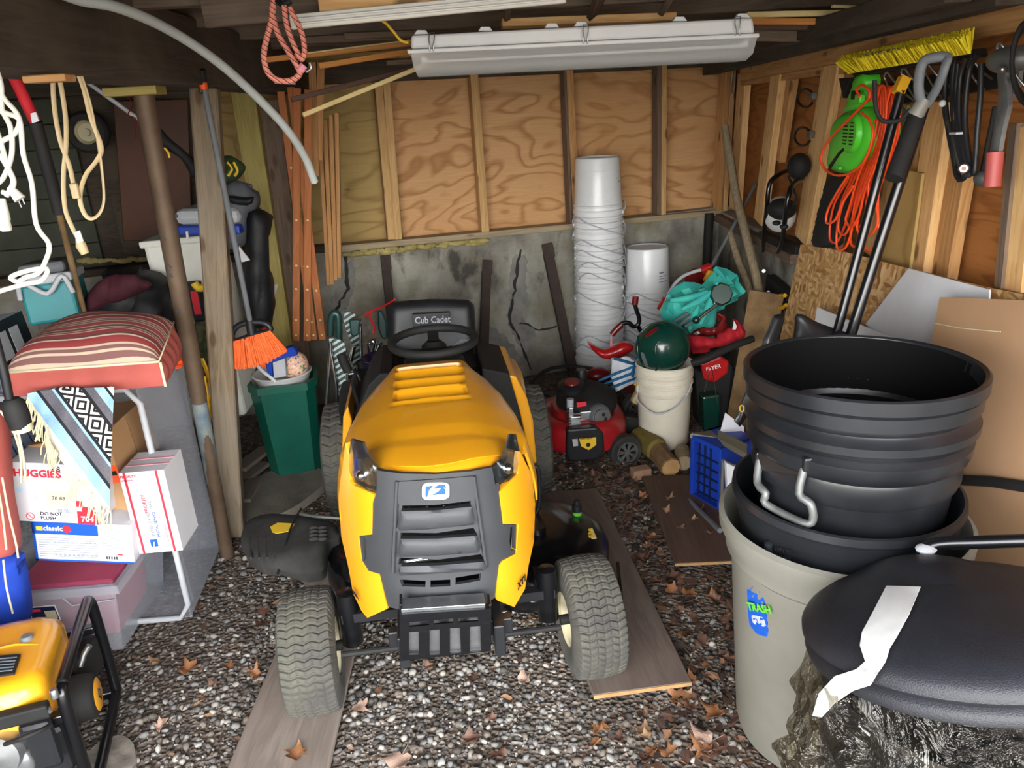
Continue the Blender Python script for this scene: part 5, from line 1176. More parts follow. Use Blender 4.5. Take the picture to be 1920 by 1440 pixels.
# blue and white box "classic"
f_ = Frame(P(68, 1050, 2.235), P(252, 1057, 2.235), P(60, 978, 2.235), .26)
t = thing('product_box', 'blue and white printed box lying on the clear tote, under the diaper box', 'box', f_.at(0, 0)); mk('box_body', f_.box(MB()), 'paper', t, bevel=.003)
W_, H_ = f_.W, f_.H
mk('blue_band', f_.box(MB(), .0, W_*.66, H_*.70, H_, -.001, .0005), 'blueink', t); mk('blue_band', f_.box(MB(), 0, .008, 0, H_, -.001, .0005), 'blueink', t); mk('blue_band', f_.box(MB(), 0, W_, 0, .006, -.001, .0005), 'blueink', t)
f_.txt('classic', W_*.115, H_*.80, .024, 'whiteink', t, bold=.0004); f_.mark('lettering_logo', W_*.045, W_*.11, H_*.79, H_*.89, 'yellowink', t, -.002)
c_ = f_.at(W_*.35, H_*.845, -.002); bd = mk('round_badge', MB().lathe([(0, .001), (.0125, .001), (.0125, -.001)], c_, axis=-f_.Y, n=28), 'redink', t); f_.txt('42', W_*.325, H_*.80, .019, 'whiteink', bd, bold=.0005)
mb = MB()
for k in range(9): f_.box(mb, W_*(.05), W_*.64, H_*(.60-.06*k), H_*(.608-.06*k), -.0012, 0)
for k in range(10): f_.box(mb, W_*(.20+.045*k), W_*(.225+.045*k), H_*.48, H_*.50, -.0012, 0).v; f_.box(mb, W_*(.20+.045*k), W_*(.222+.045*k), H_*(.15), H_*(.17), -.0012, 0)
for k in range(12): f_.box(mb, W_*.69, W_*(.97-.05*(k % 3)), H_*(.90-.05*k), H_*(.906-.05*k), -.0012, 0)
mk('fine_print', mb, 'greyink', t)
mb = MB()
for k in range(5): f_.box(mb, W_*(.72+.025*k), W_*(.732+.025*k), H_*.10, H_*.17, -.0013, 0)
mk('print_mark', mb, 'blackink', t); f_.mark('print_mark', W_*.84, W_*.89, H_*.21, H_*.24, 'redink', t)
# diaper box
f_ = Frame(P(30, 977, 2.22), P(188, 984, 2.22), P(12, 866, 2.22), .24); W_, H_ = f_.W, f_.H
t = thing('diaper_box', 'white diaper box with red lettering under the woven blanket fringe', 'box', f_.at(0, 0)); mk('box_body', f_.box(MB()), 'paper', t, bevel=.004)
f_.txt('HUGGIES', W_*.05, H_*.78, .034, 'redink', t, bold=.0012); f_.txt('48', W_*.50, H_*.88, .026, 'blackink', t)
f_.txt('DO NOT', W_*.30, H_*.13, .0165, 'blackink', t); f_.txt('FLUSH', W_*.30, H_*.055, .0165, 'blackink', t)
mk('warning_ring', MB().tube([f_.at(W_*.18+.012*cos(k*PI/10), H_*.10+.012*sin(k*PI/10), -.001) for k in range(20)], .0011, 5, closed=True).tube([f_.at(W_*.18-.008, H_*.10+.008, -.001), f_.at(W_*.18+.008, H_*.10-.008, -.001)], .001, 5), 'redink', t)
pn = f_.mark('red_panel', W_*.74, W_*1.0, 0, H_*.22, 'redink', t, -.0015); f_.txt('704', W_*.78, H_*.05, .026, 'whiteink', pn, bold=.0006)
mb = MB(); f_.box(mb, W_*.80, W_*.95, H_*.22, H_*.30, -.001, 0); f_.box(mb, W_*.74, W_*.82, H_*.30, H_*.40, -.001, 0); mk('red_panel', mb, 'redink', t)
f_.mark('shipping_label', W_*.40, W_*.72, H_*.26, H_*.55, 'cream', t, -.0014); f_.txt('70 88', W_*.46, H_*.40, .018, 'blackink', t)
mb = MB()
for k in range(9): f_.box(mb, W_*(.50+.018*k), W_*(.508+.018*k), H_*.18, H_*.25, -.001, 0)
mk('barcode', mb, 'greyink', t); mk('round_print', MB().lathe([(0, .001), (.010, .001)], f_.at(W_*.10, H_*.55, -.0003), axis=-f_.Y, n=20), M.setdefault('paleblue', mat('a9cbe0', rough=.6)), t); mk('round_print', MB().lathe([(0, .001), (.012, .001)], f_.at(W_*.30, H_*.42, -.0003), axis=-f_.Y, n=20), 'paleblue', t)
# postal box
f_ = Frame(P(261, 1039, 2.27), P(343, 1032, 2.27), P(245, 886, 2.27), .16); W_, H_ = f_.W, f_.H
t = thing('mailing_box', 'white mailing box with red stripes standing upright on the right edge of the tote', 'box', f_.at(0, 0)); mk('box_body', f_.box(MB()), 'paper', t, bevel=.002)
for u in (.10, .80): f_.mark('red_stripe', W_*u, W_*(u+.05), 0, H_, 'redink', t)
f_.mark('red_stripe', 0, W_*.28, H_*.90, H_*.915, 'pinkink', t)
for v_ in (.3, .6): mk('red_stripe', f_.box(MB(), 0, W_, H_, H_+.001, f_.D*v_, f_.D*(v_+.06)), 'pinkink', t)
def vtxt(s, u, v_, size, m): return text(s, f_.at(W_*u, H_*v_, -.0016), f_.Z, -f_.X, size, m, t)
vtxt('PRIORITY', .45, .50, .016, 'redink'); vtxt('MAIL', .56, .55, .014, 'greyink'); vtxt('UNITED STATES', .46, .20, .0125, 'greyink'); vtxt('POSTAL SERVICE', .58, .20, .0125, 'blueink')
vtxt('FLAT RATE BOX', .76, .10, .010, 'pinkink'); f_.txt('PRIORITY', W_*.02, H_*.94, .012, 'redink', t); f_.mark('eagle_mark', W_*.32, W_*.48, H_*.08, H_*.17, 'blueink', t); f_.txt('/', W_*.37, H_*.085, .022, 'whiteink', t, bold=.001)
# cardboard carton
f_ = Frame(P(110, 985, 2.335), P(250, 963, 2.335), P(100, 828, 2.335), .32); W_, H_ = f_.W, f_.H
t = thing('cardboard_carton', 'brown cardboard carton with an orange label behind the woven blanket', 'carton', f_.at(0, 0)); mk('box_body', f_.box(MB()), 'card', t, bevel=.003)
mk('orange_label', f_.box(MB(), W_-.062, W_, H_*.40, H_*.62, -.001, 0), 'orange', t); f_.mark('label_print', W_-.036, W_-.006, H_*.50, H_*.55, 'blackink', t, -.002); f_.mark('label_print', W_-.052, W_-.038, H_*.47, H_*.58, 'whiteink', t, -.002)
mk('printed_curve', MB().tube([f_.at(W_-.062, H_*.12, 0), f_.at(W_-.052, H_*.22, 0), f_.at(W_-.046, H_*.38, 0)], .004, 6, smooth=4), 'blackink', t)
mk('flap_seam', f_.box(MB(), W_-.001, W_+.0008, H_*.0, H_, f_.D*.48, f_.D*.49), 'log', t)
f_ = Frame(P(15, 862, 2.45), P(86, 835, 2.5), P(15, 782, 2.45), .2)
t = thing('storage_crate', 'small blue grey crate with square panels left of the blanket fringe', 'crate', f_.at(0, 0)); mk('crate_body', f_.box(MB()), mat('5f6675', '50566a', rough=.5), t, bevel=.004)
mb = MB()
for k in range(3): f_.box(mb, f_.W*(.25+.25*k), f_.W*(.25+.25*k)+.003, 0, f_.H, -.003, 0)
f_.box(mb, 0, f_.W, f_.H*.5, f_.H*.5+.003, -.003, 0); mk('crate_rib', mb, 'navy', t)
# striped cushion on top
fr_l, fr_r = P(20, 745, 2.2), P(312, 738, 2.2); zc = fr_l.z; zt_ = zc+.095
bk_l, bk_r = G(112, 612, zt_+.02), G(326, 606, zt_+.02)
t = thing('cushion', 'red and tan striped patio cushion lying on top of the boxes', 'cushion', (fr_l+fr_r)/2)
ft_l, ft_r = V((fr_l.x-.0, fr_l.y, zt_-.02)), V((fr_r.x, fr_r.y, zt_-.02))
def cf_(u, v):
    a_ = ft_l.lerp(ft_r, u); b_ = bk_l.lerp(bk_r, u); p = a_.lerp(b_, v); e_ = (1-(2*u-1)**4)*(1-(2*v-1)**4); return p+V((0, 0, .075*e_**.6+.004*sin(u*9+v*5)))
cb = MB(); cb.grid([[cf_(i/30, j/24) for i in range(31)] for j in range(25)]); q = mk('cushion_top', cb, 'cushion', t, smooth=60)
mb = MB()
def bo(p): return V((p.x, p.y, zc))
for a0_, a1_ in ((ft_l, ft_r), (ft_r, bk_r), (bk_r, bk_l), (bk_l, ft_l)):
    n_ = (a1_-a0_).cross(V((0, 0, 1))).normalized(); mb.grid([[a0_.lerp(a1_, i/24).lerp(bo(a0_).lerp(bo(a1_), i/24), j/6)+n_*(.018*sin(PI*j/6)*(1-(2*i/24-1)**6)+.003*sin(i*1.3)) for i in range(25)] for j in range(7)])
mb.add([bo(ft_l), bo(ft_r), bo(bk_r), bo(bk_l)], [(3, 2, 1, 0)]); mk('cushion_border', mb, 'cushionface', t, smooth=60)
mk('piping', MB().tube([ft_l+V((0, -.004, .002)), ft_r+V((0, -.004, .002)), bk_r+V((0, 0, .002)), bk_l+V((0, 0, .002))], .004, 6, closed=True), 'cream', t, smooth=60)
mk('piping', MB().tube([ft_r+V((.004, -.004, 0)), bo(ft_r)+V((.004, -.004, 0))], .004, 6), 'cream', t)
# woven blanket with fringe
YB = 2.14
def bm_(x, y): return P(x, y, YB+.012*sin(x*.09)+.008*sin(y*.07+x*.05))
bp = [(50, 738), (110, 728), (214, 726), (211, 800), (207, 880), (206, 962), (182, 942), (150, 905), (118, 868), (92, 835), (84, 800), (62, 768)]
mb = MB(); patch(mb, bp, bm_, 6, .008)
for k_, q_ in list(mb.uv.items()): x, y = q_; mb.uv[k_] = (((x-75)*.6+(y-790)*.8)/95, ((x-75)*.8-(y-790)*.6)/152+.02)
t = thing('woven_blanket', 'fringed woven blanket in blue, black, grey and cream hanging below the cushion', 'blanket', P(150, 960, YB)); mk('blanket_cloth', mb, 'blanket', t, smooth=60)
mb = MB(); random.seed(4); ed = [(206, 962), (182, 942), (150, 905), (118, 868), (92, 835), (84, 800), (62, 768), (50, 740)]
for i in range(len(ed)-1):
    for k in range(11):
        s_ = random.random(); x = ed[i][0]*(1-s_)+ed[i+1][0]*s_; y = ed[i][1]*(1-s_)+ed[i+1][1]*s_
        L_ = random.uniform(22, 45); dx = random.uniform(-12, 4); a_ = P(x+3, y-3, YB-.012); mb.tube([a_, P(x+dx*.5+random.uniform(-4, 4), y+L_*.5, YB-.02), P(x+dx, y+L_, YB-.012)], .0018, 5, smooth=3)
mk('fringe', mb, 'cream', t, smooth=60)['kind'] = 'stuff'
# red striped cushion and blue bag at the far left edge
t = thing('cushion', 'red striped cushion standing upright at the left edge, beside the diaper box', 'cushion', P(0, 1050, 2.1))
pixpatch('cushion_body', [(-80, 770), (-6, 775), (4, 830), (8, 930), (22, 1000), (26, 1050), (-80, 1070)], 2.1, 'cushionface', t, .05, .03, .06, 8, smooth=60, round_=1)
cord('piping', [(4, 895), (16, 960), (30, 1020), (34, 1046)], 2.045, .003, 'cream', t); cord('piping', [(-6, 905), (4, 960), (12, 1030)], 2.045, .003, 'cream', t)
cord('tie_string', [(0, 770), (22, 800), (38, 850), (40, 905)], 2.0, .0035, 'cream', t); cord('tie_string', [(6, 765), (30, 800), (44, 860), (48, 900)], 1.98, .0035, 'cream', t)
t = thing('fabric_bag', 'bright blue fabric bag at the left edge below the red cushion', 'bag', P(0, 1160, 2.08))
pixpatch('bag_body', [(-70, 1060), (26, 1042), (38, 1090), (46, 1150), (44, 1180), (-70, 1200)], 2.08, 'bluecloth', t, .05, .03, .08, 8, smooth=60, round_=1); cord('tie_string', [(6, 1050), (12, 1100), (24, 1150)], 2.03, .003, 'cream', t)
# white hamper, cooler and bags behind the posts
f_ = Frame(P(352, 792, 3.45), P(462, 780, 3.45), P(334, 446, 3.45), .3)
t = thing('plastic_hamper', 'tall white plastic hamper with an oval hand hole behind the wooden post', 'hamper', f_.at(0, 0)); mk('hamper_body', f_.box(MB()), 'offwhite', t, bevel=.02)
c_ = f_.at(f_.W*.82, f_.H*.69, -.002); mk('hand_hole', MB().ball(c_, (.026, .004, .018), 20, 8), 'blackink', t); mk('hamper_rim', f_.box(MB(), -.01, f_.W+.01, f_.H-.03, f_.H, -.01, f_.D+.01), 'offwhite', t, bevel=.008)
mk('hamper_flap', MB().prism([P(448, 462, 3.4), P(468, 488, 3.4), P(452, 492, 3.4), P(446, 480, 3.4)], (0, .01, 0)), 'paper', t)
f_ = Frame(P(334, 442, 3.42), P(450, 440, 3.42), P(332, 424, 3.42), .24)
t = thing('cooler', 'blue cooler with a light grey lid on top of the white hamper', 'cooler', f_.at(0, 0)); mk('cooler_body', f_.box(MB()), 'blue', t, bevel=.008); mk('cooler_lid', f_.box(MB(), -.005, f_.W+.005, f_.H, f_.H+.07, -.005, f_.D+.005), 'lightgrey', t, bevel=.03); mk('cooler_latch', f_.box(MB(), f_.W*.14, f_.W*.18, -.01, .02, -.012, 0), 'white', t, bevel=.002)
t = thing('backpack', 'grey padded bag resting above the white hamper behind the broom handle', 'bag', P(440, 460, 3.5))
pixpatch('bag_body', [(416, 350), (440, 336), (462, 345), (481, 372), (478, 392), (462, 400), (460, 460), (440, 470), (414, 462)], 3.5, 'greycloth', t, .08, .05, .1, 6, wav=.004, smooth=60, round_=2); pixpatch('bag_strap', [(424, 366), (462, 372), (476, 368), (470, 386), (440, 384), (422, 376)], 3.42, 'blackbag', t, .02, .015, .03, 5, smooth=60, round_=1)
tag(pixpatch('black_bag', [(462, 392), (480, 390), (498, 402), (504, 440), (506, 520), (510, 610), (468, 620), (458, 560), (460, 470)], 3.55, 'blackbag', None, .08, .05, .1, 7, wav=.004, smooth=60, round_=2), 'black bag standing right of the white hamper', 'bag')
t = thing('work_gloves', 'dark green and yellow work gloves on top of the grey bag', 'gloves', P(432, 330, 3.45))
pixpatch('glove_body', [(414, 296), (430, 292), (448, 300), (453, 318), (446, 336), (430, 340), (418, 350), (412, 330)], 3.45, M.setdefault('dkgreen2', mat('26382a', '384a24', rough=.8, scale=16)), t, .03, .025, .04, 5, wav=.006, smooth=60, round_=1)
for k in range(4): cord('glove_finger', [(420+6*k, 304), (430+5*k, 314+2*k), (422+6*k, 330)], 3.40, .006, 'yellowink' if k % 2 else 'dkgreen2', t)
f_ = Frame(P(352, 605, 3.385), P(384, 603, 3.385), P(348, 532, 3.385), .062)
t = thing('spray_bottle', 'dark bottle with red and white label between the steel post and wooden post', 'bottle', f_.at(0, 0)); mk('bottle_body', f_.box(MB()), 'blackink', t, bevel=.01); f_.mark('bottle_label', .0, f_.W*.4, 0, f_.H, 'whiteink', t); f_.mark('bottle_label', f_.W*.5, f_.W*.9, f_.H*.2, f_.H*.8, 'redink', t)
for k in range(4): f_.mark('label_line', f_.W*.05, f_.W*.35, f_.H*(.15+.2*k), f_.H*(.2+.2*k), 'greenink', t, -.002)
mk('bottle_cap', MB().tube([P(364, 530, 3.27), P(372, 540, 3.27), P(384, 538, 3.27)], .017, 10, smooth=3), 'yellowink', t, smooth=60)
t = thing('camo_bag', 'olive green camouflage cloth stuffed behind the wooden post', 'cloth', P(375, 690, 3.3)); pixpatch('cloth_body', [(362, 600), (386, 602), (392, 660), (390, 720), (372, 720), (362, 660)], 3.41, mat('6d7250', '2e3324', rough=.9, scale=40), t, .05, .03, .04, 6, smooth=60, round_=1)
t = thing('extension_cord', 'coiled yellow extension cord hanging between the steel post and the wooden post', 'cord', P(388, 720, 3.15))
for k in range(4): cord('cord_run', [(374+2*k, 672), (384+3*k, 690+4*k), (392+2*k, 720), (398-3*k, 760), (392-2*k, 790-5*k), (384+2*k, 750), (378+2*k, 705)], 3.06-.01*k, .0045, 'cordyellow', t)
t = thing('extension_cord', 'tangled orange cord left of the steel post behind the cushion', 'cord', P(335, 680, 3.1))
for k in range(4): cord('cord_run', [(322+3*k, 655), (336, 662+5*k), (345, 678), (334, 690-4*k), (322, 684)], 2.78-.01*k, .004, 'cordorange', t)
# orange broom
t = thing('push_broom', 'broom with orange bristles and a long grey handle hanging in front of the wooden post', 'broom', P(485, 690, 3.05))
mk('handle', MB().tube([P(380, 150, 2.75), P(470, 608, 3.05)], .0105, 14), 'grey', t, smooth=60); mk('handle_cap', rod(377, 130, 2.74, 380, 152, 2.75, .014), 'blackmatte', t, smooth=60); mk('handle_collar', rod(380.5, 154, 2.75, 382, 166, 2.755, .0125), 'orange', t, smooth=60)
mk('hang_hook', MB().tube([P(376, 164, 2.75), P(373, 170, 2.75), P(376, 176, 2.75), P(380, 172, 2.75)], .002, 6, smooth=3), 'blackmatte', t)
mk('broom_block', MB().tube([P(438, 640, 3.05), P(437, 622, 3.05), P(452, 608, 3.05), P(480, 604, 3.05), P(500, 608, 3.05), P(506, 620, 3.05), P(470, 630, 3.05)], .012, 10, closed=True, smooth=4), 'black', t, smooth=60)
mk('broom_bridge', MB().tube([P(468, 600, 3.05), P(472, 626, 3.05)], .018, 10), 'black', t, smooth=60)
mb = MB(); random.seed(6)
for k in range(420):
    s_ = random.random(); yy = 3.05+random.uniform(-.02, .02); a_ = P(438+68*s_, 640-20*s_, yy); b_ = P(434+s_*102+random.uniform(-3, 3), 690-s_*32-26*sin(s_*PI)*-.4+random.uniform(-4, 3), yy+random.uniform(-.012, .012)); mb.tube([a_, b_], .0022, 4)
mk('bristles', mb, 'bristle', t)['kind'] = 'stuff'
t = thing('hand_broom', 'whisk broom with grey bristles and green body standing upside down behind the green bin', 'broom', P(495, 640, 3.75))
mb = MB()
for k in range(200): s_ = random.random(); yy = 3.75+random.uniform(-.02, .02); mb.tube([P(474+35*s_, 570, yy), P(461+60*s_, 532+4*sin(s_*9)+random.uniform(-3, 4), yy)], .0018, 4)
mk('bristles', mb, 'lightgrey', t)['kind'] = 'stuff'
pixpatch('broom_body', [(473, 568), (510, 566), (507, 586), (500, 600), (488, 602), (480, 590)], 3.75, M.setdefault('olivegreen', mat('6f9a1f', rough=.5)), t, .03, .01, .02, 5, smooth=60); mk('broom_neck', rod(495, 600, 3.75, 497, 645, 3.75, .014), 'red', t, smooth=60)
# green bin and what is in it
BCn = V((-.985, 3.66, 0)); 
def oct_(w_, d_, c, z, rot=.12):
    pts = [(-w_, -d_*.45), (-w_*.62, -d_), (-w_*.15, -d_*.93), (w_*.2, -d_), (w_*.75, -d_*.95), (w_, -d_*.5), (w_*.97, d_*.6), (w_*.5, d_), (-w_*.6, d_), (-w_, d_*.5)]
    return [V((BCn.x+x*cos(rot)-y*sin(rot), BCn.y+x*sin(rot)+y*cos(rot), z)) for x, y in pts]
t = thing('recycling_bin', 'dark green ribbed plastic bin full of odds and ends beside the wooden post', 'bin', BCn)
secs = [oct_(.125, .12, 0, .0), oct_(.135, .13, 0, .15), oct_(.155, .15, 0, .46), oct_(.170, .165, 0, .465), oct_(.170, .165, 0, .50), oct_(.150, .145, 0, .50), oct_(.13, .12, 0, .1)]
mb = MB(); mb.grid([s_+[s_[0]] for s_ in secs]); mb.add(secs[0], [tuple(range(10))]); mb.add(secs[-1], [tuple(range(10))]); mk('bin_body', mb, 'bin', t, smooth=30)
t = thing('plastic_tub', 'white plastic tub with a broken rim in the top of the green bin', 'tub', P(535, 720, 3.55)); mk('tub_body', MB().lathe([(.0, .39), (.10, .39), (.128, .49), (.14, .515), (.145, .52), (.138, .525), (.12, .49), (.09, .40), (0, .40)], BCn, n=40), 'white', t, smooth=45)
mk('tub_rim', MB().tube([P(476, 690, 3.55), P(480, 682, 3.55), P(490, 694, 3.52), P(508, 708, 3.5), P(516, 716, 3.5)], .009, 8, smooth=4), 'white', t, smooth=60)
t = thing('toy_ball', 'speckled pink and blue toy ball on top of the green bin', 'ball', P(552, 684, 3.62))
b = NB('speckled_ball'); vo = b.n('TexVoronoi'); b.l(b.coord(), vo.inputs['Vector']); vo.inputs['Scale'].default_value = 120; sx = b.n('SeparateColor'); b.l(vo.outputs['Color'], sx.inputs[0]); sz = b.n('SeparateXYZ'); b.l(b.coord(), sz.inputs[0])
b.base(b.ramp(b.math('FRACT', b.math('MULTIPLY', sx.outputs[0], 1.0)), [(0, 'e8b89a'), (.35, 'f0c6a8'), (.6, '4a7ab0'), (.7, 'e0a080'), (.85, '5aa060'), (.9, 'f0d0c0')], 'CONSTANT')); b.set(Roughness=.4); M['speckle'] = b.m
mk('ball_body', MB().ball(P(552, 684, 3.62), .068, 32, 20), 'speckle', t, smooth=80)
t = thing('toy_blaster', 'blue and white foam blaster toy standing in the green bin', 'toy', P(520, 700, 3.5))
mk('blaster_grip', MB().prism(pix([(499, 662), (508, 660), (512, 708), (500, 710)], 3.52), (0, .04, 0)), 'bluecloth', t, bevel=.004); mk('blaster_body', MB().prism(pix([(499, 672), (512, 662), (532, 655), (548, 650), (557, 660), (556, 668), (540, 670), (520, 678), (500, 682)], 3.5), (0, .05, 0)), 'bluecloth', t, bevel=.006)
mk('blaster_panel', MB().prism(pix([(511, 680), (534, 672), (537, 706), (513, 710)], 3.5), (0, .035, 0)), 'lightgrey', t, bevel=.004); mk('blaster_trigger', MB().prism(pix([(486, 672), (498, 668), (499, 692), (490, 690)], 3.54), (0, .03, 0)), 'orange', t, bevel=.003)
for (x0, y0, x1, y1, w_) in ((446, 905, 492, 868, .09), (448, 880, 500, 840, .08), (452, 940, 476, 900, .09)):
    a_, c_ = G(x0, y0, .08 if y0 < 900 else .03), G(x1, y1, .08 if y0 < 900 else .03)
    board('pallet_board', a_, c_, w_, .02, (0, 0, 1), 'plank0', {905: 'middle grey pallet board behind the foot of the wooden post', 880: 'upper grey pallet board behind the wooden post', 940: 'lowest grey pallet board beside the foot of the wooden post'}[y0], 'board')
# folded lawn chairs
b = NB('chair_webbing'); s = b.n('SeparateXYZ'); b.l(b.coord(rot=(0, .5, 0)), s.inputs[0])
b.base(b.ramp(b.math('FRACT', b.math('MULTIPLY', s.outputs[2], 42)), [(0, '9aa4a2'), (.45, '16332e')], 'CONSTANT')); b.set(Roughness=.5); M['webbing'] = b.m
M['chairgreen'] = mat('1d3b38', '152e2c', rough=.35, scale=5)
def z4(l): return [(600+x/4.8, 560+y/4.8) for x, y in l]
t = thing('folding_chair', 'frontmost folded lawn chair with chrome legs left of the mower hood', 'folding chair', P(630, 815, 3.35))
pixpatch('webbing', z4([(80, 360), (150, 360), (215, 392), (250, 520), (250, 640), (225, 880), (200, 968), (165, 965), (140, 760), (105, 520)]), 3.35, 'webbing', t, .012, smooth=60, step=6)
for pts in ([(90, 385), (95, 470), (60, 1000), (100, 1150), (145, 1240)], [(250, 680), (235, 900), (195, 1150)], [(95, 470), (120, 620), (155, 860), (150, 1190)], [(270, 560), (300, 430)]): mk('chrome_leg', MB().tube([P(x, y, 3.33) for x, y in z4(pts)], .0085, 10, smooth=3), 'chrome', t, smooth=60)
mk('armrest', MB().tube([P(x, y, 3.30) for x, y in z4([(190, 500), (215, 570), (255, 655)])], .021, 10, smooth=3), 'blackmatte', t, smooth=60); mk('hinge_bar', MB().tube([P(x, y, 3.3) for x, y in z4([(262, 680), (330, 675), (365, 760), (378, 860)])], .005, 8, smooth=3), 'steel', t, smooth=60)
t = thing('folding_chair', 'middle folded lawn chair with green plastic arm, between the front chair and the seat', 'folding chair', P(665, 800, 3.55))
pixpatch('webbing', z4([(222, 118), (300, 130), (370, 190), (380, 300), (385, 520), (340, 780), (300, 760), (290, 420), (240, 300), (212, 200)]), 3.6, 'webbing', t, .012, smooth=60, step=6)
mk('armrest', MB().prism([P(x, y, 3.52) for x, y in z4([(258, 195), (340, 188), (358, 210), (356, 320), (320, 345), (275, 335)])], (0, .05, 0)), 'chairgreen', t, bevel=.008); mk('armrest', MB().tube([P(x, y, 3.5) for x, y in z4([(350, 560), (380, 620), (425, 700)])], .020, 10, smooth=3), 'blackmatte', t, smooth=60)
mk('armrest', MB().tube([P(x, y, 3.62) for x, y in z4([(95, 330), (100, 180), (130, 130), (165, 170), (170, 380)])], .018, 10, smooth=4), 'chairgreen', t, smooth=60)
for pts in ([(345, 600), (340, 760), (330, 860)], [(365, 250), (372, 520)], [(395, 850), (360, 1000), (330, 1060)], [(280, 560), (315, 430)]): mk('chrome_leg', MB().tube([P(x, y, 3.5) for x, y in z4(pts)], .008, 10, smooth=3), 'chrome', t, smooth=60)
t = thing('folding_chair', 'rearmost folded lawn chair close to the mower seat', 'folding chair', P(705, 760, 3.75))
pixpatch('webbing', z4([(500, 380), (560, 400), (600, 480), (600, 620), (560, 640), (500, 560), (470, 520)]), 3.8, 'webbing', t, .012, smooth=60, step=6)
mk('armrest', MB().prism([P(x, y, 3.75) for x, y in z4([(515, 115), (560, 110), (600, 200), (612, 360), (560, 375), (520, 280)])], (0, .05, 0)), 'chairgreen', t, bevel=.01); mk('armrest', MB().tube([P(x, y, 3.72) for x, y in z4([(455, 400), (475, 380), (490, 400), (478, 470)])], .016, 10, smooth=3), 'chrome', t, smooth=60)
for pts in ([(540, 420), (470, 560), (445, 680)], [(430, 400), (450, 560), (440, 700)], [(520, 620), (560, 600), (640, 605)], [(445, 680), (440, 1000), (425, 1400)]): mk('chrome_leg', MB().tube([P(x, y, 3.7) for x, y in z4(pts)], .008, 10, smooth=3), 'chrome', t, smooth=60)
mb = MB().tube([P(x, y, 3.65) for x, y in z4([(395, 160), (450, 120), (540, 80), (640, 30), (680, 0)])], .005, 6, smooth=3).tube([P(x, y, 3.65) for x, y in z4([(455, 125), (450, 170), (485, 240), (482, 310)])], .006, 6, smooth=3)
one('bungee_cord', mb, 'red', 'thin red cord strung over the folded lawn chairs', 'cord', smooth=60)
t = thing('cooking_pot', 'dark pot with a shiny rim and purple side between the chairs and the mower', 'pot', P(722, 730, 3.5)); mk('pot_body', MB().lathe([(0, .0), (.085, 0), (.095, .17), (.10, .18), (.09, .17), (0, .02)], P(722, 735, 3.55), n=30), mat('2a1e48', rough=.3), t, smooth=50); mk('pot_rim', MB().tube([P(722, 735, 3.55)+V((.1*cos(k*PI/16), .1*sin(k*PI/16), .18)) for k in range(32)], .004, 6, closed=True), 'chrome', t, smooth=60)
# ================================================================== ceiling things
FY = 2.72
def FX(x, y, dy=0): return P(x, y, FY+dy)
t = thing('light_fixture', 'long white fluorescent light fixture with a clear lens hanging under the ceiling', 'light fixture', FX(1090, 60, .07))
A_, B_ = FX(769, 66), FX(1414, 34); A2, B2 = FX(769, 100), FX(1420, 68); dv = V((.02, .16, 0))
mk('housing', MB().prism([FX(771, 66), FX(1412, 33), FX(1416, 62), FX(770, 92)], V((0, .15, 0))), 'whiteplastic', t, bevel=.008)
mk('housing_lip', MB().prism([FX(763, 93, -.012), FX(1424, 62, -.012), FX(1424, 70, -.012), FX(764, 101, -.012)], V((0, .175, 0))), 'whiteplastic', t, bevel=.003)
dy_ = .0
top = [FX(770, 101, .0), FX(1420, 69, .0)]; md = [FX(776, 128, .012), FX(1412, 100, .012)]; lw_ = [FX(784, 144, .04), FX(1398, 114, .04)]
def seg(a, b_, n=30): return [a.lerp(b_, k/n) for k in range(n+1)]
mb = MB(); rows = [seg(*top), seg(*md), seg(*lw_), seg(lw_[0]+V((.0, .075, 0)), lw_[1]+V((0, .075, 0))), seg(md[0]+V((0, .13, 0)), md[1]+V((0, .13, 0))), seg(top[0]+V((0, .15, 0)), top[1]+V((0, .15, 0)))]
mb.grid(rows)
for e_ in (0, -1): mb.add([r_[e_] for r_ in rows], [tuple(range(6))])
q = mk('lens', mb, 'diffuser', t, smooth=50)
mk('reflector', MB().prism([FX(800, 104, .02), FX(1395, 74, .02), FX(1380, 96, .05), FX(808, 126, .05)], V((0, .07, 0))), 'alu', t)
for k, dy in enumerate((.045, .105)): mk('lamp_tube', MB().tube([FX(790, 112, dy), FX(1400, 82, dy)], .013, 14), 'white', t, smooth=60)
for x, y in ((809, 75), (1098, 60), (1383, 45)): mk('latch', MB().tube([FX(x-5, y, -.016), FX(x-4, y-13, -.018), FX(x+5, y-14, -.018), FX(x+5, y, -.016), FX(x+3, y+12, -.02), FX(x+4, y+22, -.016)], .0022, 6).tube([FX(x-5, y, -.016), FX(x-3, y+12, -.02), FX(x-4, y+22, -.016)], .0022, 6), 'steel', t, smooth=60)
for x in (790, 910, 1035, 1090, 1275, 1393): y = 66-(x-771)*.0515; mk('mounting_tab', MB().prism([FX(x-14, y, .02), FX(x+14, y-1, .02), FX(x+8, y-9, .02), FX(x-8, y-9, .02)], (0, .02, 0)), 'whiteplastic', t, bevel=.002)
cordp = [(712, 36), (724, 44), (738, 60), (752, 76), (766, 80)]
one('supply_cable', MB().tube([P(x, y, 2.75) for x, y in cordp], .005, 8, smooth=5), 'yellowink', 'short yellow cable running into the left end of the light fixture', 'cable', smooth=60)
def lath(x0, y0, Y0, x1, y1, Y1, w_, t_, m, label, name='wooden_strip', n=(0, -1, 0)): return board(name, P(x0, y0, Y0), P(x1, y1, Y1), w_, t_, n, m, label, 'wood strip')
lath(568, 216, 3.0, 905, 78, 3.3, .016, .016, 'palelath', 'pale thin wooden strip sloping down to the left, lowest under the light fixture')
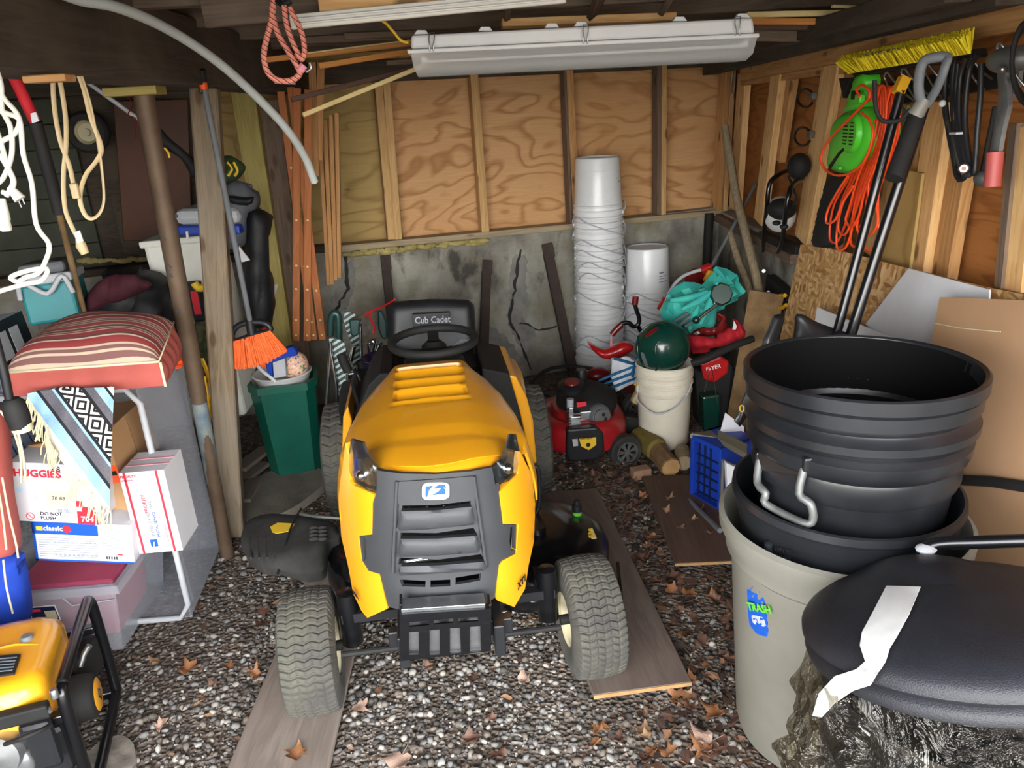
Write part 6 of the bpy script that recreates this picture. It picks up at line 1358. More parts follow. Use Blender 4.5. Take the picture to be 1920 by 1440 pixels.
lath(546, 187, 3.1, 905, 95, 3.4, .018, .014, 'brownlath', 'dark brown thin strip just above the pale sloping strip')
lath(598, 124, 3.05, 900, 75, 3.3, .020, .016, 'orangewood', 'orange brown strip with cut end sticking out left of the light fixture')
lath(500, 112, 3.2, 905, 66, 3.35, .020, .016, 'orangewood', 'long orange strip crossing above the cedar trellis'); lath(575, 100, 3.18, 800, 72, 3.3, .006, .02, 'palelath', 'narrow pale edge strip lying on the long orange strip')
lath(568, 76, 3.3, 780, 66, 3.35, .026, .02, 'greywood', 'weathered grey strip left of the light fixture'); lath(645, 68, 3.25, 800, 62, 3.3, .022, .02, 'greywood', 'second weathered grey strip, higher and closer to the fixture')
lath(725, 118, 3.4, 800, 114, 3.4, .018, .018, 'greywood', 'short grey dowel end left of the fixture')
lath(940, 45, 2.95, 1262, 33, 2.95, .026, .10, 'stud2', 'yellow pine board lying on top of the light fixture', 'wooden_board')
lath(1400, 28, 3.0, 1583, 24, 3.0, .020, .018, 'palelath', 'upper pale strip sticking out right of the light fixture'); lath(1400, 40, 2.98, 1588, 41, 2.98, .022, .018, 'orangewood', 'bright orange brown strip sticking out right of the light fixture')
lath(1400, 52, 3.05, 1562, 51, 3.05, .018, .018, 'brownlath', 'dark brown strip below the orange strip right of the fixture'); lath(1400, 66, 3.15, 1500, 68, 3.15, .04, .012, 'greywood', 'wide grey board end right of the light fixture')
lath(1560, 12, 2.9, 1690, 16, 2.9, .010, .02, 'palelath', 'short pale strip near the ceiling right of the light fixture')
lath(598, 8, 2.2, 1010, -18, 2.2, .052, .02, 'stud2', 'rough pine plank with splintered left end at the top centre', 'wooden_plank')
lath(612, -4, 2.24, 950, -26, 2.24, .02, .10, 'orangewood', 'tan plank lying above the rough pine plank', 'wooden_plank')
t = board('trim_strip', P(545, 42, 2.17), P(1060, -8, 2.17), .034, .02, (0, -1, 0), 'offwhite', 'long white moulded trim strip stored under the ceiling joists', 'trim strip'); mk('moulding_groove', MB().tube([P(552, 45, 2.156), P(1050, -2, 2.156)], .003, 6).tube([P(552, 36, 2.156), P(1050, -12, 2.156)], .003, 6), 'white', t)
for (x0, y0, x1, y1, lb) in ((1112, 28, 1128, -12, 'brown wooden hanger block above the middle of the light fixture'), (1240, 24, 1262, -10, 'slanting grey wooden hanger right of the middle of the light fixture'), (950, 34, 952, -10, 'dark wooden hanger above the pine board on the fixture')):
    lath(x0, y0, 2.9, x1, y1, 2.6, .045 if x0 == 1112 else .02, .02, 'greywood' if x0 != 1112 else 'brownlath', lb, 'wooden_hanger')
# white flexible pipe and pink shock cord
one('conduit_pipe', MB().tube([P(x, y, Y) for x, y, Y in [(90, -22, 1.75), (150, 0, 1.8), (215, 12, 1.85), (290, 42, 1.95), (360, 82, 2.05), (425, 130, 2.15), (490, 190, 2.25), (540, 245, 2.33), (572, 295, 2.4), (590, 341, 2.44)]], .0115, 16, smooth=6), 'conduit', 'curved light grey plastic pipe hanging down from the dark beam', 'pipe', smooth=60)
b = NB('braided_cord'); s = b.n('SeparateXYZ'); b.l(b.coord(), s.inputs[0]); wv = b.math('FRACT', b.math('MULTIPLY', b.math('ADD', s.outputs[2], b.math('MULTIPLY', s.outputs[0], .8)), 75.0))
b.base(b.ramp(wv, [(0, 'd8806e'), (.62, 'e09a88'), (.80, '4a2a24')], 'CONSTANT')); b.set(Roughness=.85); M['braid'] = b.m
t = thing('bungee_cord', 'looped pink braided cord with dark flecks hanging from the ceiling at top centre left', 'cord', P(530, 80, 2.1))
cord('cord_run', [(513, -10), (512, 20), (506, 50), (497, 85), (495, 110), (502, 135), (520, 150), (545, 151), (562, 138), (555, 120), (540, 95), (522, 65), (514, 40), (510, 18), (516, -10)], 2.1, .0075, 'braid', t)
cord('cord_run', [(533, 10), (536, 40), (545, 70), (556, 95), (565, 112), (571, 95), (566, 62), (555, 38), (543, 14)], 2.07, .0065, 'braid', t)
mk('cord_hook', MB().tube([P(520, 2, 2.1), P(532, 8, 2.08), P(545, 0, 2.08)], .008, 8, smooth=3), 'blackmatte', t, smooth=60); mk('cord_end', MB().tube([P(563, 132, 2.1), P(570, 122, 2.1)], .010, 10), 'pinkink', t)
mk('hang_hook', MB().tube([P(515, 154, 2.12), P(554, 156, 2.12)], .004, 8).tube([P(574, 135, 2.12), P(583, 128, 2.12), P(580, 118, 2.12)], .003, 6, smooth=3), 'steel', t)

# ================================================================== back wall things
for (pts, lb) in (([(724, 500), (738, 640), 14], 'rusty steel channel leaning on the concrete left of the mower seat'), ([(913, 508), (907, 700), 15], 'rusty steel channel leaning on the concrete right of the mower seat'), ([(1029, 477), (1078, 712), 17], 'rusty steel channel leaning left of the bucket stacks')):
    (xt, yt), (xb, yb), wp = pts; t = thing('steel_channel', lb, 'steel channel', BW(xb, yb, .16)); wd = wp*4.9/1442
    a_, c_ = BW(xb, yb, .18), BW(xt, yt, .04); board('web_plate', a_, c_, wd, .006, -BN, 'rust', parent=t)
    sx_ = V((.98, .2, 0))*wd*.5; board('flange', a_+sx_+BN*.015, c_+sx_+BN*.015, .032, .006, (1, .2, 0), 'rust', parent=t); board('flange', a_-sx_-BN*-.015, c_-sx_+BN*.015, .032, .006, (1, .2, 0), 'rust', parent=t)
    l_ = (c_-a_).normalized(); board('end_plate', c_-l_*.02-BN*.008, c_+l_*.07-BN*.008, wd*1.25, .006, -BN, 'rust', parent=t)
# stacks of upturned white buckets
def bucket(z0, cx, cy, lean, bail, label, grp, fresh=None):
    c_ = V((cx+lean[0]*z0, cy+lean[1]*z0, z0))
    if fresh:
        o = dup(fresh, Matrix.Translation(c_) @ Matrix.Rotation(bail, 4, 'Z') @ Matrix.Rotation(random.uniform(-.02, .02), 4, 'X'), label); o['group'] = grp; return o
    t = thing('bucket', label, 'bucket', c_, bail, grp)
    mb = MB(); mb.lathe([(.150, .012), (.153, .006), (.151, .0), (.147, .002), (.146, .02), (.156, .022), (.156, .028), (.147, .032), (.147, .056), (.155, .058), (.155, .064), (.146, .068), (.145, .085), (.150, .088), (.149, .094), (.144, .098), (.134, .355), (.131, .366), (.126, .370), (.123, .362), (0, .358)], n=56)
    bb = mk('bucket_body', mb, 'whiteplastic', t, local=True, smooth=35)
    pts = [V((.157*cos(a), .157*sin(a)*1.0, .055-.05*sin(a) if 0 else .05)) for a in ()]
    hb = [V((-.155, 0, .045)), V((-.162, .03, .075)), V((-.14, .085, .12-.02)), V((-.09, .137, .07)), V((0, .166, .035)), V((.09, .137, .0)), V((.14, .085, -.02)), V((.162, .03, .02)), V((.155, 0, .045))]
    mk('bail_handle', MB().tube([V((p.x, -p.y, p.z)) for p in hb], .0042, 8, smooth=4), 'lightgrey', t, local=True, smooth=60)
    for s_ in (-1, 1): mk('bail_ear', MB().ball((s_*.154, 0, .045), (.008, .012, .012), 10, 6), 'whiteplastic', t, local=True, smooth=60)
    return t
random.seed(21)
proto = None; N1 = 16
ORD = ['topmost', 'second', 'third', 'fourth', 'fifth', 'sixth', 'seventh', 'eighth', 'ninth', 'tenth', 'eleventh', 'twelfth', 'thirteenth', 'fourteenth', 'fifteenth', 'lowest']
for k in range(N1):
    z0 = k*.0668; top_ = k == N1-1
    lb = 'white plastic bucket, topmost of the tall upside-down stack, fully visible' if top_ else ('white bucket at the bottom of the tall upside-down stack' if k == 0 else 'white bucket rim, %s from the top of the tall upside-down stack' % ORD[N1-1-k])
    q = bucket(z0, .775, 4.755, (.008, -.004), random.choice([0, .5, -.4, 3.0, 2.7, .2]), lb, 'buckets of the tall stack', proto)
    if proto is None: proto = q
    if top_:
        c_ = V((.775+.008*z0, 4.755, z0)); lbm = MB()
        for r_, zz, ww in ((0, .24, .03), (1, .225, .05), (2, .21, .045), (3, .19, .05)):
            a_ = -1.0; lbm.grid([[c_+V((.1415*cos(a_+ww*i*2), .1415*sin(a_+ww*i*2), zz+h_)) for i in range(5)] for h_ in (0, .005 if r_ else .012)])
        mk('printed_label', lbm, 'blackink', q)
for k in range(8):
    z0 = k*.062; lb = 'white bucket, topmost of the shorter stack right of the tall stack' if k == 7 else ('white bucket at the bottom of the shorter stack' if k == 0 else 'white bucket rim, %s from the top of the shorter bucket stack' % ORD[7-k])
    q = bucket(z0, 1.10, 4.80, (0, 0), random.choice([0, .4, -.5, 3.0]), lb, 'buckets of the shorter stack', proto)
    if k == 7:
        c_ = V((1.10, 4.80, z0)); lbm = MB()
        for r_, zz, ww in ((0, .22, .05), (1, .20, .08), (2, .185, .06), (3, .165, .09)):
            lbm.grid([[c_+V((.141*cos(-1.25+ww*i), .141*sin(-1.25+ww*i), zz+h_)) for i in range(6)] for h_ in (0, .004 if r_ else .010)])
        mk('printed_label', lbm, 'greyink', q)
        mk('recessed_base', MB().tube([c_+V((.118*cos(i*PI/16), .118*sin(i*PI/16), .366)) for i in range(32)], .003, 6, closed=True), 'lightgrey', q, smooth=60)
# ================================================================== red push mower
PC = V((.49, 3.66, 0)); t = thing('push_mower', 'red walk-behind lawn mower with black engine right of the riding mower', 'lawn mower', PC, 0)
mb = MB(); ds = []
def dr(sx, sy, z, k=2.6): 
    out = []
    for i in range(48):
        a = 2*PI*i/48; c_, s_ = cos(a), sin(a); out.append(PC+V((sx*(abs(c_)**(2/k))*(1 if c_ > 0 else -1), sy*(abs(s_)**(2/k))*(1 if s_ > 0 else -1), z)))
    return out
secs = [dr(.225, .25, .07), dr(.23, .255, .09), dr(.225, .25, .17), dr(.20, .23, .205), dr(.17, .20, .215), dr(.15, .17, .20), dr(.14, .16, .235), dr(.10, .12, .24)]
mb.grid([s_+[s_[0]] for s_ in secs]); mb.add(secs[-1], [tuple(range(48))]); mk('deck', mb, 'deckred', t, smooth=50)
fp = [(1063, 806), (1118, 802), (1132, 815), (1134, 845), (1122, 862), (1068, 866), (1062, 850)]
q = mk('front_cover', MB().prism(pix(fp, 3.385), (0, .05, .0)), 'black', t, bevel=.010)
lb = mk('warning_label', MB().prism(pix([(1086, 823), (1118, 820), (1118, 834), (1104, 844), (1090, 837)], 3.38), (0, .004, 0)), 'yellowink', q); text('DANGER', P(1087, 825, 3.377), P(1118, 822, 3.377)-P(1087, 825, 3.377), V((0, 0, 1)), .0155, 'blackink', lb)
mk('label_mark', MB().lathe([(0, .001), (.011, .001)], P(1103, 834, 3.377), axis=(0, -1, 0), n=16), 'blackink', lb); mk('label_panel', MB().prism(pix([(1073, 824), (1083, 823), (1084, 836), (1075, 837)], 3.38), (0, .004, 0)), 'lightgrey', q)
EC = PC+V((-.0, -.0, 0)); ec = P(1095, 745, 3.62)
mk('engine_base', MB().box(P(1085, 785, 3.6), (.17, .18, .10)), 'engine', t, bevel=.02)
mk('engine_shroud', MB().lathe([(0, .075), (.06, .073), (.075, .06), (.105, .05), (.14, .03), (.155, .0), (.155, -.03), (.14, -.05), (0, -.05)], P(1100, 745, 3.66), axis=(.06, -.12, 1), n=40), 'blackmatte', t, smooth=50)
mk('starter_ring', MB().lathe([(.03, .02), (.058, .02), (.07, .01), (.07, -.01)], P(1072, 725, 3.6), axis=(0, -.2, 1), n=30), 'black', t, smooth=50)
mk('starter_badge', MB().lathe([(0, .024), (.032, .024), (.036, .018)], P(1072, 723, 3.6), axis=(0, -.2, 1), n=24), 'darkred', t, smooth=40); mk('fuel_cap', MB().lathe([(0, .03), (.028, .03), (.03, .02), (.03, -.03)], P(1090, 703, 3.72), n=20), 'black', t, smooth=40)
mk('muffler', MB().lathe([(0, .03), (.045, .028), (.058, .01), (.058, -.04), (.05, -.05), (0, -.05)], P(1124, 779, 3.5), axis=(.25, -1, .1), n=34), 'grey', t, smooth=45)
mk('muffler_plate', MB().lathe([(0, .036), (.040, .034), (.043, .028)], P(1124, 779, 3.5), axis=(.25, -1, .1), n=30), 'alu', t, smooth=45)
for dx, dy in ((-6, 4), (2, -5), (6, 3)): mk('muffler_hole', MB().lathe([(0, .038), (.009, .038)], P(1124+dx, 779+dy, 3.5), axis=(.25, -1, .1), n=14), 'blackink', t)
mk('cylinder_head', MB().box(P(1078, 790, 3.48), (.05, .06, .07)).box(P(1100, 776, 3.5), (.07, .04, .04)).box(P(1070, 772, 3.5), (.025, .05, .06)), 'alu', t, bevel=.004)
for k in range(6): mk('cooling_fin', MB().box(P(1078, 776+5*k, 3.44), (.06, .01, .004)), 'alu', t)
mk('fuel_cup', MB().tube([P(1069, 748, 3.5), P(1069, 765, 3.5)], .018, 10), 'lightgrey', t, smooth=50); mk('warning_label', MB().prism(pix([(1081, 755), (1099, 753), (1100, 761), (1082, 764)], 3.49), (0, .003, 0)), 'redink', t); mk('spark_lead', MB().tube([P(1066, 765, 3.46), P(1060, 780, 3.46), P(1072, 798, 3.46)], .004, 6, smooth=3), 'blackmatte', t)
def spoked(c, ax, R, W, t, nm='wheel'):
    ax = V(ax).normalized(); w_ = mk('wheel', MB().lathe([(R*.62, -W*.4), (R*.9, -W/2), (R, -W*.35), (R, W*.35), (R*.9, W/2), (R*.62, W*.4), (R*.60, 0)], c, axis=ax, n=40), 'rubber', t, smooth=45)
    up = ax.orthogonal().normalized(); sd_ = ax.cross(up); mb = MB(); mb.lathe([(R*.63, W*.40), (R*.66, W*.52), (R*.56, W*.50), (R*.55, W*.3)], c, axis=ax, n=36); mb.lathe([(0, W*.5), (R*.16, W*.48), (R*.18, W*.2)], c, axis=ax, n=18)
    for k in range(7):
        a = 2*PI*k/7; 
        for da in (-.13, .13): mb.beam(c+ax*W*.40+(up*cos(a)+sd_*sin(a))*R*.14, c+ax*W*.42+(up*cos(a+da)+sd_*sin(a+da))*R*.60, R*.09, W*.16, ax)
    mk('rim', mb, 'steelrough', w_, smooth=40); return w_
spoked(P(1172, 845, 3.44), (.28, -1, 0), .085, .055, t)
spoked(P(1192, 765, 3.92), (.3, -1, 0), .085, .055, t); spoked(P(1030, 800, 3.9), (1, 0, 0), .09, .05, t)
mk('discharge_flap', MB().prism(pix([(1165, 780), (1205, 785), (1212, 810), (1190, 830), (1170, 805)], 3.62), (0, .06, 0)), 'blackmatte', t, bevel=.01)
mk('handle_tube', MB().tube([P(1190, 780, 3.9), P(1130, 700, 4.2), P(1035, 690, 4.3), P(980, 735, 4.1)], .011, 10, smooth=4), 'blackmatte', t, smooth=60)
# black clutter behind the riding mower on its right
t = thing('toolbox', 'dark blue and black toolbox in the shadow right of the riding mower', 'toolbox', P(1000, 800, 3.9)); mk('toolbox_body', MB().box(P(1010, 765, 4.1), (.30, .16, .13), Matrix.Rotation(.2, 3, 'Z')), mat('181c28', '10131c', rough=.4), t, bevel=.01); mk('toolbox_handle', MB().tube([P(985, 750, 4.0), P(1000, 742, 4.0), P(1025, 742, 4.0), P(1040, 750, 4.0)], .008, 8, smooth=3), 'blackmatte', t, smooth=60)
for (x, y, r_) in ((1010, 762, .012), (985, 770, .015)): mk('toolbox_latch', MB().ball(P(x, y, 3.98), r_, 10, 6), 'steel', t)
# logs, brick and blocks
def block(name, x, y, Y, d, m, label, cat, rot=0, lathe=None):
    c_ = P(x, y, Y)
    if lathe: mb = MB().lathe([(0, -d[1]/2), (lathe*.9, -d[1]/2), (lathe, -d[1]*.46), (lathe*.97, d[1]*.46), (0, d[1]/2)], (0, 0, 0), axis=(0, 1, 0), n=9, sx=1.1)
    else: mb = MB().box((0, 0, 0), d)
    o = mk(name, mb, m, smooth=None, bevel=.006); o.location = (c_.x, c_.y, max(d[2]/2, lathe or 0)+.002); o.rotation_euler = (0, 0, rot); return tag(o, label, cat)
o = block('firewood_log', 1243, 868, 3.33, (.10, .22, .09), 'log', 'short split log with a pale cut end under the white pails', 'log', .1, .046); mk('cut_end', MB().lathe([(0, 0), (.043, 0)], (0, -.112, 0), axis=(0, 1, 0), n=9, sx=1.1), 'woodend', o, local=True)
block('firewood_log', 1280, 872, 3.34, (.08, .16, .08), 'bark', 'grey bark covered log right of the pale cut log', 'log', -.2, .038); block('firewood_log', 1213, 852, 3.5, (.10, .2, .1), mat('7b6a30', '5c4f25', rough=.8, scale=9), 'mossy olive log behind the brick and the push mower wheel', 'log', .3, .055)
block('brick', 1201, 886, 3.24, (.09, .06, .05), 'brick', 'broken reddish brick in front of the logs', 'brick', .2)
# white pails with the green basket
PB = P(1252, 846, 3.52); PB.z = .005
ptop = V((.94, 3.52, 0))
def pail(z0, c, tl, label, ear=True):
    t = thing('pail', label, 'pail', c+V((0, 0, z0)))
    R_ = Matrix.Rotation(tl, 3, 'Y'); mb = MB(); mb.lathe([(0, 0), (.122, 0), (.126, .01), (.134, .28), (.140, .285), (.141, .292), (.136, .297), (.137, .325), (.144, .330), (.144, .337), (.138, .342), (.138, .362), (.145, .366), (.145, .374), (.139, .378), (.134, .37), (.118, .02), (0, .015)], (0, 0, 0), n=60)
    mb.v = [tuple(R_ @ V(v)+c+V((0, 0, z0))) for v in mb.v]; mk('pail_body', mb, 'pail', t, smooth=35)
    if ear:
        pts = [V((-.14, -.03, .31)), V((-.15, -.08, .26)), V((-.08, -.145, .215)), V((.0, -.155, .235)), V((.07, -.145, .29)), V((.11, -.11, .35))]
        mk('bail_handle', MB().tube([R_ @ p+c+V((0, 0, z0)) for p in pts], .004, 8, smooth=5), 'lightgrey', t, smooth=60); mk('bail_ear', MB().ball(R_ @ V((-.142, -.03, .31))+c+V((0, 0, z0)), (.01, .02, .02), 12, 8), 'pail', t, smooth=60)
    return t
pc = G(1255, 848, .0)+V((.0, .12, 0)); pc.z = .012
pail(0, pc, 0, 'cream white pail standing on the ground, lowest of the nested pails'); pail(.055, pc, .0, 'cream white pail nested on top, holding the dark green helmet', False)
hc = P(1243, 650, 3.56); t = thing('toy_helmet', 'round dark green plastic shell with oval slots sitting in the white pail', 'helmet', hc)
mb = MB().ball((0, 0, 0), (.135, .125, .13), 40, 26)
mb.v = [tuple(V(v)*(1-.05*max(0, V(v).normalized().dot(V((-.8, -.5, .1)))-.75)/.25)+hc) for v in mb.v]; mk('shell', mb, 'darkgreen', t, smooth=70)
def onball(x, y, e=.0):
    d = ray(x, y)
    for k in range(500):
        p = CAM+d*(3.2+k*.002)
        q = p-hc
        if (q.x/(.135+e))**2+(q.y/(.125+e))**2+(q.z/(.13+e))**2 < 1: return p
    return P(x, y, hc.y)
def z5(l): return [(1130+x/6, 480+y/6) for x, y in l]
mb = MB(); patch(mb, rounded(z5([(475, 890), (600, 795), (632, 800), (620, 835), (500, 912), (480, 910)]), .2, 1), lambda x, y: onball(x, y, .002), 3, .002); mk('slot', mb, 'darkred', t, smooth=60)
mb = MB(); patch(mb, rounded(z5([(428, 1080), (460, 1090), (500, 1200), (512, 1250), (480, 1240), (440, 1160)]), .2, 1), lambda x, y: onball(x, y, .002), 3, .002); mk('slot', mb, 'grey', t, smooth=60)
mk('shell_ridge', MB().tube([onball(*q, .001) for q in z5([(400, 900), (390, 1000), (410, 1150), (500, 1280), (600, 1285), (635, 1220), (600, 1120), (595, 1020), (640, 960)])], .005, 8, smooth=4), 'darkgreen', t, smooth=60)
mk('shell_ridge', MB().tube([onball(*q, .001) for q in z5([(430, 860), (520, 780), (640, 755), (720, 790)])], .005, 8, smooth=4), 'darkgreen', t, smooth=60); mk('neck', MB().lathe([(.05, 0), (.045, .10), (.06, .12)], hc+V((.03, .0, -.2)), n=24), 'darkgreen', t, smooth=60)
# tricycle
t = thing('tricycle', 'small tricycle with black handlebar, red grips and a red saddle before the bucket stacks', 'tricycle', P(1160, 800, 4.1))
TY = 4.1
mk('handlebar', MB().tube([P(x, y, TY) for x, y in z5([(165, 800), (215, 760), (290, 750), (340, 790), (385, 785), (410, 740), (405, 680), (380, 610), (362, 540)])], .012, 12, smooth=4), 'blackgloss', t, smooth=60)
mk('grip', MB().tube([P(x, y, TY-.005) for x, y in z5([(105, 885), (150, 830), (215, 770)])], .017, 12, smooth=3), 'darkred', t, smooth=60); mk('grip', MB().tube([P(x, y, TY-.005) for x, y in z5([(372, 455), (360, 545)])], .018, 12), 'darkred', t, smooth=60)
mk('steering_stem', MB().tube([P(1196, 611, TY), P(1206, 630, TY+.02), P(1225, 690, TY+.1)], .012, 10), 'blackgloss', t, smooth=60)
sdl = [(1101, 643), (1112, 647), (1130, 658), (1150, 652), (1168, 642), (1186, 646), (1188, 656), (1170, 668), (1148, 674), (1128, 672), (1114, 660)]
mb = MB(); patch(mb, rounded(sdl, .2, 1), lambda x, y: P(x, y, TY-.05), 4, .05, puff=.025, pd=14); mk('saddle', mb, 'red', t, smooth=60)
mk('streamer', MB().tube([P(x, y, TY-.02) for x, y in z5([(95, 900), (88, 1000), (92, 1150), (108, 1165), (105, 1000), (100, 900)])], .0025, 6, smooth=4), 'pinkink', t); mk('frame_tube', MB().tube([P(1150, 670, TY), P(1158, 700, TY), P(1190, 740, TY)], .014, 10), 'darkred', t, smooth=60); mk('rear_fender', MB().ball(P(1120, 705, TY+.1), (.075, .05, .05), 20, 12), 'darkred', t, smooth=60)
# folded blue and white chair
t = thing('folding_chair', 'folded chair with a blue frame and white cloth lying behind the push mower', 'folding chair', P(1170, 720, 3.85))
pixpatch('cloth_seat', [(1148, 675), (1175, 668), (1200, 680), (1196, 700), (1215, 706), (1205, 715), (1180, 722), (1155, 735), (1145, 705)], 3.85, 'paper', t, .03, .015, .05, 5, wav=.01, smooth=50)
for a_, b_ in (((1122, 714), (1200, 682)), ((1128, 722), (1206, 692)), ((1138, 730), (1196, 708)), ((1190, 680), (1186, 706)), ((1152, 672), (1200, 686)), ((1206, 640), (1184, 700))): mk('frame_tube', MB().tube([P(*a_, 3.80), P(*b_, 3.84)], .008, 8), mat('1f5f8a', rough=.35), t, smooth=60)
t = thing('plastic_jug', 'small jug with a yellow handle squeezed between push mower and white pail', 'jug', P(1200, 745, 3.72)); mk('jug_body', MB().box(P(1200, 742, 3.72), (.07, .05, .10), Matrix.Rotation(.5, 3, 'Y')), mat('b9a878', '9c8b5c', rough=.5), t, bevel=.015); mk('jug_handle', MB().tube([P(1190, 722, 3.68), P(1198, 712, 3.68), P(1210, 712, 3.68), P(1207, 726, 3.68)], .009, 8, smooth=3), 'cordyellow', t, smooth=60)
# teal folding parasol chair, red wagon, stroller handle
t = thing('beach_umbrella', 'bunched teal green folded umbrella cloth with metal poles on top of the red wagon', 'umbrella', P(1300, 620, 3.8))
tz = z5([(750, 480), (830, 430), (880, 390), (970, 358), (1080, 370), (1190, 355), (1260, 270), (1335, 180), (1390, 215), (1470, 310), (1490, 345), (1560, 335), (1605, 375), (1580, 430), (1500, 480), (1430, 510), (1400, 550), (1330, 570), (1270, 640), (1265, 740), (1230, 805), (1130, 790), (1060, 820), (980, 860), (870, 800), (760, 740), (715, 640)])
pixpatch('umbrella_cloth', tz, 3.8, 'tealcloth', t, .05, .05, .09, 6, wav=.022, smooth=35)
for a_, b_, c_ in (((760, 500), (1180, 400), .03), ((900, 600), (1330, 330), .02), ((1000, 700), (1080, 560), .02), ((1100, 760), (1290, 300), .02)): mk('cloth_fold', MB().tube([P(*z5([a_])[0], 3.70), P(*z5([((a_[0]+b_[0])/2, (a_[1]+b_[1])/2+20)])[0], 3.69), P(*z5([b_])[0], 3.70)], [.012, .02, .010], 8, smooth=4), 'tealcloth', t, smooth=60)
for a_, b_ in (((800, 740), (960, 640)), ((860, 780), (1010, 660)), ((920, 800), (1040, 720))): mk('pole', MB().tube([P(*z5([a_])[0], 3.68), P(*z5([b_])[0], 3.70)], .008, 8), 'grey', t, smooth=60)
mk('pole', MB().tube([P(*z5([(1050, 720)])[0], 3.66), P(*z5([(1300, 530)])[0], 3.68)], .010, 8), 'chrome', t, smooth=60); mk('pole_tip', MB().ball(P(*z5([(1050, 720)])[0], 3.66), .02, 12, 8), 'darkgreen', t, smooth=60); mk('pole_cap', MB().lathe([(0, .02), (.05, .02), (.06, 0), (.045, -.03), (0, -.04)], P(*z5([(1330, 430)])[0], 3.68), axis=(-.1, -1, .3), n=8), 'darkgreen', t, smooth=30)
t = thing('toy_wagon', 'red wagon with black sides, red cloth canopy and white lettering behind the pails', 'wagon', P(1330, 780, 3.85))
mk('wagon_body', MB().prism(pix([(1300, 690), (1322, 700), (1360, 668), (1378, 690), (1372, 770), (1350, 800), (1312, 802)], 3.78), (0, .14, 0)), 'blackmatte', t, bevel=.02)
q = mk('wagon_panel', MB().prism(pix([(1314, 682), (1352, 668), (1368, 678), (1366, 700), (1342, 718), (1320, 712)], 3.76), (0, .03, 0)), 'red', t, bevel=.012); text('FLYER', P(1324, 696, 3.757), P(1356, 688, 3.757)-P(1324, 696, 3.757), V((0, 0, 1)), .030, 'whiteink', q)
pixpatch('canopy', z5([(965, 900), (1100, 905), (1290, 925), (1400, 870), (1520, 840), (1500, 720), (1560, 760), (1610, 850), (1600, 910), (1520, 960), (1400, 1010), (1200, 1040), (1000, 1030), (975, 970)]), 3.72, 'redcloth', t, .04, .03, .06, 5, wav=.008, smooth=45)
pixpatch('canopy', z5([(1000, 880), (1130, 810), (1290, 800), (1350, 700), (1290, 640), (1380, 680), (1400, 790), (1340, 880), (1200, 900)]), 3.78, 'darkred', t, .05, .02, .05, 5, wav=.01, smooth=45)
mk('white_strap', MB().prism(pix(z5([(1480, 730), (1510, 790), (1500, 825), (1465, 830)]), 3.66), (0, .01, 0)), 'white', t); mk('pull_handle', MB().tube([P(*z5([(1000, 1210)])[0], 3.5), P(*z5([(1150, 1160)])[0], 3.5), P(*z5([(1450, 1020)])[0], 3.52), P(*z5([(1690, 930)])[0], 3.55)], [.016, .022, .018, .018], 10, smooth=3), 'blackmatte', t, smooth=60)
mk('lower_tray', MB().prism(pix([(1318, 745), (1352, 740), (1350, 800), (1320, 812)], 3.7), (0, .10, 0)), 'darkgreen', t, bevel=.01); mk('wire_bail', MB().tube([P(1321, 735, 3.6), P(1330, 695, 3.6), P(1336, 700, 3.6), P(1346, 758, 3.6)], .0025, 6, smooth=3), 'chrome', t)
# grass trimmer / snow-brush with red grips standing in the corner
t = thing('grass_trimmer', 'curved grey tube with red grips and a yellow clip leaning in the right back corner', 'trimmer', P(1240, 590, 4.1))
mk('curved_tube', MB().tube([P(x, y, 4.15) for x, y in z5([(660, 560), (740, 430), (830, 290), (950, 205), (1130, 150), (1220, 140)])], .010, 10, smooth=4), 'lightgrey', t, smooth=60)
for a_, b_ in (((650, 610), (720, 480)), ((1110, 165), (1215, 120))): mk('red_grip', MB().tube([P(*z5([a_])[0], 4.14), P(*z5([b_])[0], 4.14)], .024, 10), 'red', t, smooth=60)
mk('shaft', MB().tube([P(1332, 503, 4.15), P(1375, 425, 4.35), P(1417, 345, 4.55)], .010, 10), 'grey', t, smooth=60); mk('yellow_clip', MB().prism(pix(z5([(1140, 285), (1190, 160), (1250, 170), (1215, 260), (1180, 315)]), 4.1), (0, .03, 0)), 'cordyellow', t, bevel=.005); mk('red_guard', MB().lathe([(.05, 0), (.075, .02), (.06, .05), (0, .06)], P(*z5([(1030, 290)])[0], 4.25), axis=(.3, -1, .3), n=24), 'darkred', t, smooth=50)
# branches in the corner
for pts, r_, lb in (([(1358, 236, 4.6), (1368, 300, 4.5), (1382, 370, 4.35), (1404, 470, 4.1), (1424, 560, 3.92)], .024, 'bare grey branch standing tallest in the right back corner'), ([(1368, 438, 4.3), (1384, 490, 4.15), (1405, 545, 4.0), (1418, 600, 3.88)], .020, 'shorter bare branch leaning left of the tall branch')):
    random.seed(int(r_*1000)); q = [P(x+random.uniform(-1.5, 1.5), y, Y) for x, y, Y in pts]; bt = q[-1].copy(); bt.z = .0; bt.x -= .05; q.append(q[-1].lerp(bt, .5)); q.append(bt); one('tree_branch', MB().tube(q, [r_*k for k in (.9, 1, .95, 1.05, 1, .9, .8)][:len(q)], 10, smooth=4), 'bark', lb, 'branch', smooth=50)
tag(board('old_plank', P(1395, 720, 3.7)+V((0, 0, -.25)), P(1438, 548, 3.7), .17, .02, (-.6, -1, .1), 'log'), 'stained brown plank leaning in the corner below the two branches', 'plank')
one('downpipe', MB().tube([BW(1330, 400, .06), BW(1322, 560, .06)], .03, 12), 'blackmatte', 'dark vertical pipe in the right back corner behind the umbrella', 'pipe', smooth=60)
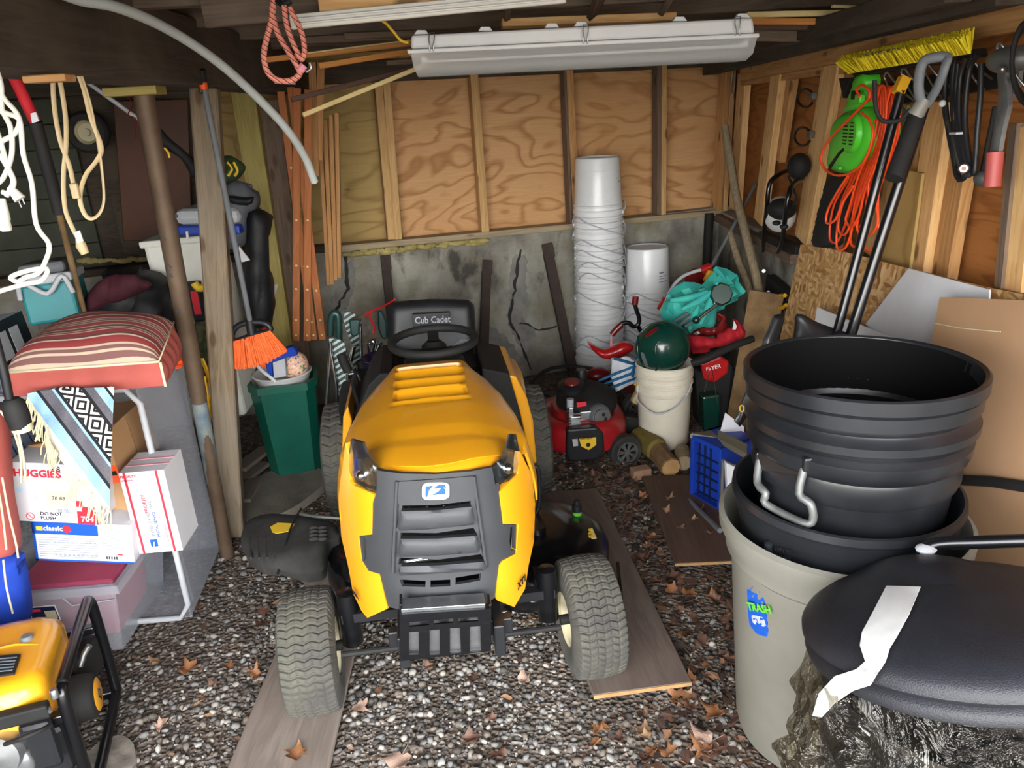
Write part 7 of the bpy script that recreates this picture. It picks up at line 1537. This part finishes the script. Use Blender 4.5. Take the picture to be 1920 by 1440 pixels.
# blue crate and grey folding table
_b0 = G(1292, 930, .012); f_ = Frame(_b0, G(1347, 962, .012), V((_b0.x, _b0.y, P(1287, 815, _b0.y).z)), .20)
t = thing('plastic_crate', 'dark blue plastic crate standing on its side left of the grey trash can', 'crate', f_.at(0, 0)); mb = MB()
for u0, u1, v0, v1 in ((0, .02, 0, f_.H), (f_.W-.012, f_.W, 0, f_.H), (0, f_.W, 0, .02), (0, f_.W, f_.H-.02, f_.H)): f_.box(mb, u0, u1, v0, v1, 0, f_.D)
mk('crate_frame', mb, 'blue', t, bevel=.003); mk('crate_base', f_.box(MB(), .01, f_.W-.01, .01, f_.H-.01, .03, .04), 'blue', t)
mb = MB(); random.seed(8)
for k in range(5): f_.box(mb, .02, f_.W-.02, .03+k*.045, .034+k*.045, .02, .03)
for k in range(3): f_.box(mb, .03+k*.035, .034+k*.035, .02, f_.H-.02, .02, .03)
mk('crate_rib', mb, 'navy', t)
t = thing('folding_table', 'grey edged folding table lying on its side between blue crate and trash can', 'table', P(1350, 900, 2.8))
tp_ = [P(1300, 806, 3.0), P(1345, 806, 3.1), P(1400, 848, 2.7), P(1398, 872, 2.4)]
mk('table_top', MB().prism([P(1293, 812, 3.0), P(1345, 804, 3.05), P(1402, 832, 2.7), P(1401, 852, 2.6), P(1345, 820, 2.95)], (0, 0, -.025)), mat('77715f', '696454', rough=.6, scale=5), t, bevel=.004)
mk('table_leg', MB().tube([P(1290, 935, 2.98), P(1315, 960, 2.8), P(1350, 995, 2.55)], .010, 10), 'grey', t, smooth=60); mk('table_leg', MB().tube([P(1356, 862, 2.75), P(1352, 960, 2.75)], .009, 10), 'alu', t, smooth=60)
mk('table_panel', MB().prism(pix([(1362, 868), (1400, 885), (1402, 945), (1366, 960)], 2.65), (0, .03, 0)), 'paper', t, bevel=.004); mk('table_brace', MB().tube([P(1356, 866, 2.7), P(1368, 875, 2.7), P(1380, 872, 2.7)], .004, 8), 'alu', t, smooth=60)
one('paper_sheet', MB().prism(pix([(1350, 812), (1360, 774), (1395, 800), (1395, 830)], 3.0), (0, .004, 0)), 'paper', 'small white card standing up behind the folding table', 'card')
# ================================================================== boards leaning on the right wall
def sheet(name, pts, off, m, label, cat): return one(name, MB().prism(pts, off), m, label, cat, bevel=.001)
# each sheet rests its foot on the ground and its top on the wall studs
def lean(poly, x0, z0, x1, z1):    # plane through (x0,z0)-(x1,z1) running along y
    n_ = V((z1-z0, 0, -(x1-x0))).normalized(); return [PL(x, y, V((x0, 0, z0)), n_) for x, y in poly], n_
pl, n_ = lean([(1501, 458), (1560, 466), (1702, 503), (1856, 540), (1990, 565), (1990, 900), (1440, 900), (1448, 700)], 1.30, 0, 1.47, 1.1)
sheet('osb_board', pl, n_*.012, 'osb', 'flaky oriented strand board leaning against the right wall', 'board')
pl, n_ = lean([(1622, 608), (1703, 503), (1855, 543), (1838, 800), (1740, 700)], 1.27, 0, 1.44, 1.1)
sheet('white_board', pl, n_*.006, 'boardwhite', 'upper white angled board leaning on the strand board', 'board')
pl, n_ = lean([(1532, 576), (1744, 662), (1735, 760), (1500, 760)], 1.22, 0, 1.41, 1.1)
sheet('white_board', pl, n_*.006, 'boardwhite', 'lower white board with slanted edge behind the snow shovels', 'board')
pl, n_ = lean([(1470, 648), (1480, 655), (1477, 700), (1450, 690), (1456, 660)], 1.20, 0, 1.39, 1.1); sheet('white_board', pl, n_*.006, 'boardwhite', 'small white board corner left of the snow shovels', 'board')
pl, n_ = lean([(1762, 557), (2000, 566), (2040, 1250), (1700, 1250), (1742, 660)], 1.15, 0, 1.36, 1.15)
t = thing('cardboard_sheet', 'large flat brown cardboard sheet leaning at the right edge', 'cardboard', (1.2, 1.9, 0)); mk('sheet', MB().prism(pl, n_*.008), 'cardsheet', t)
q_, _ = lean([(1752, 606), (1800, 615), (1876, 622)], 1.148, 0, 1.358, 1.15); mk('crease', MB().tube(q_, .0015, 5), 'cream', t)
q_, _ = lean([(1798, 900), (1860, 903), (2000, 925)], 1.14, 0, 1.35, 1.15); one('black_rod', MB().tube(q_, .014, 10), 'blackmatte', 'black bar crossing the cardboard sheet at the right edge', 'bar', smooth=60)
# snow shovels
for (hx, hy, bx, by, Y0, Y1, r_, lb, gm) in ((1712, 190, 1565, 640, 2.2, 2.16, .0135, 'black snow shovel with a yellow tipped handle, left of the other shovel', 0), (1735, 190, 1585, 660, 2.14, 2.12, .0155, 'black snow shovel with a grey D-grip and thick foam sleeve', 1)):
    t = thing('snow_shovel', lb, 'shovel', P(bx, by, Y1)); A_, B_ = P(hx, hy, Y0), P(bx, by, Y1)
    if not gm:
        A_ = P(1690, 170, 2.2); mk('shaft', MB().tube([A_, B_], r_, 16), 'blackgloss', t, smooth=60); mk('yellow_end', MB().tube([P(1683, 175, 2.2), P(1696, 146, 2.21)], .019, 4), 'cordyellow', t)
        mk('assist_handle', MB().tube([P(1640, 150, 2.12), P(1642, 200, 2.12), P(1652, 224, 2.12), P(1668, 228, 2.12), P(1690, 224, 2.12), P(1706, 205, 2.12)], .006, 8, smooth=4), 'blackmatte', t, smooth=60)
        pixpatch('blade', [(1492, 590), (1508, 590), (1530, 604), (1576, 620), (1584, 700), (1540, 715), (1462, 715), (1484, 655), (1492, 615)], 2.17, 'black', t, .008, .03, .12, 6, smooth=60, round_=1)
    else:
        mk('shaft', MB().tube([A_, B_], r_, 16), 'blackgloss', t, smooth=60)
        mk('foam_sleeve', MB().tube([P(1717, 222, 2.115), P(1676, 335, 2.05)], .0235, 18), 'blackmatte', t, smooth=60); mk('grip_socket', MB().tube([P(1735, 185, 2.1), P(1716, 216, 2.11)], [.017, .022], 16), 'greyplastic', t, smooth=60)
        mk('d_grip', MB().tube([P(1728, 195, 2.1), P(1722, 160, 2.1), P(1730, 118, 2.1), P(1752, 108, 2.08), P(1775, 108, 2.06), P(1772, 125, 2.05), P(1757, 165, 2.07), P(1738, 196, 2.1)], .0095, 10, smooth=4, flat=1.4), 'grey', t, smooth=60)
        pixpatch('blade', [(1566, 618), (1600, 626), (1618, 642), (1626, 680), (1624, 715), (1545, 715), (1556, 660)], 2.13, 'black', t, .008, .03, .10, 6, smooth=60, round_=1)
    mk('blade_socket', MB().tube([B_, B_+(B_-A_).normalized()*.08], [r_*1.1, r_*1.3], 12), 'black', t, smooth=60)
# long push-broom head hung on the rack
bl = [(1582, 122), (1600, 138), (1640, 136), (1700, 126), (1760, 114), (1806, 104), (1818, 92), (1820, 58), (1780, 64), (1700, 74), (1640, 90), (1600, 106)]
t = thing('push_broom', 'push broom head with yellow bristles facing up on the wall rack', 'broom', RW(1700, 120, .25))
mk('broom_block', MB().prism([RW(x, y, .16) for x, y in [(1590, 128), (1818, 92), (1820, 108), (1600, 145)]], RN*.05), 'blackmatte', t, bevel=.005)
mb = MB(); random.seed(2)
for k in range(1300):
    s_ = random.random(); d_ = random.random(); x = 1590+230*s_; yb = 138-38*s_; a_ = RW(x, yb, .13+.09*d_); up = V((random.uniform(-.012, .012)-.02*0, random.uniform(-.01, .01)+ .03*(s_ < .1), .068*(1-.45*d_))); mb.tube([a_, a_+up-RN*.03*d_], .0024, 4)
mk('bristles', mb, 'yellowbristle', t)['kind'] = 'stuff'
mb = MB()
for k in range(260):
    s_ = random.random(); a_ = RW(1622+172*s_, 106-28*s_, .19+.02*random.random()); mb.tube([a_+V((0, 0, -.02)), a_+V((0, 0, .010))], .0026, 4)
mk('dark_bristles', mb, 'grey', t)['kind'] = 'stuff'
# wall rack with wire hooks
t = thing('tool_rack', 'black rail with bent wire hooks along the right wall', 'rack', RW(1760, 150, .05)); board('rail', RW(1600, 190, .03), RW(1990, 118, .03), .075, .02, -RN, 'blackmatte', parent=t)
for x, y in ((1668, 150), (1700, 142), (1740, 128), (1815, 110), (1880, 95), (1905, 150)):
    mk('wire_hook', MB().tube([RW(x+45, y+38, .05), RW(x+25, y+22, .12), RW(x+2, y-6, .15), RW(x-4, y-14, .155), RW(x-10, y-8, .15), RW(x-6, y+4, .14), RW(x+12, y+38, .06), RW(x+30, y+58, .05)], .0035, 8, smooth=4), 'steel', t, smooth=60)
# leaf blower
t = thing('leaf_blower', 'bright green electric leaf blower with a black tube hanging on the right wall', 'leaf blower', RW(1600, 320, .1))
def rwpatch(name, poly, off, m, parent, thick, puff=0, pd=.05, step=5, rnd=1, holes=(), smooth=55):
    poly = rounded(poly, .2, rnd) if rnd else poly; mb = MB(); patch(mb, poly, lambda x, y: RW(x, y, off), step, thick, holes, puff, pd*1442/2.9); return mk(name, mb, m, parent, smooth=smooth)
rwpatch('blower_body', [(1600, 206), (1622, 200), (1640, 230), (1640, 268), (1620, 300), (1596, 326), (1570, 324), (1552, 312), (1558, 270), (1560, 236), (1578, 214)], .17, 'green', t, .09, .03, .06)
rwpatch('blower_body_side', [(1566, 225), (1600, 200), (1625, 200), (1644, 235), (1642, 270), (1610, 300), (1570, 300), (1556, 260)], .10, M.setdefault('green2', mat('3a9a2a', '328a24', rough=.4, scale=5)), t, .08)
rwpatch('handle', [(1604, 142), (1622, 138), (1626, 152), (1620, 175), (1618, 205), (1596, 214), (1582, 212), (1590, 185)], .16, 'green', t, .05, .015, .03)
mk('switch', MB().box(RW(1604, 178, .20), (.02, .03, .03)), 'blackmatte', t, bevel=.003); mk('plug_socket', MB().box(RW(1612, 185, .2), (.02, .04, .03)), 'green', t, bevel=.004)
vc = RW(1595, 250, .205); vn = -RN; q = mk('vent_disc', MB().lathe([(0, .008), (.060, .008), (.068, .0), (.07, -.01)], vc, axis=vn, n=40), 'green', t, smooth=40)
for k in range(7):
    for s_ in (-1, 1): L_ = .034*sqrt(max(.1, 1-((k-3)/4)**2)); mk('vent_slot', MB().box(vc+vn*.0085+V((0, s_*.024, .036-.012*k)), (.003, L_, .005)), 'blackink', q)
rwpatch('body_seam', [(1553, 312), (1572, 285), (1582, 276), (1584, 279), (1574, 290), (1556, 316)], .203, 'blackink', t, .004, step=3, rnd=0)
mk('body_lug', MB().box(RW(1573, 315, .21), (.012, .03, .01)), 'green', t, bevel=.003)
rwpatch('blower_tube', [(1553, 322), (1596, 328), (1578, 370), (1556, 430), (1548, 465), (1520, 462), (1528, 420)], .13, 'blackmatte', t, .07, .02, .04)
mk('black_wedge', MB().prism([RW(x, y, .10) for x, y in [(1572, 147), (1592, 146), (1586, 170), (1580, 185)]], RN*.04), 'blackmatte', t, bevel=.003)
# orange extension cord in long loops
t = thing('extension_cord', 'long orange extension cord looped over the rack and around the green leaf blower', 'cord', RW(1610, 400, .15))
random.seed(5)
for k in range(9):
    x0 = 1628+5.2*k; xb = 1558+9*k+random.uniform(-6, 6); yb = random.choice([425, 440, 455, 462, 468]); o_ = .15+.008*(k % 4)
    pts = [(x0, 190), (x0+8, 162+random.uniform(-3, 3)), (x0+18, 175), (x0+16, 240), (x0+2, 300), (x0-22, 360), (xb+22, yb-25), (xb+8, yb), (xb-4, yb-12), (xb+4, 385), (x0-34, 330), (x0-8, 270), (x0+2, 225)]
    mk('cord_run', MB().tube([RW(x, y, o_) for x, y in pts], .0046, 8, smooth=5), 'cordorange', t, smooth=60)
for pts in ([(1612, 180), (1606, 168), (1616, 160), (1628, 168), (1630, 182), (1618, 196), (1590, 226), (1560, 256), (1540, 290), (1545, 315), (1565, 328), (1590, 326), (1615, 308), (1630, 280), (1636, 250), (1630, 225), (1615, 212)], [(1590, 330), (1570, 360), (1552, 395), (1550, 418), (1566, 412), (1580, 380), (1600, 350)]):
    mk('cord_run', MB().tube([RW(x, y, .235) for x, y in pts], .0046, 8, smooth=5), 'cordorange', t, smooth=60)
# black hoses, jack handle
t = thing('jumper_cables', 'bundle of black rubber cables hanging in narrow loops from the rack', 'cable', RW(1800, 300, .15))
for pts in ([(1800, 100), (1782, 112), (1772, 160), (1775, 220), (1785, 280), (1795, 325), (1806, 335), (1812, 310), (1800, 250), (1792, 180), (1796, 120)], [(1806, 98), (1790, 120), (1786, 200), (1796, 270), (1812, 322), (1818, 300), (1800, 230), (1800, 150), (1812, 108)],
            [(1835, 100), (1818, 130), (1810, 200), (1812, 260), (1822, 318), (1828, 318), (1832, 250), (1838, 180), (1840, 120)], [(1770, 190), (1775, 225), (1790, 262), (1800, 310), (1815, 328), (1822, 322)], [(1796, 130), (1790, 190), (1788, 250), (1792, 320), (1800, 338)]):
    mk('cable_run', MB().tube([RW(x, y, .16) for x, y in pts], .0078, 10, smooth=5), 'rubber' if pts[0][0] == 1770 else 'black', t, smooth=60)
mk('cable_tie', MB().beam(RW(1786, 250, .18), RW(1799, 250, .18), .006, .02, -RN), 'lightgrey', t); mk('brass_plug', MB().lathe([(0, .03), (.010, .03), (.014, .02), (.014, -.02)], RW(1807, 316, .19), axis=ray(1807, 316)*-1, n=20), 'alu', t, smooth=50); mk('brass_core', MB().lathe([(0, .031), (.006, .031)], RW(1807, 316, .19), axis=ray(1807, 316)*-1, n=16), 'orange', t)
mk('cable_end', MB().ball(RW(1767, 194, .17), .010, 10, 8), 'white', t, smooth=60)
t = thing('bolt_cutter', 'long steel tool with red sleeved handle hanging at the right edge', 'tool', RW(1880, 250, .15))
def bar(name, pts, w_, m, off=.15, p=None, thick=.012): return rwpatch(name, pts, off, m, p or t, thick, .004, .01, 5, 0)
bar('steel_arm', [(1868, 118), (1884, 112), (1888, 160), (1890, 200), (1880, 240), (1872, 284), (1856, 284), (1864, 230), (1872, 180)], 0, 'steelrough'); bar('steel_arm', [(1892, 120), (1912, 120), (1908, 160), (1890, 190), (1884, 200), (1880, 190), (1896, 155)], 0, 'steelrough', .13)
mk('red_sleeve', MB().tube([RW(1866, 285, .15), RW(1860, 350, .15)], .021, 12), mat('b0524e', 'a04642', rough=.5, scale=8), t, smooth=60); mk('black_arm', MB().tube([RW(1866, 200, .12), RW(1852, 270, .12), RW(1842, 322, .12)], .007, 8), 'blackmatte', t, smooth=60); mk('grip_end', MB().ball(RW(1842, 335, .13), (.02, .03, .022), 12, 8), 'steelrough', t, smooth=60)
mk('pivot_head', MB().ball(RW(1895, 112, .13), (.05, .07, .035), 16, 10), 'steelrough', t, smooth=40); mk('pivot_bolt', MB().ball(RW(1880, 130, .18), .01, 8, 6), 'steel', t, smooth=60)
t = thing('coiled_wire', 'coil of grey wire with a white tag at the upper right corner', 'wire', RW(1925, 110, .15))
for k in range(4): mk('wire_run', MB().tube([RW(1935+38*cos(a*PI/9), 118+(70+4*k)*sin(a*PI/9), .17+.008*k) for a in range(18)], .006, 8, closed=True), 'blackmatte', t, smooth=60)
# hose clamps, racks, white helmet
for x, y, lb in ((1510, 184, 'upper black spring clamp hanging on the side of a stud'), (1505, 256, 'lower black spring clamp hanging on the side of a stud')):
    t = thing('hose_clamp', lb, 'clamp', RW(x, y, .08)); mk('clamp_ring', MB().tube([RW(x+15*cos(a), y+17*sin(a), .06) for a in [k*PI/10+.5 for k in range(18)]], .0055, 8), 'black', t, smooth=60); mk('clamp_screw', MB().box(RW(x+14, y-4, .06), (.02, .04, .03)), 'steelrough', t, bevel=.002)
t = thing('wall_bracket', 'pair of curved black tubular brackets on the right wall around a white helmet', 'bracket', RW(1460, 400, .1))
mk('bracket_tube', MB().tube([RW(x, y, o_) for x, y, o_ in [(1482, 318, .04), (1462, 326, .14), (1443, 345, .2), (1438, 390, .2), (1433, 430, .16), (1430, 470, .10)]], .011, 12, smooth=4), 'blackgloss', t, smooth=60)
mk('bracket_tube', MB().tube([RW(x, y, o_) for x, y, o_ in [(1505, 335, .06), (1488, 345, .16), (1479, 365, .2), (1472, 410, .2), (1466, 455, .14), (1458, 472, .10)]], .011, 12, smooth=4), 'blackgloss', t, smooth=60); mk('bracket_base', MB().beam(RW(1430, 440, .06), RW(1500, 470, .06), .04, .05, -RN), 'blackmatte', t, bevel=.005)
mk('bracket_pad', MB().ball(RW(1498, 312, .1), (.05, .06, .06), 14, 8), 'blackmatte', t, smooth=30)
t = thing('cycle_helmet', 'white and black cycling helmet held between the black wall brackets', 'helmet', RW(1465, 405, .12)); mk('helmet_shell', MB().ball(RW(1462, 402, .12), (.07, .10, .085), 24, 16), 'white', t, smooth=70); mk('helmet_band', MB().ball(RW(1466, 392, .15), (.065, .075, .05), 20, 12), 'blackmatte', t, smooth=70)
for x, y in ((1456, 418), (1470, 425)): mk('helmet_vent', MB().ball(RW(x, y, .195), (.02, .02, .012), 12, 8), 'blackink', t, smooth=60)
mk('chin_strap', MB().tube([RW(1478, 330, .16), RW(1486, 350, .16), RW(1492, 372, .16), RW(1480, 400, .16)], .006, 6, smooth=3), 'blackmatte', t)
one('hanging_strap', MB().beam(RW(1372, 175, .06), RW(1378, 128, .06), .012, .01, -RN), 'steelrough', 'thin metal strap hanging at the top of the right back corner', 'strap')
# skis / snowboard and clamp at the right
t = thing('snowboard', 'black board with yellow lettering leaning left of the strand board', 'snowboard', P(1420, 790, 2.9))
sb_ = [(1452, 590), (1466, 588), (1470, 600), (1452, 650), (1430, 710), (1408, 770), (1388, 800), (1378, 790), (1396, 745), (1420, 680), (1436, 630)]
pixpatch('board_deck', sb_, 2.9, 'blackgloss', t, .012, .006, .02, 5, smooth=50, tilt=.3); 
for x, y in ((1427, 672), (1422, 682), (1431, 688), (1424, 694)): mk('yellow_mark', MB().box(P(x, y, 2.84), (.012, .003, .024), Matrix.Rotation(.4, 3, 'Y')), 'yellowink', t)
mk('ring_mark', MB().tube([P(1391+4*cos(k*PI/6), 766+6*sin(k*PI/6), 2.8) for k in range(12)], .003, 6, closed=True), 'yellowink', t, smooth=60)
t = thing('wall_clamp', 'yellow and black tool hanging on a bolt on the concrete right wall', 'clamp', RW(1455, 550, .05)); mk('clamp_body', MB().prism([RW(x, y, .06) for x, y in [(1436, 515), (1470, 545), (1478, 580), (1450, 570), (1434, 545)]], RN*.05), 'blackmatte', t, bevel=.006)
mk('clamp_jaw', MB().tube([RW(1472, 554, .10), RW(1456, 556, .10), RW(1450, 568, .10), RW(1464, 578, .10), RW(1474, 572, .10)], .010, 8, smooth=3), 'cordyellow', t, smooth=60); mk('anchor_bolt', MB().tube([RW(1440, 512, 0), RW(1432, 508, .08)], .010, 8).tube([RW(1450, 548, 0), RW(1440, 548, .09)], .009, 8), 'steel', t, smooth=60)
